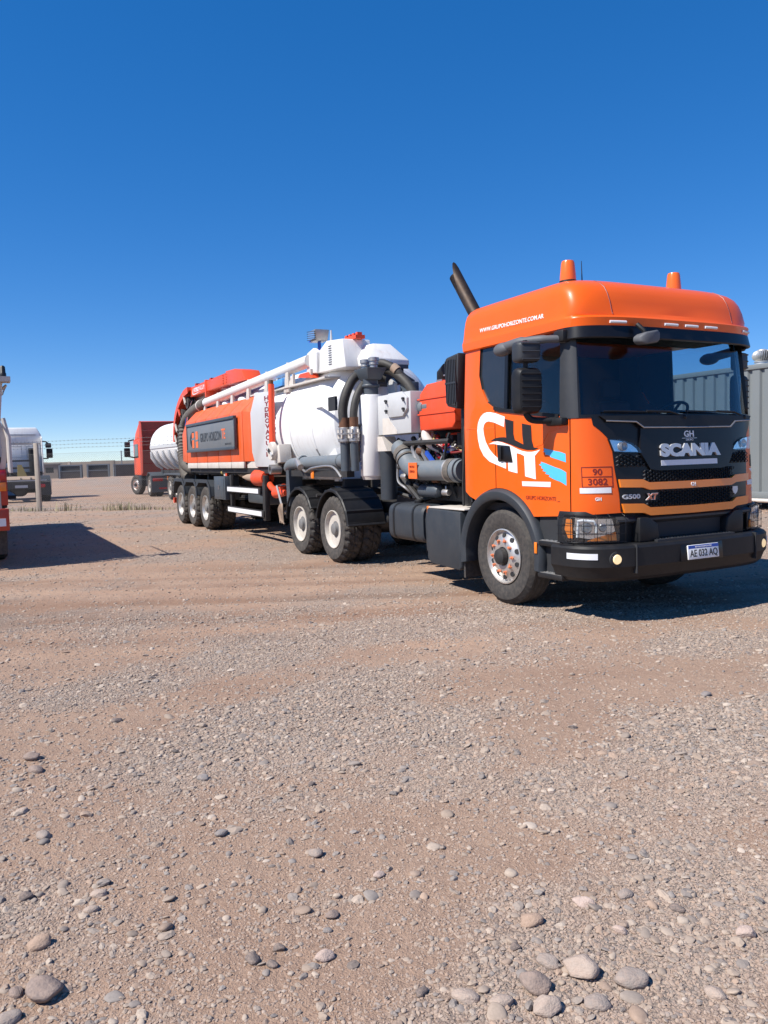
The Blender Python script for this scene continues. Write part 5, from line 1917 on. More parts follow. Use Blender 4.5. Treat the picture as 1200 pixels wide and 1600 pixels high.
# blower hoses and cables seen between the housing and the big pipe
pal_ = ['strap', 'redlens', 'decalwhite', 'plateblue', 'yellow', 'decalred', 'interior', 'hose', 'steel']
rnd = random.Random(3)
for i in range(16):
    x0 = -2.05 + 0.055 * i
    pts = [(x0, -0.78 - 0.1 * rnd.random(), 1.92 - 0.02 * i), (x0 + rnd.uniform(-0.1, 0.15), -0.86 - 0.1 * rnd.random(), 1.75 - 0.01 * i), (x0 + rnd.uniform(0, 0.3), -0.8, 1.62), (x0 + rnd.uniform(0.1, 0.4), -0.7, 1.5)]
    MB().tube(bez(pts, 5), rnd.choice((0.014, 0.02, 0.03)), 8).build('cable', pal_[i % len(pal_)], pump)
MB().tube(bez([(-1.98, -0.80, 2.0), (-1.92, -0.93, 1.86), (-1.82, -0.93, 1.74), (-1.70, -0.84, 1.66)], 6), 0.06, 12).build('wrapped_hose', 'dirtywhite', pump)
for r_, zc_ in ((0.10, 1.66), (0.085, 1.56)):
    MB().tube(arc((-1.68, zc_), r_, 0, 330, 20, 'xz', -0.86), 0.028, 8).build('coiled_hose', 'redlens' if zc_ > 1.6 else 'interior', pump)
MB().obox((-1.86, -0.98, 1.56), (0.05, 0.04, 0.42), (0, -0.75, 0)).build('ladder_rail', 'steel', pump)
MB().obox((-1.98, -0.98, 1.52), (0.05, 0.04, 0.34), (0, -0.75, 0)).build('ladder_rail', 'steel', pump)
MB().obox((-1.66, -1.0, 1.52), (0.05, 0.03, 0.36), (0, -0.95, 0)).build('blue_strut', 'plateblue', pump)
# thin lines, clamps and valve bodies packed round the pump
rnd2 = random.Random(21)
for q in range(26):
    x0, z0 = rnd2.uniform(-2.75, -1.25), rnd2.uniform(1.45, 1.85)
    y0 = rnd2.uniform(-0.97, -0.75)
    pts = [(x0, y0, z0), (x0 + rnd2.uniform(-0.2, 0.25), y0 - 0.05 * rnd2.random(), z0 - rnd2.uniform(0.1, 0.25)), (x0 + rnd2.uniform(-0.2, 0.4), y0, z0 - rnd2.uniform(0.3, 0.5)), (x0 + rnd2.uniform(-0.1, 0.5), y0 + 0.12, 1.05)]
    MB().tube(bez(pts, 5), rnd2.choice((0.010, 0.013, 0.018, 0.024)), 7).build('air_line', rnd2.choice(('hose', 'interior', 'hose', 'steel', 'interior', 'chassis')), pump)
for q in range(9):
    x0, z0 = rnd2.uniform(-2.6, -1.3), rnd2.uniform(1.12, 1.75)
    v_ = MB().cyl((x0, -0.98, z0), (x0 + 0.10, -0.96, z0), rnd2.uniform(0.03, 0.05), n=10)
    v_.cyl((x0 + 0.05, -0.97, z0), (x0 + 0.05, -0.97, z0 + 0.08), 0.015, n=8)
    v_.build('valve_body', rnd2.choice(('steel', 'rust', 'hubgrey', 'chassis')), pump, bevel=0.004)
for (x, y), r in (((-3.30, -1.42), 0.066), ((-3.12, -1.36), 0.054)):
    for z in (1.88, 1.95):
        for a in (0.3, 2.0, 3.9, 5.4):
            MB().obox((x + r * 1.45 * math.cos(a), y + r * 1.45 * math.sin(a), z), (0.03, 0.02, 0.05), (0, 0, a)).build('clamp_lug', 'dirtywhite', pump)
# big grey low pipe with rubber sleeves
bp_ = bez([(-2.52, -0.98, 1.70), (-2.36, -1.0, 1.60), (-2.18, -1.02, 1.46), (-1.95, -1.02, 1.40), (-1.5, -1.02, 1.40), (-0.95, -1.0, 1.40)], 8)
big = MB().tube(bp_, 0.125, 24).build('big_grey_pipe', 'pipegrey', pump)
for a, b in ((6, 10), (11, 13)):
    MB().tube([bp_[i] for i in range(a, b)], 0.140, 24).build('pipe_sleeve', 'corrhose', big)
for x0, x1, m_ in ((-1.20, -1.10, 'corrhose'), (-1.08, -1.0, 'pipegrey'), (-1.25, -1.225, 'steel')):
    MB().tube([(x0, -1.015, 1.40), (x1, -1.01, 1.40)], 0.142, 24).build('pipe_sleeve', m_, big)
op = MB().box(-1.99, -1.78, -1.158, -1.146, 1.30, 1.50).build('orange_notice', 'decalorange', pump)


def notice_m(u, v, h):
    return (u, -1.158 - h, v)


put('VALVULA', (-1.96, -1.83, 1.435, 1.465), notice_m, 'decalred', op, 0.0, 0.003)
put('CERRADA', (-1.96, -1.83, 1.375, 1.405), notice_m, 'decalred', op, 0.0, 0.003)
# two black suction hoses arching over
hA = bez([(-3.30, -1.42, 1.98), (-3.30, -1.44, 2.25), (-3.28, -1.38, 2.50), (-3.31, -1.24, 2.70), (-3.34, -1.02, 2.81), (-3.22, -0.84, 2.82), (-2.98, -0.78, 2.75), (-2.74, -0.70, 2.56), (-2.62, -0.64, 2.34), (-2.6, -0.6, 2.1), (-2.6, -0.5, 1.85)], 6)
MB().tube(hA, 0.066, 16).build('suction_hose', 'hose', pump)
hB = bez([(-3.12, -1.36, 1.98), (-3.12, -1.36, 2.20), (-3.13, -1.30, 2.42), (-3.18, -1.16, 2.60), (-3.28, -0.98, 2.70), (-3.2, -0.8, 2.68)], 6)
MB().tube(hB, 0.054, 16).build('suction_hose', 'hose', pump)
hC = bez([(-3.2, -0.92, 2.90), (-3.08, -0.88, 2.88), (-2.94, -0.80, 2.80), (-2.86, -0.72, 2.68), (-2.9, -0.55, 2.60)], 6)
MB().tube(hC, 0.055, 16).build('suction_hose', 'hose', pump)
MB().tube(hC[11:15], 0.068, 16).build('hose_clamp', 'strap', pump)
for (x, y), r in (((-3.30, -1.42), 0.072), ((-3.12, -1.36), 0.058)):
    q = MB().lathe([(1.76, r * 0.9), (1.80, r * 0.95), (1.81, r * 1.35), (1.85, r * 1.35), (1.86, r * 1.1), (1.90, r * 1.1), (1.905, r * 1.45), (1.93, r * 1.45), (1.935, r * 1.15), (2.0, r * 1.15), (2.01, r * 1.02)], 18, 'z', (x, y, 0)).build('hose_coupling', 'steel', pump)
    MB().lathe([(2.0, r * 1.07), (2.14, r * 1.07)], 18, 'z', (x, y, 0)).build('hose_cuff', 'rust', q)
    MB().tube([(x, y, 1.40), (x, y, 1.80)], r * 0.95, 14).build('riser_pipe', 'bluegrey', pump)


# ================================================================== VACUUM TANK TRAILER (coupled straight behind, same local frame)
trl = empty('tank_trailer', TRK, TRZ)
tag(trl, 'white vacuum tank trailer with faceted orange side panels and a folded orange boom', 'tank trailer')
TR_, TZ_ = 1.11, 2.17          # tank radius and axis height
tk = MB().lathe([(-14.0, 0.001), (-13.95, 0.5), (-13.7, 0.95), (-13.4, TR_), (-5.15, TR_), (-4.96, 1.055), (-4.76, 0.92), (-4.63, 0.66), (-4.56, 0.30), (-4.55, 0.001)], 72, 'x', (0, 0, TZ_))
tank = tk.build('tank', 'tankwhite', trl, smooth=28)
for x in (-6.25, -5.25):
    MB().lathe([(x - 0.03, TR_), (x - 0.03, TR_ + 0.008), (x + 0.03, TR_ + 0.008), (x + 0.03, TR_)], 72, 'x', (0, 0, TZ_)).build('weld_band', 'tankwhite', tank)
# saddle plates between tank and frame
sd = MB()
sd.box(-6.35, -6.25, -1.0, 1.0, 1.22, 1.60)
sd.box(-4.75, -4.6, -0.95, 0.95, 1.22, 1.60)
sd.box(-6.3, -4.65, -0.98, -0.93, 1.25, 1.56)
sd.box(-6.3, -4.65, 0.93, 0.98, 1.25, 1.56)
sd.prism([(-4.95, 1.60), (-4.75, 1.25), (-4.45, 1.25), (-4.45, 1.50), (-4.62, 1.75)], 'y', -0.98, -0.90)
sd.build('saddle', 'white', trl)
# top structures
hd = MB().rings([[(-4.75, -0.66, 3.0), (-3.98, -0.66, 2.98), (-3.96, 0.02, 2.98), (-4.75, 0.02, 3.0)], [(-4.75, -0.66, 3.14), (-3.98, -0.66, 3.09), (-3.96, 0.02, 3.06), (-4.75, 0.02, 3.10)], [(-4.68, -0.54, 3.33), (-4.15, -0.50, 3.32), (-4.15, -0.20, 3.32), (-4.68, -0.20, 3.33)]])
hd.build('tank_hood', 'white', trl, bevel=0.012)
MB().box(-4.0, -3.955, -0.64, 0.0, 2.93, 2.99).build('hood_lip', 'bluegrey', trl)
MB().box(-4.5, -4.02, -0.50, -0.05, 2.70, 2.98).build('hood_throat', 'interior', trl)
MB().prism([(-5.40, 3.0), (-5.34, 3.36), (-5.05, 3.47), (-4.45, 3.42), (-4.35, 2.98)], 'y', -0.88, -0.40).build('top_box', 'white', trl, bevel=0.012)
rr_ = MB()
for i in range(4):
    rr_.box(-4.82 + i * 0.13, -4.75 + i * 0.13, -0.66, -0.58, 3.44, 3.52)
rr_.box(-4.86, -4.34, -0.70, -0.54, 3.42, 3.475)
rr_.build('red_clamp', 'red', trl)
MB().tube([(-5.15, -0.75, 3.40), (-5.15, -0.75, 3.66)], [0.03, 0.012], 8).build('vent_spike', 'palegrey', trl)
ld = MB()
for i in range(9):
    ld.box(-4.98, -4.86, -0.890, -0.88, 3.08 + 0.036 * i, 3.087 + 0.036 * i)
ld.build('level_scale', 'interior', trl)
wl = MB().rings([[(-5.60, -0.92, 3.52), (-5.36, -0.94, 3.52), (-5.36, -0.72, 3.52), (-5.60, -0.70, 3.52)], [(-5.66, -0.94, 3.70), (-5.32, -0.96, 3.70), (-5.32, -0.70, 3.70), (-5.66, -0.68, 3.70)]]).build('work_light', 'steel', trl, bevel=0.015)
MB().tube([(-5.48, -0.82, 3.35), (-5.48, -0.82, 3.54)], 0.03, 8).build('light_stem', 'plateblue', wl)
MB().box(-5.62, -5.36, -0.96, -0.935, 3.55, 3.68).build('lamp_glass', 'lampchrome', wl)
MB().box(-5.72, -5.65, -0.91, -0.72, 3.53, 3.67).build('lamp_glass', 'plateblue', wl)
for i in range(5):
    MB().obox((-5.49, -0.955, 3.54 + 0.035 * i), (0.36, 0.012, 0.008), (0, 0.1, 0)).build('lamp_grille_bar', 'interior', wl)
MB().prism([(-5.84, 3.02), (-5.80, 3.36), (-5.52, 3.42), (-5.40, 3.34), (-5.40, 3.0)], 'y', -0.92, -0.60).build('tube_head', 'white', trl, bevel=0.015)
MB().prism([(-6.05, 2.98), (-5.95, 3.03), (-5.62, 3.03), (-5.52, 2.93)], 'y', -1.0, -0.82).build('red_bracket', 'red', trl)
# long white suction tube along the shoulder
tb = MB().tube([(-12.3, -0.92, 3.01), (-5.7, -0.90, 3.235)], 0.105, 24).build('suction_tube', 'white', trl)
for i in range(6):
    x = -12.2 + i * 1.12
    z = 3.01 + (x + 12.3) / 6.6 * 0.225
    MB().prism([(x - 0.03, z - 0.42), (x - 0.22, z - 0.42), (x - 0.03, z + 0.10), (x + 0.03, z + 0.10), (x + 0.04, z - 0.42)], 'y', -0.98, -0.93).build('tube_bracket', 'dirtywhite', tb, bevel=0.006)
    MB().box(x - 0.04, x + 0.04, -0.95, -0.55, z - 0.44, z - 0.36).build('tube_bracket', 'dirtywhite', tb)
rk = MB()
rk.box(-7.6, -4.9, -1.0, -0.62, 2.86, 2.89)
rk.box(-9.0, -7.4, -0.95, -0.62, 2.88, 2.91)
for x in (-7.2, -6.4, -5.6):
    rk.prism([(x - 0.25, 2.89), (x, 3.08), (x + 0.04, 3.08), (x + 0.02, 2.89)], 'y', -0.96, -0.92)
rk.build('tool_tray', 'dirtywhite', trl)
MB().obox((-7.05, -0.98, 2.97), (0.62, 0.10, 0.13), (0, -0.03, 0)).build('blue_case', 'bluecloth', trl, bevel=0.015)
for x in (-8.6, -9.6, -10.8):
    MB().sphere((x, -0.86, 2.88), 0.10, 12, 8, (2.2, 0.8, 0.7)).build('folded_cloth', 'decalwhite', trl)

# --- faceted side panels
YS = -1.25
PX0, PX1 = -13.30, -8.45
prof = [(YS, 1.44), (YS, 1.57), (YS, 2.56), (YS + 0.30, 2.86)]
seams_ = [PX0 + 0.28, PX0 + 1.22, PX0 + 2.14, PX0 + 3.06, PX0 + 3.98, PX1]
for side_ in (1, -1):
    for a, b in zip(seams_, seams_[1:]):
        a2, b2 = a + 0.016, b - 0.016
        mb = MB()
        mb.rings([[(x, side_ * y, z) for y, z in prof[1:]] + [(x, side_ * (y + 0.05), z - 0.02) for y, z in reversed(prof[1:])] for x in (a2, b2)])
        mb.build('panel', 'panel', trl, bevel=0.006)
        MB().box(a2, b2, min(side_ * YS, side_ * (YS + 0.05)), max(side_ * YS, side_ * (YS + 0.05)), 1.44, 1.565).build('white_sill', 'dirtywhite', trl, bevel=0.004)
        jp = [(YS + 0.028, 1.46), (YS + 0.028, 2.55), (YS + 0.31, 2.83)]
        MB().rings([[(x, side_ * y, z) for y, z in jp] + [(x, side_ * (y + 0.03), z - 0.02) for y, z in reversed(jp)] for x in (b - 0.03, b + 0.03)]).build('panel_joint', 'jointdark', trl)
    # tapering end facets
    q = lambda x, y, z: (x, side_ * y, z)
    rear = MB().rings([[q(PX0 + 0.272, YS, 1.57), q(PX0 + 0.272, YS, 2.56), q(PX0 + 0.272, YS + 0.30, 2.86), q(PX0 + 0.272, YS + 0.4, 2.80), q(PX0 + 0.272, YS + 0.06, 1.6)],
                       [q(PX0 - 0.30, YS + 0.03, 1.62), q(PX0 - 0.34, YS + 0.05, 2.30), q(PX0 - 0.05, YS + 0.32, 2.74), q(PX0 - 0.05, YS + 0.4, 2.70), q(PX0 - 0.25, YS + 0.10, 1.66)]])
    rear.build('end_panel', 'panel', trl, bevel=0.006)
    fr_ = MB().rings([[q(PX1 + 0.012, YS, 1.57), q(PX1 + 0.012, YS, 2.56), q(PX1 + 0.012, YS + 0.30, 2.86), q(PX1 + 0.012, YS + 0.36, 2.80), q(PX1 + 0.012, YS + 0.06, 1.6)],
                      [q(PX1 + 0.62, YS + 0.12, 1.57), q(PX1 + 0.42, YS + 0.14, 2.52), q(PX1 + 0.75, YS + 0.36, 2.86), q(PX1 + 0.75, YS + 0.42, 2.80), q(PX1 + 0.62, YS + 0.18, 1.6)]])
    fr_.build('front_facet', 'panel', trl, bevel=0.006)
    MB().prism([(PX1 + 0.012, 1.44), (PX1 + 0.64, 1.44), (PX1 + 0.63, 1.565), (PX1 + 0.012, 1.565)], 'y', side_ * (YS + 0.10), side_ * (YS + 0.06)).build('white_sill', 'dirtywhite', trl)
    # white front piece carrying the vertical lettering
    wx0, wx1 = PX1 + 0.45, -6.66
    wp = MB().prism([(wx0 + 0.22, 1.46), (wx0 + 0.02, 1.75), (wx0 + 0.0, 2.50), (wx0 + 0.33, 2.86), (wx1 - 0.05, 2.80), (wx1 - 0.30, 2.55), (wx1 - 0.34, 1.9), (wx1 - 0.05, 1.46)], 'y', side_ * (YS + 0.02), side_ * (YS + 0.10)).build('white_end_panel', 'endgrey', trl, bevel=0.008)  # white panel, its shade put into the grey base colour
    if side_ > 0:
        def wp_m(u, v, h):
            return (u, YS + 0.02 - h, v)
        for i, c in enumerate('HYDROVACUUM'):
            z = 2.71 - 0.102 * i
            put(c, (-7.15, -6.92, z - 0.042, z + 0.042), wp_m, 'decalred', wp, 0.0, 0.003, bold=0.03, name='letter')
pole = MB().tube([(-6.70, -1.27, 1.86), (-6.70, -1.25, 2.93)], 0.055, 14).build('red_pole', 'red', trl)
MB().cyl((-6.70, -1.25, 2.93), (-6.70, -1.25, 3.0), 0.04, n=12).build('pole_tip', 'rust', pole)

# --- sign board standing proud of the panels
sb = MB().box(-12.62, -8.78, YS - 0.075, YS - 0.045, 1.86, 2.46).build('sign_board', 'signgrey', trl, bevel=0.006)
for z0, z1 in ((2.44, 2.50), (1.82, 1.88)):
    MB().box(-12.66, -8.74, YS - 0.10, YS - 0.03, z0, z1).build('sign_rail', 'bluegrey', sb, bevel=0.005)
for x in (-12.66, -8.77):
    MB().box(x, x + 0.035, YS - 0.09, YS - 0.03, 1.88, 2.44).build('sign_rail', 'bluegrey', sb, bevel=0.004)
for x in (-12.0, -10.7, -9.4):
    for z in (1.95, 2.38):
        MB().box(x - 0.03, x + 0.03, YS - 0.046, YS - 0.0, z - 0.03, z + 0.03).build('sign_bracket', 'chassis', sb)


def sb_m(u, v, h):
    return (u, YS - 0.075 - h, v)


def ring_poly(cx, cz, ro, ri, a0, a1, sx, n=14):
    return [(cx + sx * ro * math.cos(R(a0 + (a1 - a0) * i / n)), cz + ro * math.sin(R(a0 + (a1 - a0) * i / n))) for i in range(n + 1)] + \
           [(cx + sx * ri * math.cos(R(a1 + (a0 - a1) * i / n)), cz + ri * math.sin(R(a1 + (a0 - a1) * i / n))) for i in range(n + 1)]


decal('dark_letter', [ring_poly(-12.05, 2.11, 0.20, 0.155, 75, 285, 1.6)], sb_m, 'decalblack', sb, 0.0, 0.004)
decal('orange_letter', [[(-12.16, 1.92), (-11.98, 1.92), (-11.98, 2.28), (-12.16, 2.28)]], sb_m, 'decalorange', sb, 0.0, 0.005)
decal('orange_letter', [[(-11.82, 1.92), (-11.63, 1.92), (-11.63, 2.30), (-11.82, 2.30)]], sb_m, 'decalorange', sb, 0.0, 0.005)
decal('dark_wave', [[(-12.22, 2.14), (-12.0, 2.17), (-11.8, 2.10), (-11.55, 2.13), (-11.55, 2.09), (-11.8, 2.06), (-12.0, 2.12), (-12.22, 2.10)]], sb_m, 'signgrey', sb, 0.005, 0.007)
put('GRUPO HORIZON', (-11.42, -9.72, 2.04, 2.24), sb_m, 'decalblack', sb, 0.0, 0.004, bold=0.012)
put('TE', (-9.68, -9.40, 2.06, 2.27), sb_m, 'decalorange', sb, 0.0, 0.004, bold=0.012)
put('SERVICIOS', (-9.45, -9.0, 1.925, 1.965), sb_m, 'decalblack', sb, 0.0, 0.003)

# --- orange boom with its curved hose guide
bm_pts = [(-8.3, 3.42), (-8.3, 3.62), (-8.75, 3.68), (-9.65, 3.66), (-13.45, 3.60), (-13.55, 3.36), (-9.6, 3.40), (-8.75, 3.40)]
boom = MB().prism([(-9.0, 3.36), (-9.2, 3.58), (-9.7, 3.66), (-10.35, 3.68), (-10.35, 3.38)], 'y', -0.98, -0.60).build('boom', 'red', trl, bevel=0.012)
MB().prism([(-10.35, 3.40), (-10.35, 3.635), (-12.05, 3.625), (-12.05, 3.385)], 'y', -0.965, -0.615).build('boom_section', 'red', boom, bevel=0.008)
MB().prism([(-12.03, 3.385), (-12.03, 3.625), (-13.5, 3.61), (-13.62, 3.37)], 'y', -0.965, -0.615).build('boom_section', 'red', boom, bevel=0.008)
MB().box(-12.12, -12.02, -0.985, -0.60, 3.25, 3.66).build('boom_collar', 'red', boom, bevel=0.008)
MB().tube([(-13.45, -0.79, 3.67), (-10.5, -0.79, 3.70)], 0.02, 8).build('boom_cable', 'darkred_shade', boom)
for x in (-10.38, -12.07, -13.45):
    MB().box(x - 0.08, x + 0.06, -0.85, -0.72, 3.64, 3.71).build('boom_bracket', 'darkred_shade', boom)
bl_ = MB()
for x in (-10.32, -10.58):
    for i in range(4):
        bl_.cyl((x, -0.968, 3.44 + 0.055 * i), (x, -0.99, 3.44 + 0.055 * i), 0.012, n=6)
bl_.build('boom_bolts', 'darkred_shade', boom)


def boom_m(u, v, h):
    return (u, -0.965 - h, v)


put('HYDRO', (-13.22, -12.72, 3.455, 3.565), boom_m, 'decalwhite', boom, 0.0, 0.004, bold=0.03, shear=0.15)
put('VACUUM', (-12.70, -12.20, 3.465, 3.575), boom_m, 'decalwhite', boom, 0.0, 0.004, shear=0.15)
decal('underline', [[(-13.32, 3.46), (-13.28, 3.425), (-13.1, 3.42), (-12.5, 3.44), (-13.1, 3.40), (-13.32, 3.41), (-13.36, 3.47), (-13.28, 3.56), (-13.26, 3.55)]], boom_m, 'decalwhite', boom, 0.0, 0.004)
gp = [(-13.5, 3.56), (-13.95, 3.50), (-14.5, 3.30), (-14.95, 3.0), (-15.2, 2.65), (-15.28, 2.28)]
gp = [Vector((x, 0, z)) for x, z in gp]
gpts = bez(gp, 5)
rr = []
for i, pnt in enumerate(gpts):
    t = (gpts[min(i + 1, len(gpts) - 1)] - gpts[max(i - 1, 0)]).normalized()
    nn = Vector((-t.z, 0, t.x))
    if nn.z < 0:
        nn = -nn
    o_, i_ = pnt + nn * 0.06, pnt - nn * 0.02
    rr.append([(o_.x, -1.06, o_.z), (o_.x, -0.52, o_.z), (i_.x - nn.x * 0.08, -0.52, i_.z - nn.z * 0.08), (i_.x, -0.56, i_.z), (i_.x, -1.02, i_.z), (i_.x - nn.x * 0.08, -1.06, i_.z - nn.z * 0.08)])
guide = MB().rings(rr).build('hose_guide', 'red', boom, smooth=30)
for i in (6, 12, 18, 22):
    pnt = gpts[i]
    MB().cyl((pnt.x + 0.22, -1.0, pnt.z - 0.22), (pnt.x + 0.22, -0.58, pnt.z - 0.22), 0.16, n=18).build('guide_roller', 'rubber', guide)
    MB().prism([(pnt.x, pnt.z), (pnt.x + 0.10, pnt.z - 0.02), (pnt.x + 0.26, pnt.z - 0.22), (pnt.x + 0.2, pnt.z - 0.27)], 'y', -1.06, -1.03).build('roller_arm', 'dirtywhite' if i % 4 else 'red', guide)
boom.location.z -= 0.12
# boom turret and posts behind the panels
tu = MB()
tu.cyl((-13.2, -0.35, 2.9), (-13.2, -0.35, 3.4), 0.16)
tu.prism([(-13.6, 2.75), (-13.9, 3.3), (-13.4, 3.36), (-12.9, 3.3), (-12.8, 2.9)], 'y', -0.75, -0.5)
tu.build('boom_mount', 'dirtywhite', trl)
MB().tube([(-14.3, -0.9, 2.75), (-13.6, -0.8, 3.2)], 0.05, 10).build('hydraulic_ram', 'steel', trl)
for i in range(5):
    MB().tube(bez([(-13.9 + 0.07 * i, -1.0, 1.6), (-14.0 + 0.07 * i, -1.05, 2.2), (-13.9 + 0.05 * i, -1.0, 2.8), (-13.6, -0.9, 3.2)], 5), 0.014, 6).build('hydraulic_line', ('plateblue', 'hose', 'red', 'steel', 'hose')[i], trl)


# corrugated suction hoses
def corr(pts, r, name='corrugated_hose', pitch=0.055, amp=0.010):
    pp = bez(pts, 40)
    L_ = 0
    fine, rs = [pp[0]], [r]
    for a, b in zip(pp, pp[1:]):
        d = (b - a).length
        n = max(1, int(d / (pitch / 4)))
        for k in range(1, n + 1):
            L_ += d / n
            fine.append(a.lerp(b, k / n))
            rs.append(r + amp * math.sin(2 * PI * L_ / pitch))
    return MB().tube(fine, rs, 18).build(name, 'corrhose', trl, smooth=60)


corr([(-15.05, -0.80, 2.95), (-15.10, -0.82, 2.4), (-14.95, -0.88, 1.9), (-14.7, -0.95, 1.55), (-14.35, -1.0, 1.30), (-13.9, -1.0, 1.18)], 0.125, pitch=0.10, amp=0.014)
corr([(-14.5, -0.95, 2.55), (-14.45, -1.0, 2.1), (-14.3, -1.06, 1.78), (-14.0, -1.08, 1.55), (-13.5, -1.08, 1.44), (-13.0, -1.06, 1.40)], 0.125, pitch=0.10, amp=0.014)
corr([(-14.55, -0.92, 2.55), (-14.2, -0.92, 2.74), (-13.4, -0.92, 2.9), (-12.25, -0.92, 3.02)], 0.13, pitch=0.12, amp=0.008)
MB().tube([(-15.08, -0.81, 2.30), (-15.10, -0.82, 2.18)], 0.15, 18).build('hose_collar', 'yellow', trl)
MB().lathe([(-12.75, 0.142), (-12.74, 0.15), (-12.70, 0.15), (-12.69, 0.142)], 18, 'x', (0, -0.92, 2.975)).build('hose_clamp', 'dirtywhite', trl)

# --- pipework along the lower right side, hopper, reel, round hatch
MB().tube(bez([(-6.35, -1.10, 1.44), (-6.1, -1.14, 1.50), (-5.6, -1.15, 1.52), (-4.0, -1.15, 1.54), (-3.62, -1.16, 1.56), (-3.46, -1.18, 1.66), (-3.42, -1.19, 1.84)], 8), 0.10, 20).build('side_pipe', 'pipegrey', trl)
MB().rings([[(-3.52, -1.29, 1.90), (-3.22, -1.29, 1.90), (-3.22, -1.05, 1.90), (-3.52, -1.05, 1.90)], [(-3.68, -1.36, 2.04), (-3.06, -1.36, 2.04), (-3.06, -0.98, 2.04), (-3.68, -0.98, 2.04)]]).build('hose_hopper', 'bluegrey', trl, bevel=0.008)
MB().lathe([(1.82, 0.125), (1.84, 0.15), (1.89, 0.15), (1.90, 0.13)], 18, 'z', (-3.42, -1.19, 0)).build('pipe_strap', 'strap', trl)
MB().tube(bez([(-3.25, -1.25, 1.86), (-3.18, -1.28, 1.80), (-3.20, -1.27, 1.70), (-3.30, -1.26, 1.68)], 5), 0.028, 8).build('loose_strap', 'strap', trl)
for x in (-5.55, -4.05):
    MB().lathe([(x - 0.03, 0.108), (x, 0.118), (x + 0.03, 0.108)], 20, 'x', (0, -1.15, 1.535)).build('pipe_flange', 'pipegrey', trl)
MB().tube([(-5.62, -1.22, 1.56), (-5.35, -1.28, 1.45)], 0.055, 12).build('drain_cock', 'steel', trl)
MB().tube(bez([(-5.5, -1.22, 1.46), (-5.2, -1.26, 1.38), (-4.9, -1.26, 1.44), (-4.2, -1.24, 1.46), (-3.9, -1.22, 1.30)], 6), 0.018, 8).build('air_line', 'steel', trl)
MB().tube([(-5.05, -1.05, 1.62), (-5.05, -1.12, 1.74)], 0.012, 6).build('valve_handle', 'steel', trl)
MB().prism([(-6.55, 1.52), (-6.62, 1.80), (-6.34, 1.86), (-6.30, 1.54)], 'y', -1.28, -1.06).build('reel_bracket', 'dirtywhite', trl, bevel=0.01)
hx = MB().lathe([(-1.36, 0.001), (-1.36, 0.15), (-1.33, 0.165), (-1.28, 0.165), (-1.28, 0.001)], 26, 'y', (-6.58, 0, 1.74)).build('round_hatch', 'dirtywhite', trl)
MB().obox((-6.58, -1.375, 1.74), (0.30, 0.02, 0.045), (0, 0.55, 0)).build('hatch_bar', 'palegrey', hx)
MB().obox((-6.58, -1.38, 1.74), (0.10, 0.02, 0.06), (0, 0.55, 0)).build('hatch_latch', 'interior', hx)
MB().lathe([(-1.40, 0.055), (-1.40, 0.085), (-1.20, 0.085), (-1.20, 0.055)], 20, 'y', (-6.52, 0, 1.42), closed=True).build('open_pipe', 'steel', trl)
MB().box(-4.50, -4.24, -1.13, -1.09, 2.31, 2.52).build('black_bracket', 'interior', trl)

MB().box(-5.1, -4.3, -1.09, -1.06, 2.40, 2.44).build('bracket_arm', 'tankwhite', trl)
# --- trailer frame, axles
cf = MB()
for s in (-1, 1):
    cf.box(-14.9, -6.4, s * 0.5 - 0.06, s * 0.5 + 0.06, 1.02, 1.30)
    cf.box(-6.5, -4.2, s * 0.5 - 0.06, s * 0.5 + 0.06, 1.12, 1.28)
for x in (-14.8, -13.3, -12.1, -10.9, -9.2, -7.6, -6.5, -4.3):
    cf.box(x - 0.05, x + 0.05, -1.0, 1.0, 1.14, 1.26)
cf.box(-13.6, -6.7, -1.18, -1.10, 1.34, 1.44)
cf.box(-13.6, -6.7, 1.10, 1.18, 1.34, 1.44)
cf.box(-13.5, -6.8, -1.1, 1.1, 1.30, 1.36)
for x in (-11.52, -12.72, -13.92):
    cf.cyl((x, -0.8, 0.51), (x, 0.8, 0.51), 0.09)
    for s in (-1, 1):
        cf.sphere((x - 0.35, s * 0.5, 0.75), 0.17, 12, 8)
        cf.box(x - 0.35, x + 0.5, s * 0.5 - 0.05, s * 0.5 + 0.05, 0.55, 0.66)
cf.build('trailer_frame', 'chassis', trl)
KT = [wheel_kit('outer', 0.515), KITS[2]]
KT[0]['used'] = 0
for ch_ in KT[0].children:
    if ch_.name.startswith('rim'):
        ch_.data.materials[0] = M['alloy']
for i, x in enumerate((-11.52, -12.72, -13.92)):
    set_wheel(KT[0], trl, x, -1.25, 0.512, spin=0.4 + 1.3 * i)
    set_wheel(KT[1], trl, x, -0.94, 0.505, spin=0.9 + i)
    set_wheel(KT[0], trl, x, 1.25, 0.512, flip=True, spin=0.1 + i)
    set_wheel(KT[1], trl, x, 0.94, 0.505, flip=True, spin=0.7 + i)
for k_ in (KITS + KT[:1]):
    if 'used' in k_:
        del k_['used']
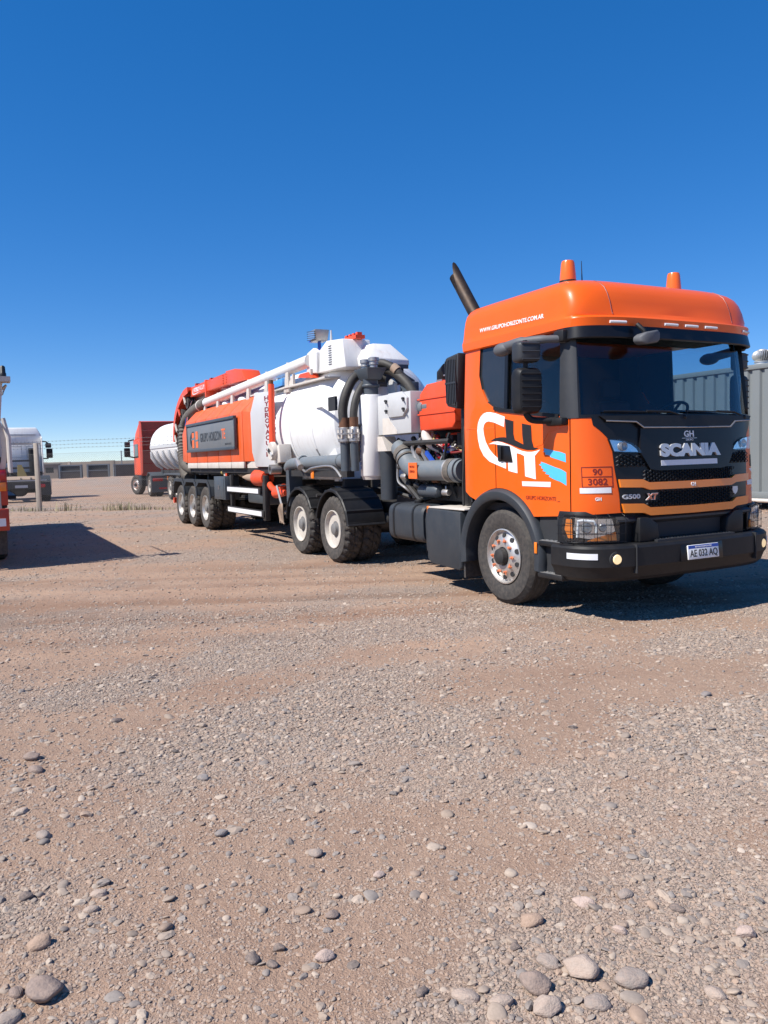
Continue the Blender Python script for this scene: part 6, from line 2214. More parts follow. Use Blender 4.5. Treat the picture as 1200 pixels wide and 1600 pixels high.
# trailer fenders: angular black guards
for s in (-1, 1):
    for k, x in enumerate((-11.52, -12.72, -13.92)):
        pr = [(x + 0.66, 0.80), (x + 0.60, 1.02), (x + 0.40, 1.16), (x - 0.40, 1.16), (x - 0.56, 1.02)]
        if k == 2:
            pr += [(x - 0.66, 0.80)]
        inner_ = [(a + (x - a) * 0.05, b - 0.03) for a, b in pr]
        MB().prism(pr + inner_[::-1], 'y', s * 0.62, s * 1.29).build('wheel_guard', 'skirt', trl, bevel=0.006)
        MB().prism([(x + 0.66, 0.72), (x + 0.66, 0.82), (x + 0.60, 1.04), (x + 0.40, 1.18), (x - 0.40, 1.18), (x - 0.58, 1.04), (x - 0.50, 1.0), (x - 0.36, 1.10), (x + 0.36, 1.10), (x + 0.53, 0.98), (x + 0.58, 0.72)], 'y', s * 1.288, s * 1.304).build('guard_lip', 'skirt', trl)
    # tool cabinet and lateral guard rails
    tcb = MB().box(-10.62, -9.78, min(s * 0.95, s * 1.27), max(s * 0.95, s * 1.27), 0.76, 1.26).build('tool_cabinet', 'bluegrey', trl, bevel=0.01)
    MB().box(-10.54, -9.86, min(s * 1.268, s * 1.278), max(s * 1.268, s * 1.278), 0.80, 1.22).build('cabinet_door', 'bluegrey', tcb, bevel=0.004)
    MB().tube([(-10.2, s * 1.282, 0.98), (-10.2, s * 1.29, 1.06)], 0.016, 8).build('latch', 'steel', tcb)
    for z, x0, x1 in ((1.0, -9.70, -7.55), (0.575, -9.70, -7.40)):
        gr_ = MB().box(x0, x1, min(s * 1.20, s * 1.25), max(s * 1.20, s * 1.25), z - 0.065, z + 0.065).build('side_guard_rail', 'chassis', trl, bevel=0.006)
        MB().box(x0 + 0.02, x1 - 0.10, min(s * 1.25, s * 1.2535), max(s * 1.25, s * 1.2535), z - 0.045, z + 0.045).build('reflective_strip', 'reflector', gr_)
    MB().box(-7.50, -7.36, min(s * 1.12, s * 1.22), max(s * 1.12, s * 1.22), 0.45, 1.30).build('guard_post', 'chassis', trl, bevel=0.01)
    MB().box(-9.66, -9.56, min(s * 1.12, s * 1.20), max(s * 1.12, s * 1.20), 0.50, 1.30).build('guard_post', 'chassis', trl, bevel=0.01)
    # landing legs
    lg = MB().box(-6.62, -6.48, s * 0.82 - 0.07, s * 0.82 + 0.07, 0.62, 1.25)
    lg.box(-6.60, -6.50, s * 0.82 - 0.05, s * 0.82 + 0.05, 0.38, 0.64)
    lg.box(-6.68, -6.42, s * 0.82 - 0.13, s * 0.82 + 0.13, 0.35, 0.38)
    lg.build('landing_leg', 'chassis', trl)
MB().tube([(-6.62, -0.85, 1.12), (-6.62, -1.20, 1.12), (-6.52, -1.28, 1.12), (-6.30, -1.28, 0.78)], 0.022, 8).build('crank_handle', 'steel', trl)
rp = MB()
for q in range(5):
    rp.tube(bez([(-6.33 + 0.02 * q, -1.29, 0.82), (-6.40 + 0.05 * q, -1.31, 0.72), (-6.38 + 0.045 * q, -1.30, 0.58 - 0.02 * q), (-6.36 + 0.05 * q, -1.3, 0.48 + 0.03 * (q % 2))], 4), 0.012, 6)
rp.build('tied_rope', 'strap', trl)
MB().prism([(-6.15, 0.78), (-6.15, 1.40), (-6.02, 1.40), (-5.98, 0.9), (-6.05, 0.78)], 'y', -1.24, -1.0).build('frame_gusset', 'bluegrey', trl)
MB().box(-5.95, -3.7, -1.22, -1.10, 1.30, 1.40).build('fender_beam', 'chassis', trl)
MB().box(-5.05, -4.93, -1.235, -1.22, 1.27, 1.40).build('side_marker', 'amber', trl, bevel=0.004)
MB().box(-9.4, -8.1, -0.9, 0.9, 0.70, 0.98).build('air_reservoir', 'bluegrey', trl, bevel=0.05)
for y in (-0.75, -0.4):
    MB().cyl((-7.2, y, 0.72), (-6.6, y, 0.66), 0.05, n=10).build('brace', 'chassis', trl)
MB().tube([(-7.9, -0.6, 0.55), (-6.2, -0.7, 0.72)], 0.05, 10).build('brace', 'steel', trl)
MB().tube([(-7.5, -0.6, 0.62), (-6.2, -0.7, 1.1)], 0.04, 10).build('brace', 'chassis', trl)
# red siren-shaped nozzle, hoses below the sill
nz = MB().lathe([(-8.95, 0.02), (-8.6, 0.07), (-8.15, 0.10), (-8.05, 0.10)], 18, 'x', (0, -1.12, 1.25)).build('suction_nozzle', 'strap', trl)
MB().lathe([(-8.10, 0.11), (-8.0, 0.165), (-7.75, 0.16), (-7.45, 0.13), (-7.43, 0.001)], 20, 'x', (0, -1.12, 1.25)).build('nozzle_head', 'red', nz)
MB().tube(bez([(-7.5, -1.1, 1.18), (-7.2, -1.12, 1.06), (-6.9, -1.12, 1.04), (-6.6, -1.12, 1.10)], 5), 0.06, 12).build('red_hose', 'red', trl)
MB().tube([(-7.0, -1.12, 0.98), (-6.45, -1.14, 1.0)], [0.10, 0.05], 14).build('red_cone', 'red', trl)
MB().tube([(-10.2, -1.1, 1.27), (-10.2, -1.1, 1.42)], 0.06, 12).build('level_gauge', 'dirtywhite', trl)
MB().sphere((-10.3, -1.15, 1.34), 0.05, 10, 6).build('gauge_knob', 'yellow', trl)
MB().obox((-10.0, -1.15, 1.30), (0.10, 0.04, 0.06)).build('red_tap', 'red', trl)
bmp = MB().box(-15.0, -14.9, -1.2, 1.2, 0.50, 0.64).build('rear_bumper', 'red', trl)
for s in (-1, 1):
    MB().box(-14.95, -14.85, s * 0.5 - 0.05, s * 0.5 + 0.05, 0.6, 1.1).build('bumper_post', 'chassis', bmp)


# ================================================================== LEFT TANKER (only its tail enters the frame)
AWAY = math.atan2(0.88627, -0.46318)          # heading away from the viewer, parallel to the other vehicles
lt = empty('tanker_truck', (-6.80, 11.80, 0), AWAY)
tag(lt, 'tanker truck at the left edge with ringed tank end and red rear frame', 'truck')
# local: x forward (away), y left; our side is y = -1.2
MB().lathe([(0.10, 0.001), (0.12, 0.55), (0.22, 0.88), (0.36, 1.04), (7.2, 1.04), (7.4, 0.8), (7.45, 0.001)], 56, 'x', (0, 0, 1.90)).build('tank', 'endgrey', lt, smooth=28)
for x in (0.12, 0.55, 2.2, 4.2, 6.2):
    MB().lathe([(x - 0.035, 1.02), (x - 0.035, 1.10), (x + 0.035, 1.10), (x + 0.035, 1.02)], 56, 'x', (0, 0, 1.90), closed=True).build('tank_ring', 'dirtywhite', lt)
MB().lathe([(-0.02, 0.001), (-0.01, 0.42), (0.06, 0.46), (0.14, 0.46)], 30, 'x', (0, 0, 1.9)).build('rear_hatch', 'dirtywhite', lt)
MB().box(0.2, 6.9, -0.5, 0.5, 2.90, 3.02).build('walkway', 'steel', lt)
lf = MB()
for s in (-1, 1):
    lf.box(-0.1, 10.4, s * 0.42 - 0.05, s * 0.42 + 0.05, 0.75, 1.02)
    lf.box(0.15, 0.30, s * 0.95 - 0.1, s * 0.95 + 0.1, 0.95, 1.75)
lf.build('chassis_frame', 'chassis', lt)
MB().box(-0.12, -0.02, -1.06, 1.06, 0.61, 0.95).build('rear_bumper', 'darkred_shade', lt, bevel=0.015)
for s in (-1, 1):
    fr_ = MB().box(-0.06, 0.06, s * 0.96 - 0.10, s * 0.96 + 0.10, 1.0, 1.56).build('tail_panel', 'darkred_shade', lt, bevel=0.01)
    MB().box(-0.085, -0.06, s * 0.96 - 0.085, s * 0.96 + 0.085, 1.40, 1.54).build('tail_lamp', 'redlens', fr_, bevel=0.01)
    MB().box(-0.085, -0.06, s * 0.96 - 0.085, s * 0.96 + 0.085, 1.22, 1.36).build('indicator', 'amber', fr_, bevel=0.01)
    MB().box(-0.13, -0.118, s * 0.88 - 0.13, s * 0.88 + 0.13, 0.68, 0.80).build('reflector', 'reflector', lt)
    MB().tube([(0.0, s * 1.12, 1.5), (0.05, s * 1.12, 2.05), (0.1, s * 1.06, 2.35)], 0.035, 8).build('tail_rail', 'dirtywhite', lt)
    MB().box(0.15, 0.18, s * 0.80 - 0.22, s * 0.80 + 0.22, 0.22, 0.62).build('mud_flap', 'rubber', lt)
bpz = MB()
bpz.tube([(0.25, -1.0, 2.3), (0.25, -1.06, 2.9), (0.2, -1.07, 2.93)], 0.03, 8)
bpz.box(0.05, 0.35, -1.20, -0.92, 2.92, 3.0)
bpz = bpz.build('lamp_post', 'dirtywhite', lt)
MB().lathe([(3.0, 0.05), (3.05, 0.05), (3.06, 0.042), (3.15, 0.038), (3.17, 0.02), (3.172, 0.001)], 16, 'z', (0.12, -1.10, 0)).build('beacon', 'decalblack', bpz)
ldr = MB()
for y in (-0.95, -0.65):
    ldr.tube([(-0.05, y, 0.9), (-0.06, y, 2.6), (0.35, y, 2.95)], 0.018, 6)
for i in range(7):
    ldr.tube([(-0.055, -0.95, 1.1 + 0.24 * i), (-0.055, -0.65, 1.1 + 0.24 * i)], 0.014, 6)
ldr.tube([(0.3, -1.0, 2.75), (0.3, -1.14, 2.88), (1.8, -1.14, 2.88), (1.8, -1.0, 2.75)], 0.022, 6)
ldr.build('ladder', 'steel', lt)
for x in (1.6, 2.95, 8.9):
    for s in (-1, 1):
        w_ = copy_tree(KITS[1 if x < 8 else 0], lt)
        w_.location = (x, s * (1.05 if x < 8 else 1.15), 0.505)
        w_.rotation_euler = Euler((0, 0.4 * x, PI if s > 0 else 0), 'XYZ')
for s in (-1, 1):
    MB().box(0.9, 3.7, s * 0.72, s * 1.22, 1.06, 1.12).build('fender', 'black', lt)
MB().box(6.9, 7.8, -1.05, 1.05, 1.0, 2.6).build('shadow_fill_box', 'endgrey', lt, bevel=0.02)  # unseen box added to close the sunlit gap in the tanker's shadow
MB().box(0.3, 7.4, -0.9, 0.9, 0.70, 1.05).build('sub_frame', 'chassis', lt)
cabl = MB().rings([[(x, y, z) for x, y in ((7.75, -1.2), (9.75, -1.15), (9.85, -0.9), (9.85, 0.9), (9.75, 1.15), (7.75, 1.2))] for z in (0.75, 1.9)], cap1=False)
cabl.rings([[(x, y, 1.9) for x, y in ((7.75, -1.2), (9.75, -1.15), (9.85, -0.9), (9.85, 0.9), (9.75, 1.15), (7.75, 1.2))], [(x, y, 2.45) for x, y in ((7.75, -1.12), (9.45, -1.08), (9.55, -0.85), (9.55, 0.85), (9.45, 1.08), (7.75, 1.12))]])
cabl.build('cab', 'white', lt, bevel=0.05)
for s in (-1, 1):
    MB().prism([(8.5, 1.85), (9.6, 1.85), (9.45, 2.36), (8.5, 2.36)], 'y', s * 1.13, s * 1.2).build('side_window', 'darkglass', lt)
    MB().box(9.55, 9.7, s * 1.42 - 0.14, s * 1.42 + 0.14, 1.7, 2.1).build('mirror', 'black', lt, bevel=0.03)

# ================================================================== WHITE TRACTOR beyond the fence, seen from behind
wt = empty('white_tractor_truck', (-16.35, 35.6, 0), AWAY)
tag(wt, 'white tractor truck parked beyond the fence with its bare chassis rear facing us', 'truck')
cab_ = MB().rings([[(x, y, z) for x, y in ((3.3, -1.24), (5.2, -1.24), (5.35, -1.0), (5.35, 1.0), (5.2, 1.24), (3.3, 1.24))] for z in (1.0, 2.72)])
cab_.build('cab', 'white', wt, bevel=0.05)
MB().rings([[(x, y, 2.72) for x, y in ((3.25, -1.22), (5.1, -1.22), (5.2, -1.0), (5.2, 1.0), (5.1, 1.22), (3.25, 1.22))],
            [(x, y, 3.15) for x, y in ((3.25, -1.20), (4.9, -1.20), (5.0, -0.95), (5.0, 0.95), (4.9, 1.20), (3.25, 1.20))],
            [(x, y, 3.52) for x, y in ((3.35, -1.02), (4.3, -0.9), (4.4, -0.7), (4.4, 0.7), (4.3, 0.9), (3.35, 1.02))]]).build('roof_deflector', 'white', wt, bevel=0.06)
for z in (2.76, 3.12, 3.18):
    MB().box(3.22, 3.26, -0.95 if z > 3 else -1.2, 0.95 if z > 3 else 1.2, z - 0.012, z + 0.012).build('roof_ridge', 'palegrey', wt)
for y0, y1, z0, z1 in ((-0.30, 0.72, 2.05, 2.60), (-0.95, -0.50, 2.05, 2.60), (0.85, 1.1, 2.05, 2.60)):
    pb_ = MB()
    for a in ((y0, y1, z0, z0 + 0.025), (y0, y1, z1 - 0.025, z1), (y0, y0 + 0.025, z0, z1), (y1 - 0.025, y1, z0, z1)):
        pb_.box(3.275, 3.30, *a)
    pb_.build('back_wall_rib', 'palegrey', wt)
for s in (-1, 1):
    MB().prism([(3.3, 1.2), (3.3, 3.1), (2.95, 3.0), (2.85, 1.3)], 'y', s * 1.17, s * 1.22).build('side_fairing', 'white', wt, bevel=0.015)
    mr_ = MB().box(4.6, 4.75, s * 1.66 - 0.15, s * 1.66 + 0.15, 2.02, 2.50).build('mirror', 'black', wt, bevel=0.04)
    MB().box(4.62, 4.74, s * 1.62 - 0.14, s * 1.62 + 0.14, 2.54, 2.78).build('upper_mirror', 'greyplastic', mr_, bevel=0.04)
    MB().tube([(4.8, s * 1.2, 2.88), (4.7, s * 1.5, 2.86), (4.68, s * 1.62, 2.76)], 0.035, 8).build('mirror_arm', 'black', mr_)
    MB().tube([(4.8, s * 1.2, 2.0), (4.68, s * 1.6, 2.0)], 0.03, 8).build('mirror_arm', 'black', mr_)
MB().tube([(3.1, -0.72, 0.9), (3.1, -0.72, 2.5)], 0.14, 14).build('air_intake', 'black', wt)
MB().box(2.95, 3.2, 0.5, 1.05, 1.0, 1.75).build('rear_box', 'black', wt)
wc = MB()
for s in (-1, 1):
    wc.box(-0.3, 5.0, s * 0.42 - 0.05, s * 0.42 + 0.05, 0.72, 1.0)
wc.box(-0.35, -0.25, -1.0, 1.0, 0.62, 0.95)
wc.box(2.2, 2.5, -0.9, 0.6, 1.85, 1.93)
wc.tube([(2.3, -0.85, 1.0), (2.3, -0.85, 1.9)], 0.05, 8)
wc.tube([(2.3, 0.3, 1.0), (2.3, 0.3, 2.05)], 0.06, 8)
wc.tube([(2.4, -0.9, 1.55), (2.4, 0.9, 1.55)], 0.04, 8)
wc.build('chassis_frame', 'chassis', wt)
MB().prism([(0.3, 1.02), (0.5, 1.16), (1.6, 1.16), (1.8, 1.04)], 'y', -0.62, 0.62).build('fifth_wheel', 'strap', wt)
MB().rings([[(1.9, y, 1.1) for y in (-0.42, 0.02)] + [(2.1, 0.02, 1.1), (2.1, -0.42, 1.1)], [(1.95, y, 1.70) for y in (-0.18, 0.0)] + [(2.05, 0.0, 1.70), (2.05, -0.18, 1.70)]]).build('yellow_bracket', 'yellow', wt)
for s in (-1, 1):
    MB().rings([[(0.55 + 0.6 * math.cos(R(a)), s * y, 0.56 + 0.62 * math.sin(R(a))) for y in (0.62, 1.26)] + [(0.55 + 0.57 * math.cos(R(a)), s * y, 0.56 + 0.59 * math.sin(R(a))) for y in (1.26, 0.62)] for a in range(10, 181, 10)]).build('wheel_fender', 'skirt', wt)
    MB().box(-0.08, -0.06, min(s * 0.62, s * 1.26), max(s * 0.62, s * 1.26), 0.30, 0.92).build('mud_flap', 'skirt', wt)
    MB().box(-0.40, -0.35, s * 0.78 - 0.2, s * 0.78 + 0.2, 0.66, 0.80).build('tail_lamp', 'redlens', wt, bevel=0.01)
    MB().tube([(-0.30, s * 1.24, 0.72), (-0.30, s * 1.24, 1.02)], 0.02, 6).build('stay', 'steel', wt)
    for x, k in ((0.55, 1), (0.55, 2), (4.4, 0)):
        w_ = copy_tree(KITS[k], wt)
        w_.location = (x, s * (1.24 if k != 2 else 0.93), 0.505)
        w_.rotation_euler = Euler((0, 0.3, PI if s > 0 else 0), 'XYZ')
MB().box(-0.37, -0.352, -0.26, 0.26, 0.66, 0.78).build('licence_plate', 'palegrey', wt)
MB().box(-0.36, -0.33, -1.05, 1.05, 0.96, 1.0).build('rear_bar', 'palegrey', wt)
md_ = MB()
for q in range(14):
    y = -0.95 + 0.145 * q
    md_.cyl((random.uniform(-0.2, 0.2), y, 0.6), (random.uniform(0.2, 0.5), y + random.uniform(-0.2, 0.2), random.uniform(0.85, 1.15)), 0.03, n=8)
md_.box(-0.15, 0.1, -0.62, 0.62, 0.66, 0.98)
md_.box(2.6, 3.2, -1.1, 1.1, 0.95, 1.35)
md_.build('suspension', 'chassis', wt)
MB().sphere((0.2, 0.05, 0.52), 0.27, 14, 10, (0.8, 1.3, 1)).build('axle', 'chassis', wt)
MB().cyl((0.55, -0.9, 0.5), (0.55, 0.9, 0.5), 0.1).build('axle', 'chassis', wt)

# ================================================================== FAR ORANGE TRACTOR AND ITS TANK TRAILER
ot = empty('far_tractor_truck', (-10.15, 38.5, 0), AWAY)
tag(ot, 'far orange tractor truck beyond the fence, seen from behind with its shade-coloured roof deflector', 'truck')
MB().rings([[(x, y, z) for x, y in ((2.0, -1.2), (3.9, -1.2), (4.1, -0.9), (4.1, 0.9), (3.9, 1.2), (2.0, 1.2))] for z in (1.0, 2.85)]).build('cab', 'red', ot, bevel=0.05)
for s in (-1, 1):
    MB().box(2.05, 2.85, min(s * 0.75, s * 1.2), max(s * 0.75, s * 1.2), 0.45, 1.02).build('step_box', 'black', ot, bevel=0.02)
    MB().box(3.95, 4.25, min(s * 0.2, s * 1.2), max(s * 0.2, s * 1.2), 0.42, 1.02).build('bumper', 'black', ot, bevel=0.02)
df = MB()
for s in (-1, 1):
    df.prism([(2.0, 1.0), (2.0, 3.70), (1.75, 3.72), (1.5, 3.5), (1.35, 2.9), (1.38, 1.9), (1.5, 1.15)], 'y', s * 1.18, s * 1.23)
df.build('side_deflector', 'darkred_shade', ot, bevel=0.01)  # darker red puts shade into the orange deflector's colour
MB().prism([(1.95, 2.85), (1.95, 3.72), (2.15, 3.70), (3.3, 3.15), (3.6, 2.85)], 'y', -1.17, 1.17).build('roof_deflector', 'red', ot, bevel=0.02)
MB().box(1.90, 1.95, -1.17, 1.17, 1.02, 3.68).build('cab_back', 'darkred_shade', ot)  # shade inside the hollow deflector is painted in as dark red
for z in (1.6, 2.2, 2.75, 3.25):
    MB().box(1.87, 1.91, -1.15, 1.15, z - 0.015, z + 0.015).build('cab_back_rib', 'redlens', ot)
for s in (-1, 1):
    MB().prism([(2.6, 1.9), (3.7, 1.9), (3.5, 2.6), (2.6, 2.6)], 'y', s * 1.19, s * 1.215).build('side_window', 'darkglass', ot)
    mr_ = MB().box(3.5, 3.64, s * 1.58 - 0.15, s * 1.58 + 0.15, 1.95, 2.42).build('mirror', 'black', ot, bevel=0.04)
    MB().box(3.5, 3.64, s * 1.56 - 0.14, s * 1.56 + 0.14, 2.46, 2.74).build('upper_mirror', 'greyplastic', mr_, bevel=0.04)
    MB().tube([(3.7, s * 1.2, 2.85), (3.6, s * 1.5, 2.78)], 0.035, 8).build('mirror_arm', 'black', mr_)
    MB().tube([(3.7, s * 1.2, 1.92), (3.6, s * 1.5, 1.98)], 0.035, 8).build('mirror_arm', 'black', mr_)
oc_ = MB()
for s in (-1, 1):
    oc_.box(-1.0, 3.8, s * 0.42 - 0.05, s * 0.42 + 0.05, 0.72, 1.0)
oc_.cyl((0, -0.9, 0.5), (0, 0.9, 0.5), 0.1)
oc_.build('chassis_frame', 'chassis', ot)
for s in (-1, 1):
    MB().rings([[(0.62 * math.cos(R(a)), s * y, 0.56 + 0.62 * math.sin(R(a))) for y in (0.55, 1.26)] + [(0.59 * math.cos(R(a)), s * y, 0.56 + 0.59 * math.sin(R(a))) for y in (1.26, 0.55)] for a in range(0, 181, 12)]).build('wheel_fender', 'bluegrey', ot)
    fl_ = MB().box(-0.68, -0.65, min(s * 0.52, s * 1.26), max(s * 0.52, s * 1.26), 0.22, 1.0).build('mud_flap', 'bluegrey', ot)
    MB().box(-0.72, -0.68, min(s * 0.72, s * 1.2), max(s * 0.72, s * 1.2), 0.74, 0.88).build('tail_lamp', 'redlens', ot, bevel=0.01)
    MB().box(-0.70, -0.68, min(s * 0.56, s * 0.92), max(s * 0.56, s * 0.92), 0.36, 0.44).build('reflector', 'redlens', ot)
    for x, k in ((0, 1), (0, 2), (3.45, 0)):
        w_ = copy_tree(KITS[k], ot)
        w_.location = (x, s * (1.24 if k != 2 else 0.93), 0.505)
        w_.rotation_euler = Euler((0, 0.3, (PI if s > 0 else 0) + (0.38 if k == 0 else 0)), 'XYZ')

# the tanker trailer behind it, mostly hidden by the vacuum trailer
ft = empty('far_tank_trailer', (-10.15, 38.5, 0), AWAY)
tag(ft, 'far white tank trailer with ribbed belly behind the hanging corrugated hoses', 'tank trailer')
MB().lathe([(0.35, 0.001), (0.33, 0.5), (0.24, 0.9), (0.06, 1.10), (-10.5, 1.10), (-10.7, 0.8), (-10.8, 0.001)], 48, 'x', (0, 0.0, 2.38)).build('tank', 'tankwhite', ft, smooth=28)
for i in range(9):
    x = -0.2 - 1.25 * i
    for s in (-1, 1):
        MB().tube([(x, s * 1.12, 2.15), (x - 0.02, s * 1.08, 1.85), (x - 0.05, s * 0.86, 1.50), (x - 0.05, s * 0.62, 1.32)], [0.05, 0.09, 0.08, 0.05], 8).build('belly_rib', 'palegrey', ft)
for s in (-1, 1):
    MB().box(-10.4, 0.0, s * 1.11 - 0.02, s * 1.11 + 0.02, 2.28, 2.42).build('side_band', 'palegrey', ft)
    MB().box(-10.4, 0.4, s * 0.5 - 0.08, s * 0.5 + 0.08, 1.08, 1.26).build('frame_rail', 'chassis', ft)
    MB().box(-8.4, -3.4, min(s * 0.62, s * 1.25), max(s * 0.62, s * 1.25), 1.08, 1.14).build('wheel_guard', 'bluegrey', ft)
    MB().box(-4.06, -4.0, min(s * 1.0, s * 1.25), max(s * 1.0, s * 1.25), 0.86, 1.02).build('side_marker', 'amber', ft)
    for x in (-4.4, -5.7, -7.0):
        w_ = copy_tree(KITS[1], ft)
        w_.location = (x, s * 1.24, 0.505)
        w_.rotation_euler = Euler((0, 0.3 * x, PI if s > 0 else 0), 'XYZ')

# ================================================================== FENCE
FA, FD = Vector((-12.25, 28.0, 0)), Vector((0.970, -0.243, 0))


def fpt(t, z):
    q = FA + FD * t
    return (q.x, q.y, gh(q.x, q.y) + z)


fence = empty('chain_link_fence', FA)
tag(fence, 'chain link fence with three barbed wires across the left background', 'fence')
FO = (FA.x, FA.y, FA.z)
T0, T1 = -7.0, 13.0
for t in (-6.9, 0.0, 6.6, 12.9):
    q = FA + FD * t
    zb = gh(q.x, q.y)
    MB().box(q.x - 0.075, q.x + 0.075, q.y - 0.075, q.y + 0.075, zb - 0.2, zb + 2.42, (0.008, 0.008, 0.008, 0.008)).build('fence_post', 'post', fence, bevel=0.012, off=FO)
for z in (2.46, 2.33, 2.21):
    bw = MB()
    bw.tube([fpt(T0 + (T1 - T0) * i / 40, z + 0.008 * math.sin(i * 0.9)) for i in range(41)], 0.0035, 4)
    t = T0
    while t < T1:
        c = fpt(t, z)
        bw.obox(c, (0.05, 0.006, 0.006), (0, 0.8, 0.3))
        bw.obox(c, (0.05, 0.006, 0.006), (0, -0.8, 0.3))
        t += 0.16
    bw.build('barbed_wire', 'wire', fence, off=FO)
for z in (2.02, 1.05, 0.10):
    MB().tube([fpt(T0 + (T1 - T0) * i / 40, z) for i in range(41)], 0.0032, 4).build('line_wire', 'wire', fence, off=FO)
lk = MB()
H_ = 1.95
p_ = 0.085
k = T0 - H_
rw = 0.0019
while k < T1:
    for sgn in (1, -1):
        a0, a1 = (k, k + H_) if sgn > 0 else (k + H_, k)
        z0, z1 = 0.06, 0.06 + H_
        A = (a0, z0)
        B = (a1, z1)
        # clip to the fence length
        pts = []
        for f in (0.0, 1.0):
            pts.append((A[0] + (B[0] - A[0]) * f, A[1] + (B[1] - A[1]) * f))
        lo, hi = min(a0, a1), max(a0, a1)
        c0, c1 = max(lo, T0), min(hi, T1)
        if c1 - c0 > 0.02:
            zz = [z0 + (c - a0) / (a1 - a0) * H_ for c in (c0, c1)]
            P = [Vector(fpt(c0, zz[0])), Vector(fpt(c1, zz[1]))]
            d = (P[1] - P[0]).normalized()
            n1 = Vector((0, 1, 0))
            n2 = d.cross(n1).normalized()
            o = len(lk.v)
            for q in P:
                for a in (0, 2.09, 4.19):
                    lk.v.append(tuple(q + (n1 * math.cos(a) + n2 * math.sin(a)) * rw))
            lk.f += [(o, o + 1, o + 4, o + 3), (o + 1, o + 2, o + 5, o + 4), (o + 2, o, o + 3, o + 5)]
    k += p_
stuff(lk.build('wire_mesh', 'wire', fence, off=FO, smooth=0))

# dry weeds along the foot of the fence
wd = MB()
for cx0, dens, hmax in [(-12.9, 60, 0.22), (-12.3, 46, 0.2), (-11.1, 70, 0.40), (-9.6, 40, 0.16), (-9.2, 90, 0.30), (-8.8, 90, 0.34), (-8.4, 70, 0.26), (-8.0, 60, 0.18), (-13.8, 90, 0.18), (-7.4, 50, 0.14), (-10.4, 14, 0.1), (-14.6, 40, 0.2)]:
    for i in range(int(dens * 0.55)):
        x = cx0 + random.gauss(0, 0.26)
        y = FA.y + (x - FA.x) * (-0.25) + random.gauss(-0.1, 0.18)
        z = gh(x, y)
        hh = hmax * random.uniform(0.3, 1.0)
        a = random.uniform(0, 6.28)
        l = hh * random.uniform(0.1, 0.6)
        w = random.uniform(0.008, 0.016)
        c, q = math.cos(a), math.sin(a)
        wd.add([(x - q * w, y + c * w, z - 0.01), (x + q * w, y - c * w, z - 0.01), (x + c * l * 0.5 + q * w * 0.7, y + q * l * 0.5 - c * w * 0.7, z + hh * 0.7), (x + c * l * 0.5 - q * w * 0.7, y + q * l * 0.5 + c * w * 0.7, z + hh * 0.7), (x + c * l, y + q * l, z + hh)],
               [(0, 1, 2, 3), (3, 2, 4)])
wdo = wd.build('dry_grass', 'weed', None, smooth=0)
tag(wdo, 'dry weeds and grass growing along the foot of the fence', kind='stuff')

# ================================================================== GREY CONTAINER BUILDING behind the cab, with a roof ventilator
CB = TRK + Vector((0.88627, 0.46318, 0)) * 11.32
cb = empty('container_building', CB, TRZ)
tag(cb, 'grey corrugated steel container building behind the orange cab at the right edge', 'container')
CX0, CX1, CH0, CH1 = -13.0, 1.5, 0.34, 3.58
n_ = 0
x = CX0
pit = 0.34
while x < CX1 - 0.01:
    # one corrugated sheet panel per pitch: flat crest, slope, valley, slope
    pp = [(x, 0.0), (x + 0.20, 0.0), (x + 0.235, 0.055), (x + 0.305, 0.055), (x + pit, 0.0)]
    mb = MB()
    mb.rings([[(a, b, z) for a, b in pp] + [(a, b + 0.02, z) for a, b in reversed(pp)] for z in (CH0 + 0.1, CH1 - 0.08)])
    mb.build('corrugated_panel', 'container', cb, smooth=20)
    x += pit
MB().box(CX0 - 0.05, CX1 + 0.05, -0.03, 0.10, CH1 - 0.09, CH1 + 0.03).build('top_rail', 'container', cb, bevel=0.01)
MB().box(CX0 - 0.05, CX1 + 0.05, -0.03, 0.10, CH0 - 0.06, CH0 + 0.11).build('bottom_rail', 'container', cb, bevel=0.01)
for x in (CX0, CX1):
    MB().box(x - 0.08, x + 0.08, -0.03, 0.12, CH0, CH1).build('corner_post', 'container', cb, bevel=0.01)
MB().box(CX0, CX1, 0.10, 2.45, CH1 - 0.02, CH1 + 0.02).build('roof', 'container', cb)
MB().box(CX0, CX0 + 0.05, 0.10, 2.45, CH0, CH1 - 0.03).build('end_wall', 'container', cb)
MB().box(CX1 - 0.05, CX1, 0.10, 2.45, CH0, CH1 - 0.03).build('end_wall', 'container', cb)
MB().box(CX0, CX1, 2.40, 2.45, CH0, CH1 - 0.03).build('back_wall', 'container', cb)
MB().box(CX0 + 0.1, CX1 - 0.1, 0.3, 2.3, CH0 - 0.02, CH0 + 0.02).build('floor', 'chassis', cb)
for x in np.linspace(CX0 + 0.3, CX1 - 0.3, 7):
    MB().box(x - 0.2, x + 0.2, 0.15, 0.55, -0.1, CH0 - 0.04).build('footing_block', 'post', cb)
    MB().box(x - 0.2, x + 0.2, 1.9, 2.3, -0.1, CH0 - 0.04).build('footing_block', 'post', cb)
MB().tube([(CX0, -0.10, CH0 - 0.10), (CX1, -0.10, CH0 - 0.10)], 0.05, 10).build('white_conduit', 'dirtywhite', cb)
vloc = Vector((9.9, 20.6, 0)) - CB
vx, vy = vloc.dot(Vector((0.46318, -0.88627, 0))), vloc.dot(Vector((0.88627, 0.46318, 0)))
vw = CB + Vector((0.46318, -0.88627, 0)) * vx + Vector((0.88627, 0.46318, 0)) * vy
vent = empty('roof_ventilator', (vw.x, vw.y, CH1), TRZ)
tag(vent, 'spherical galvanised turbine ventilator on the grey container roof', 'ventilator')
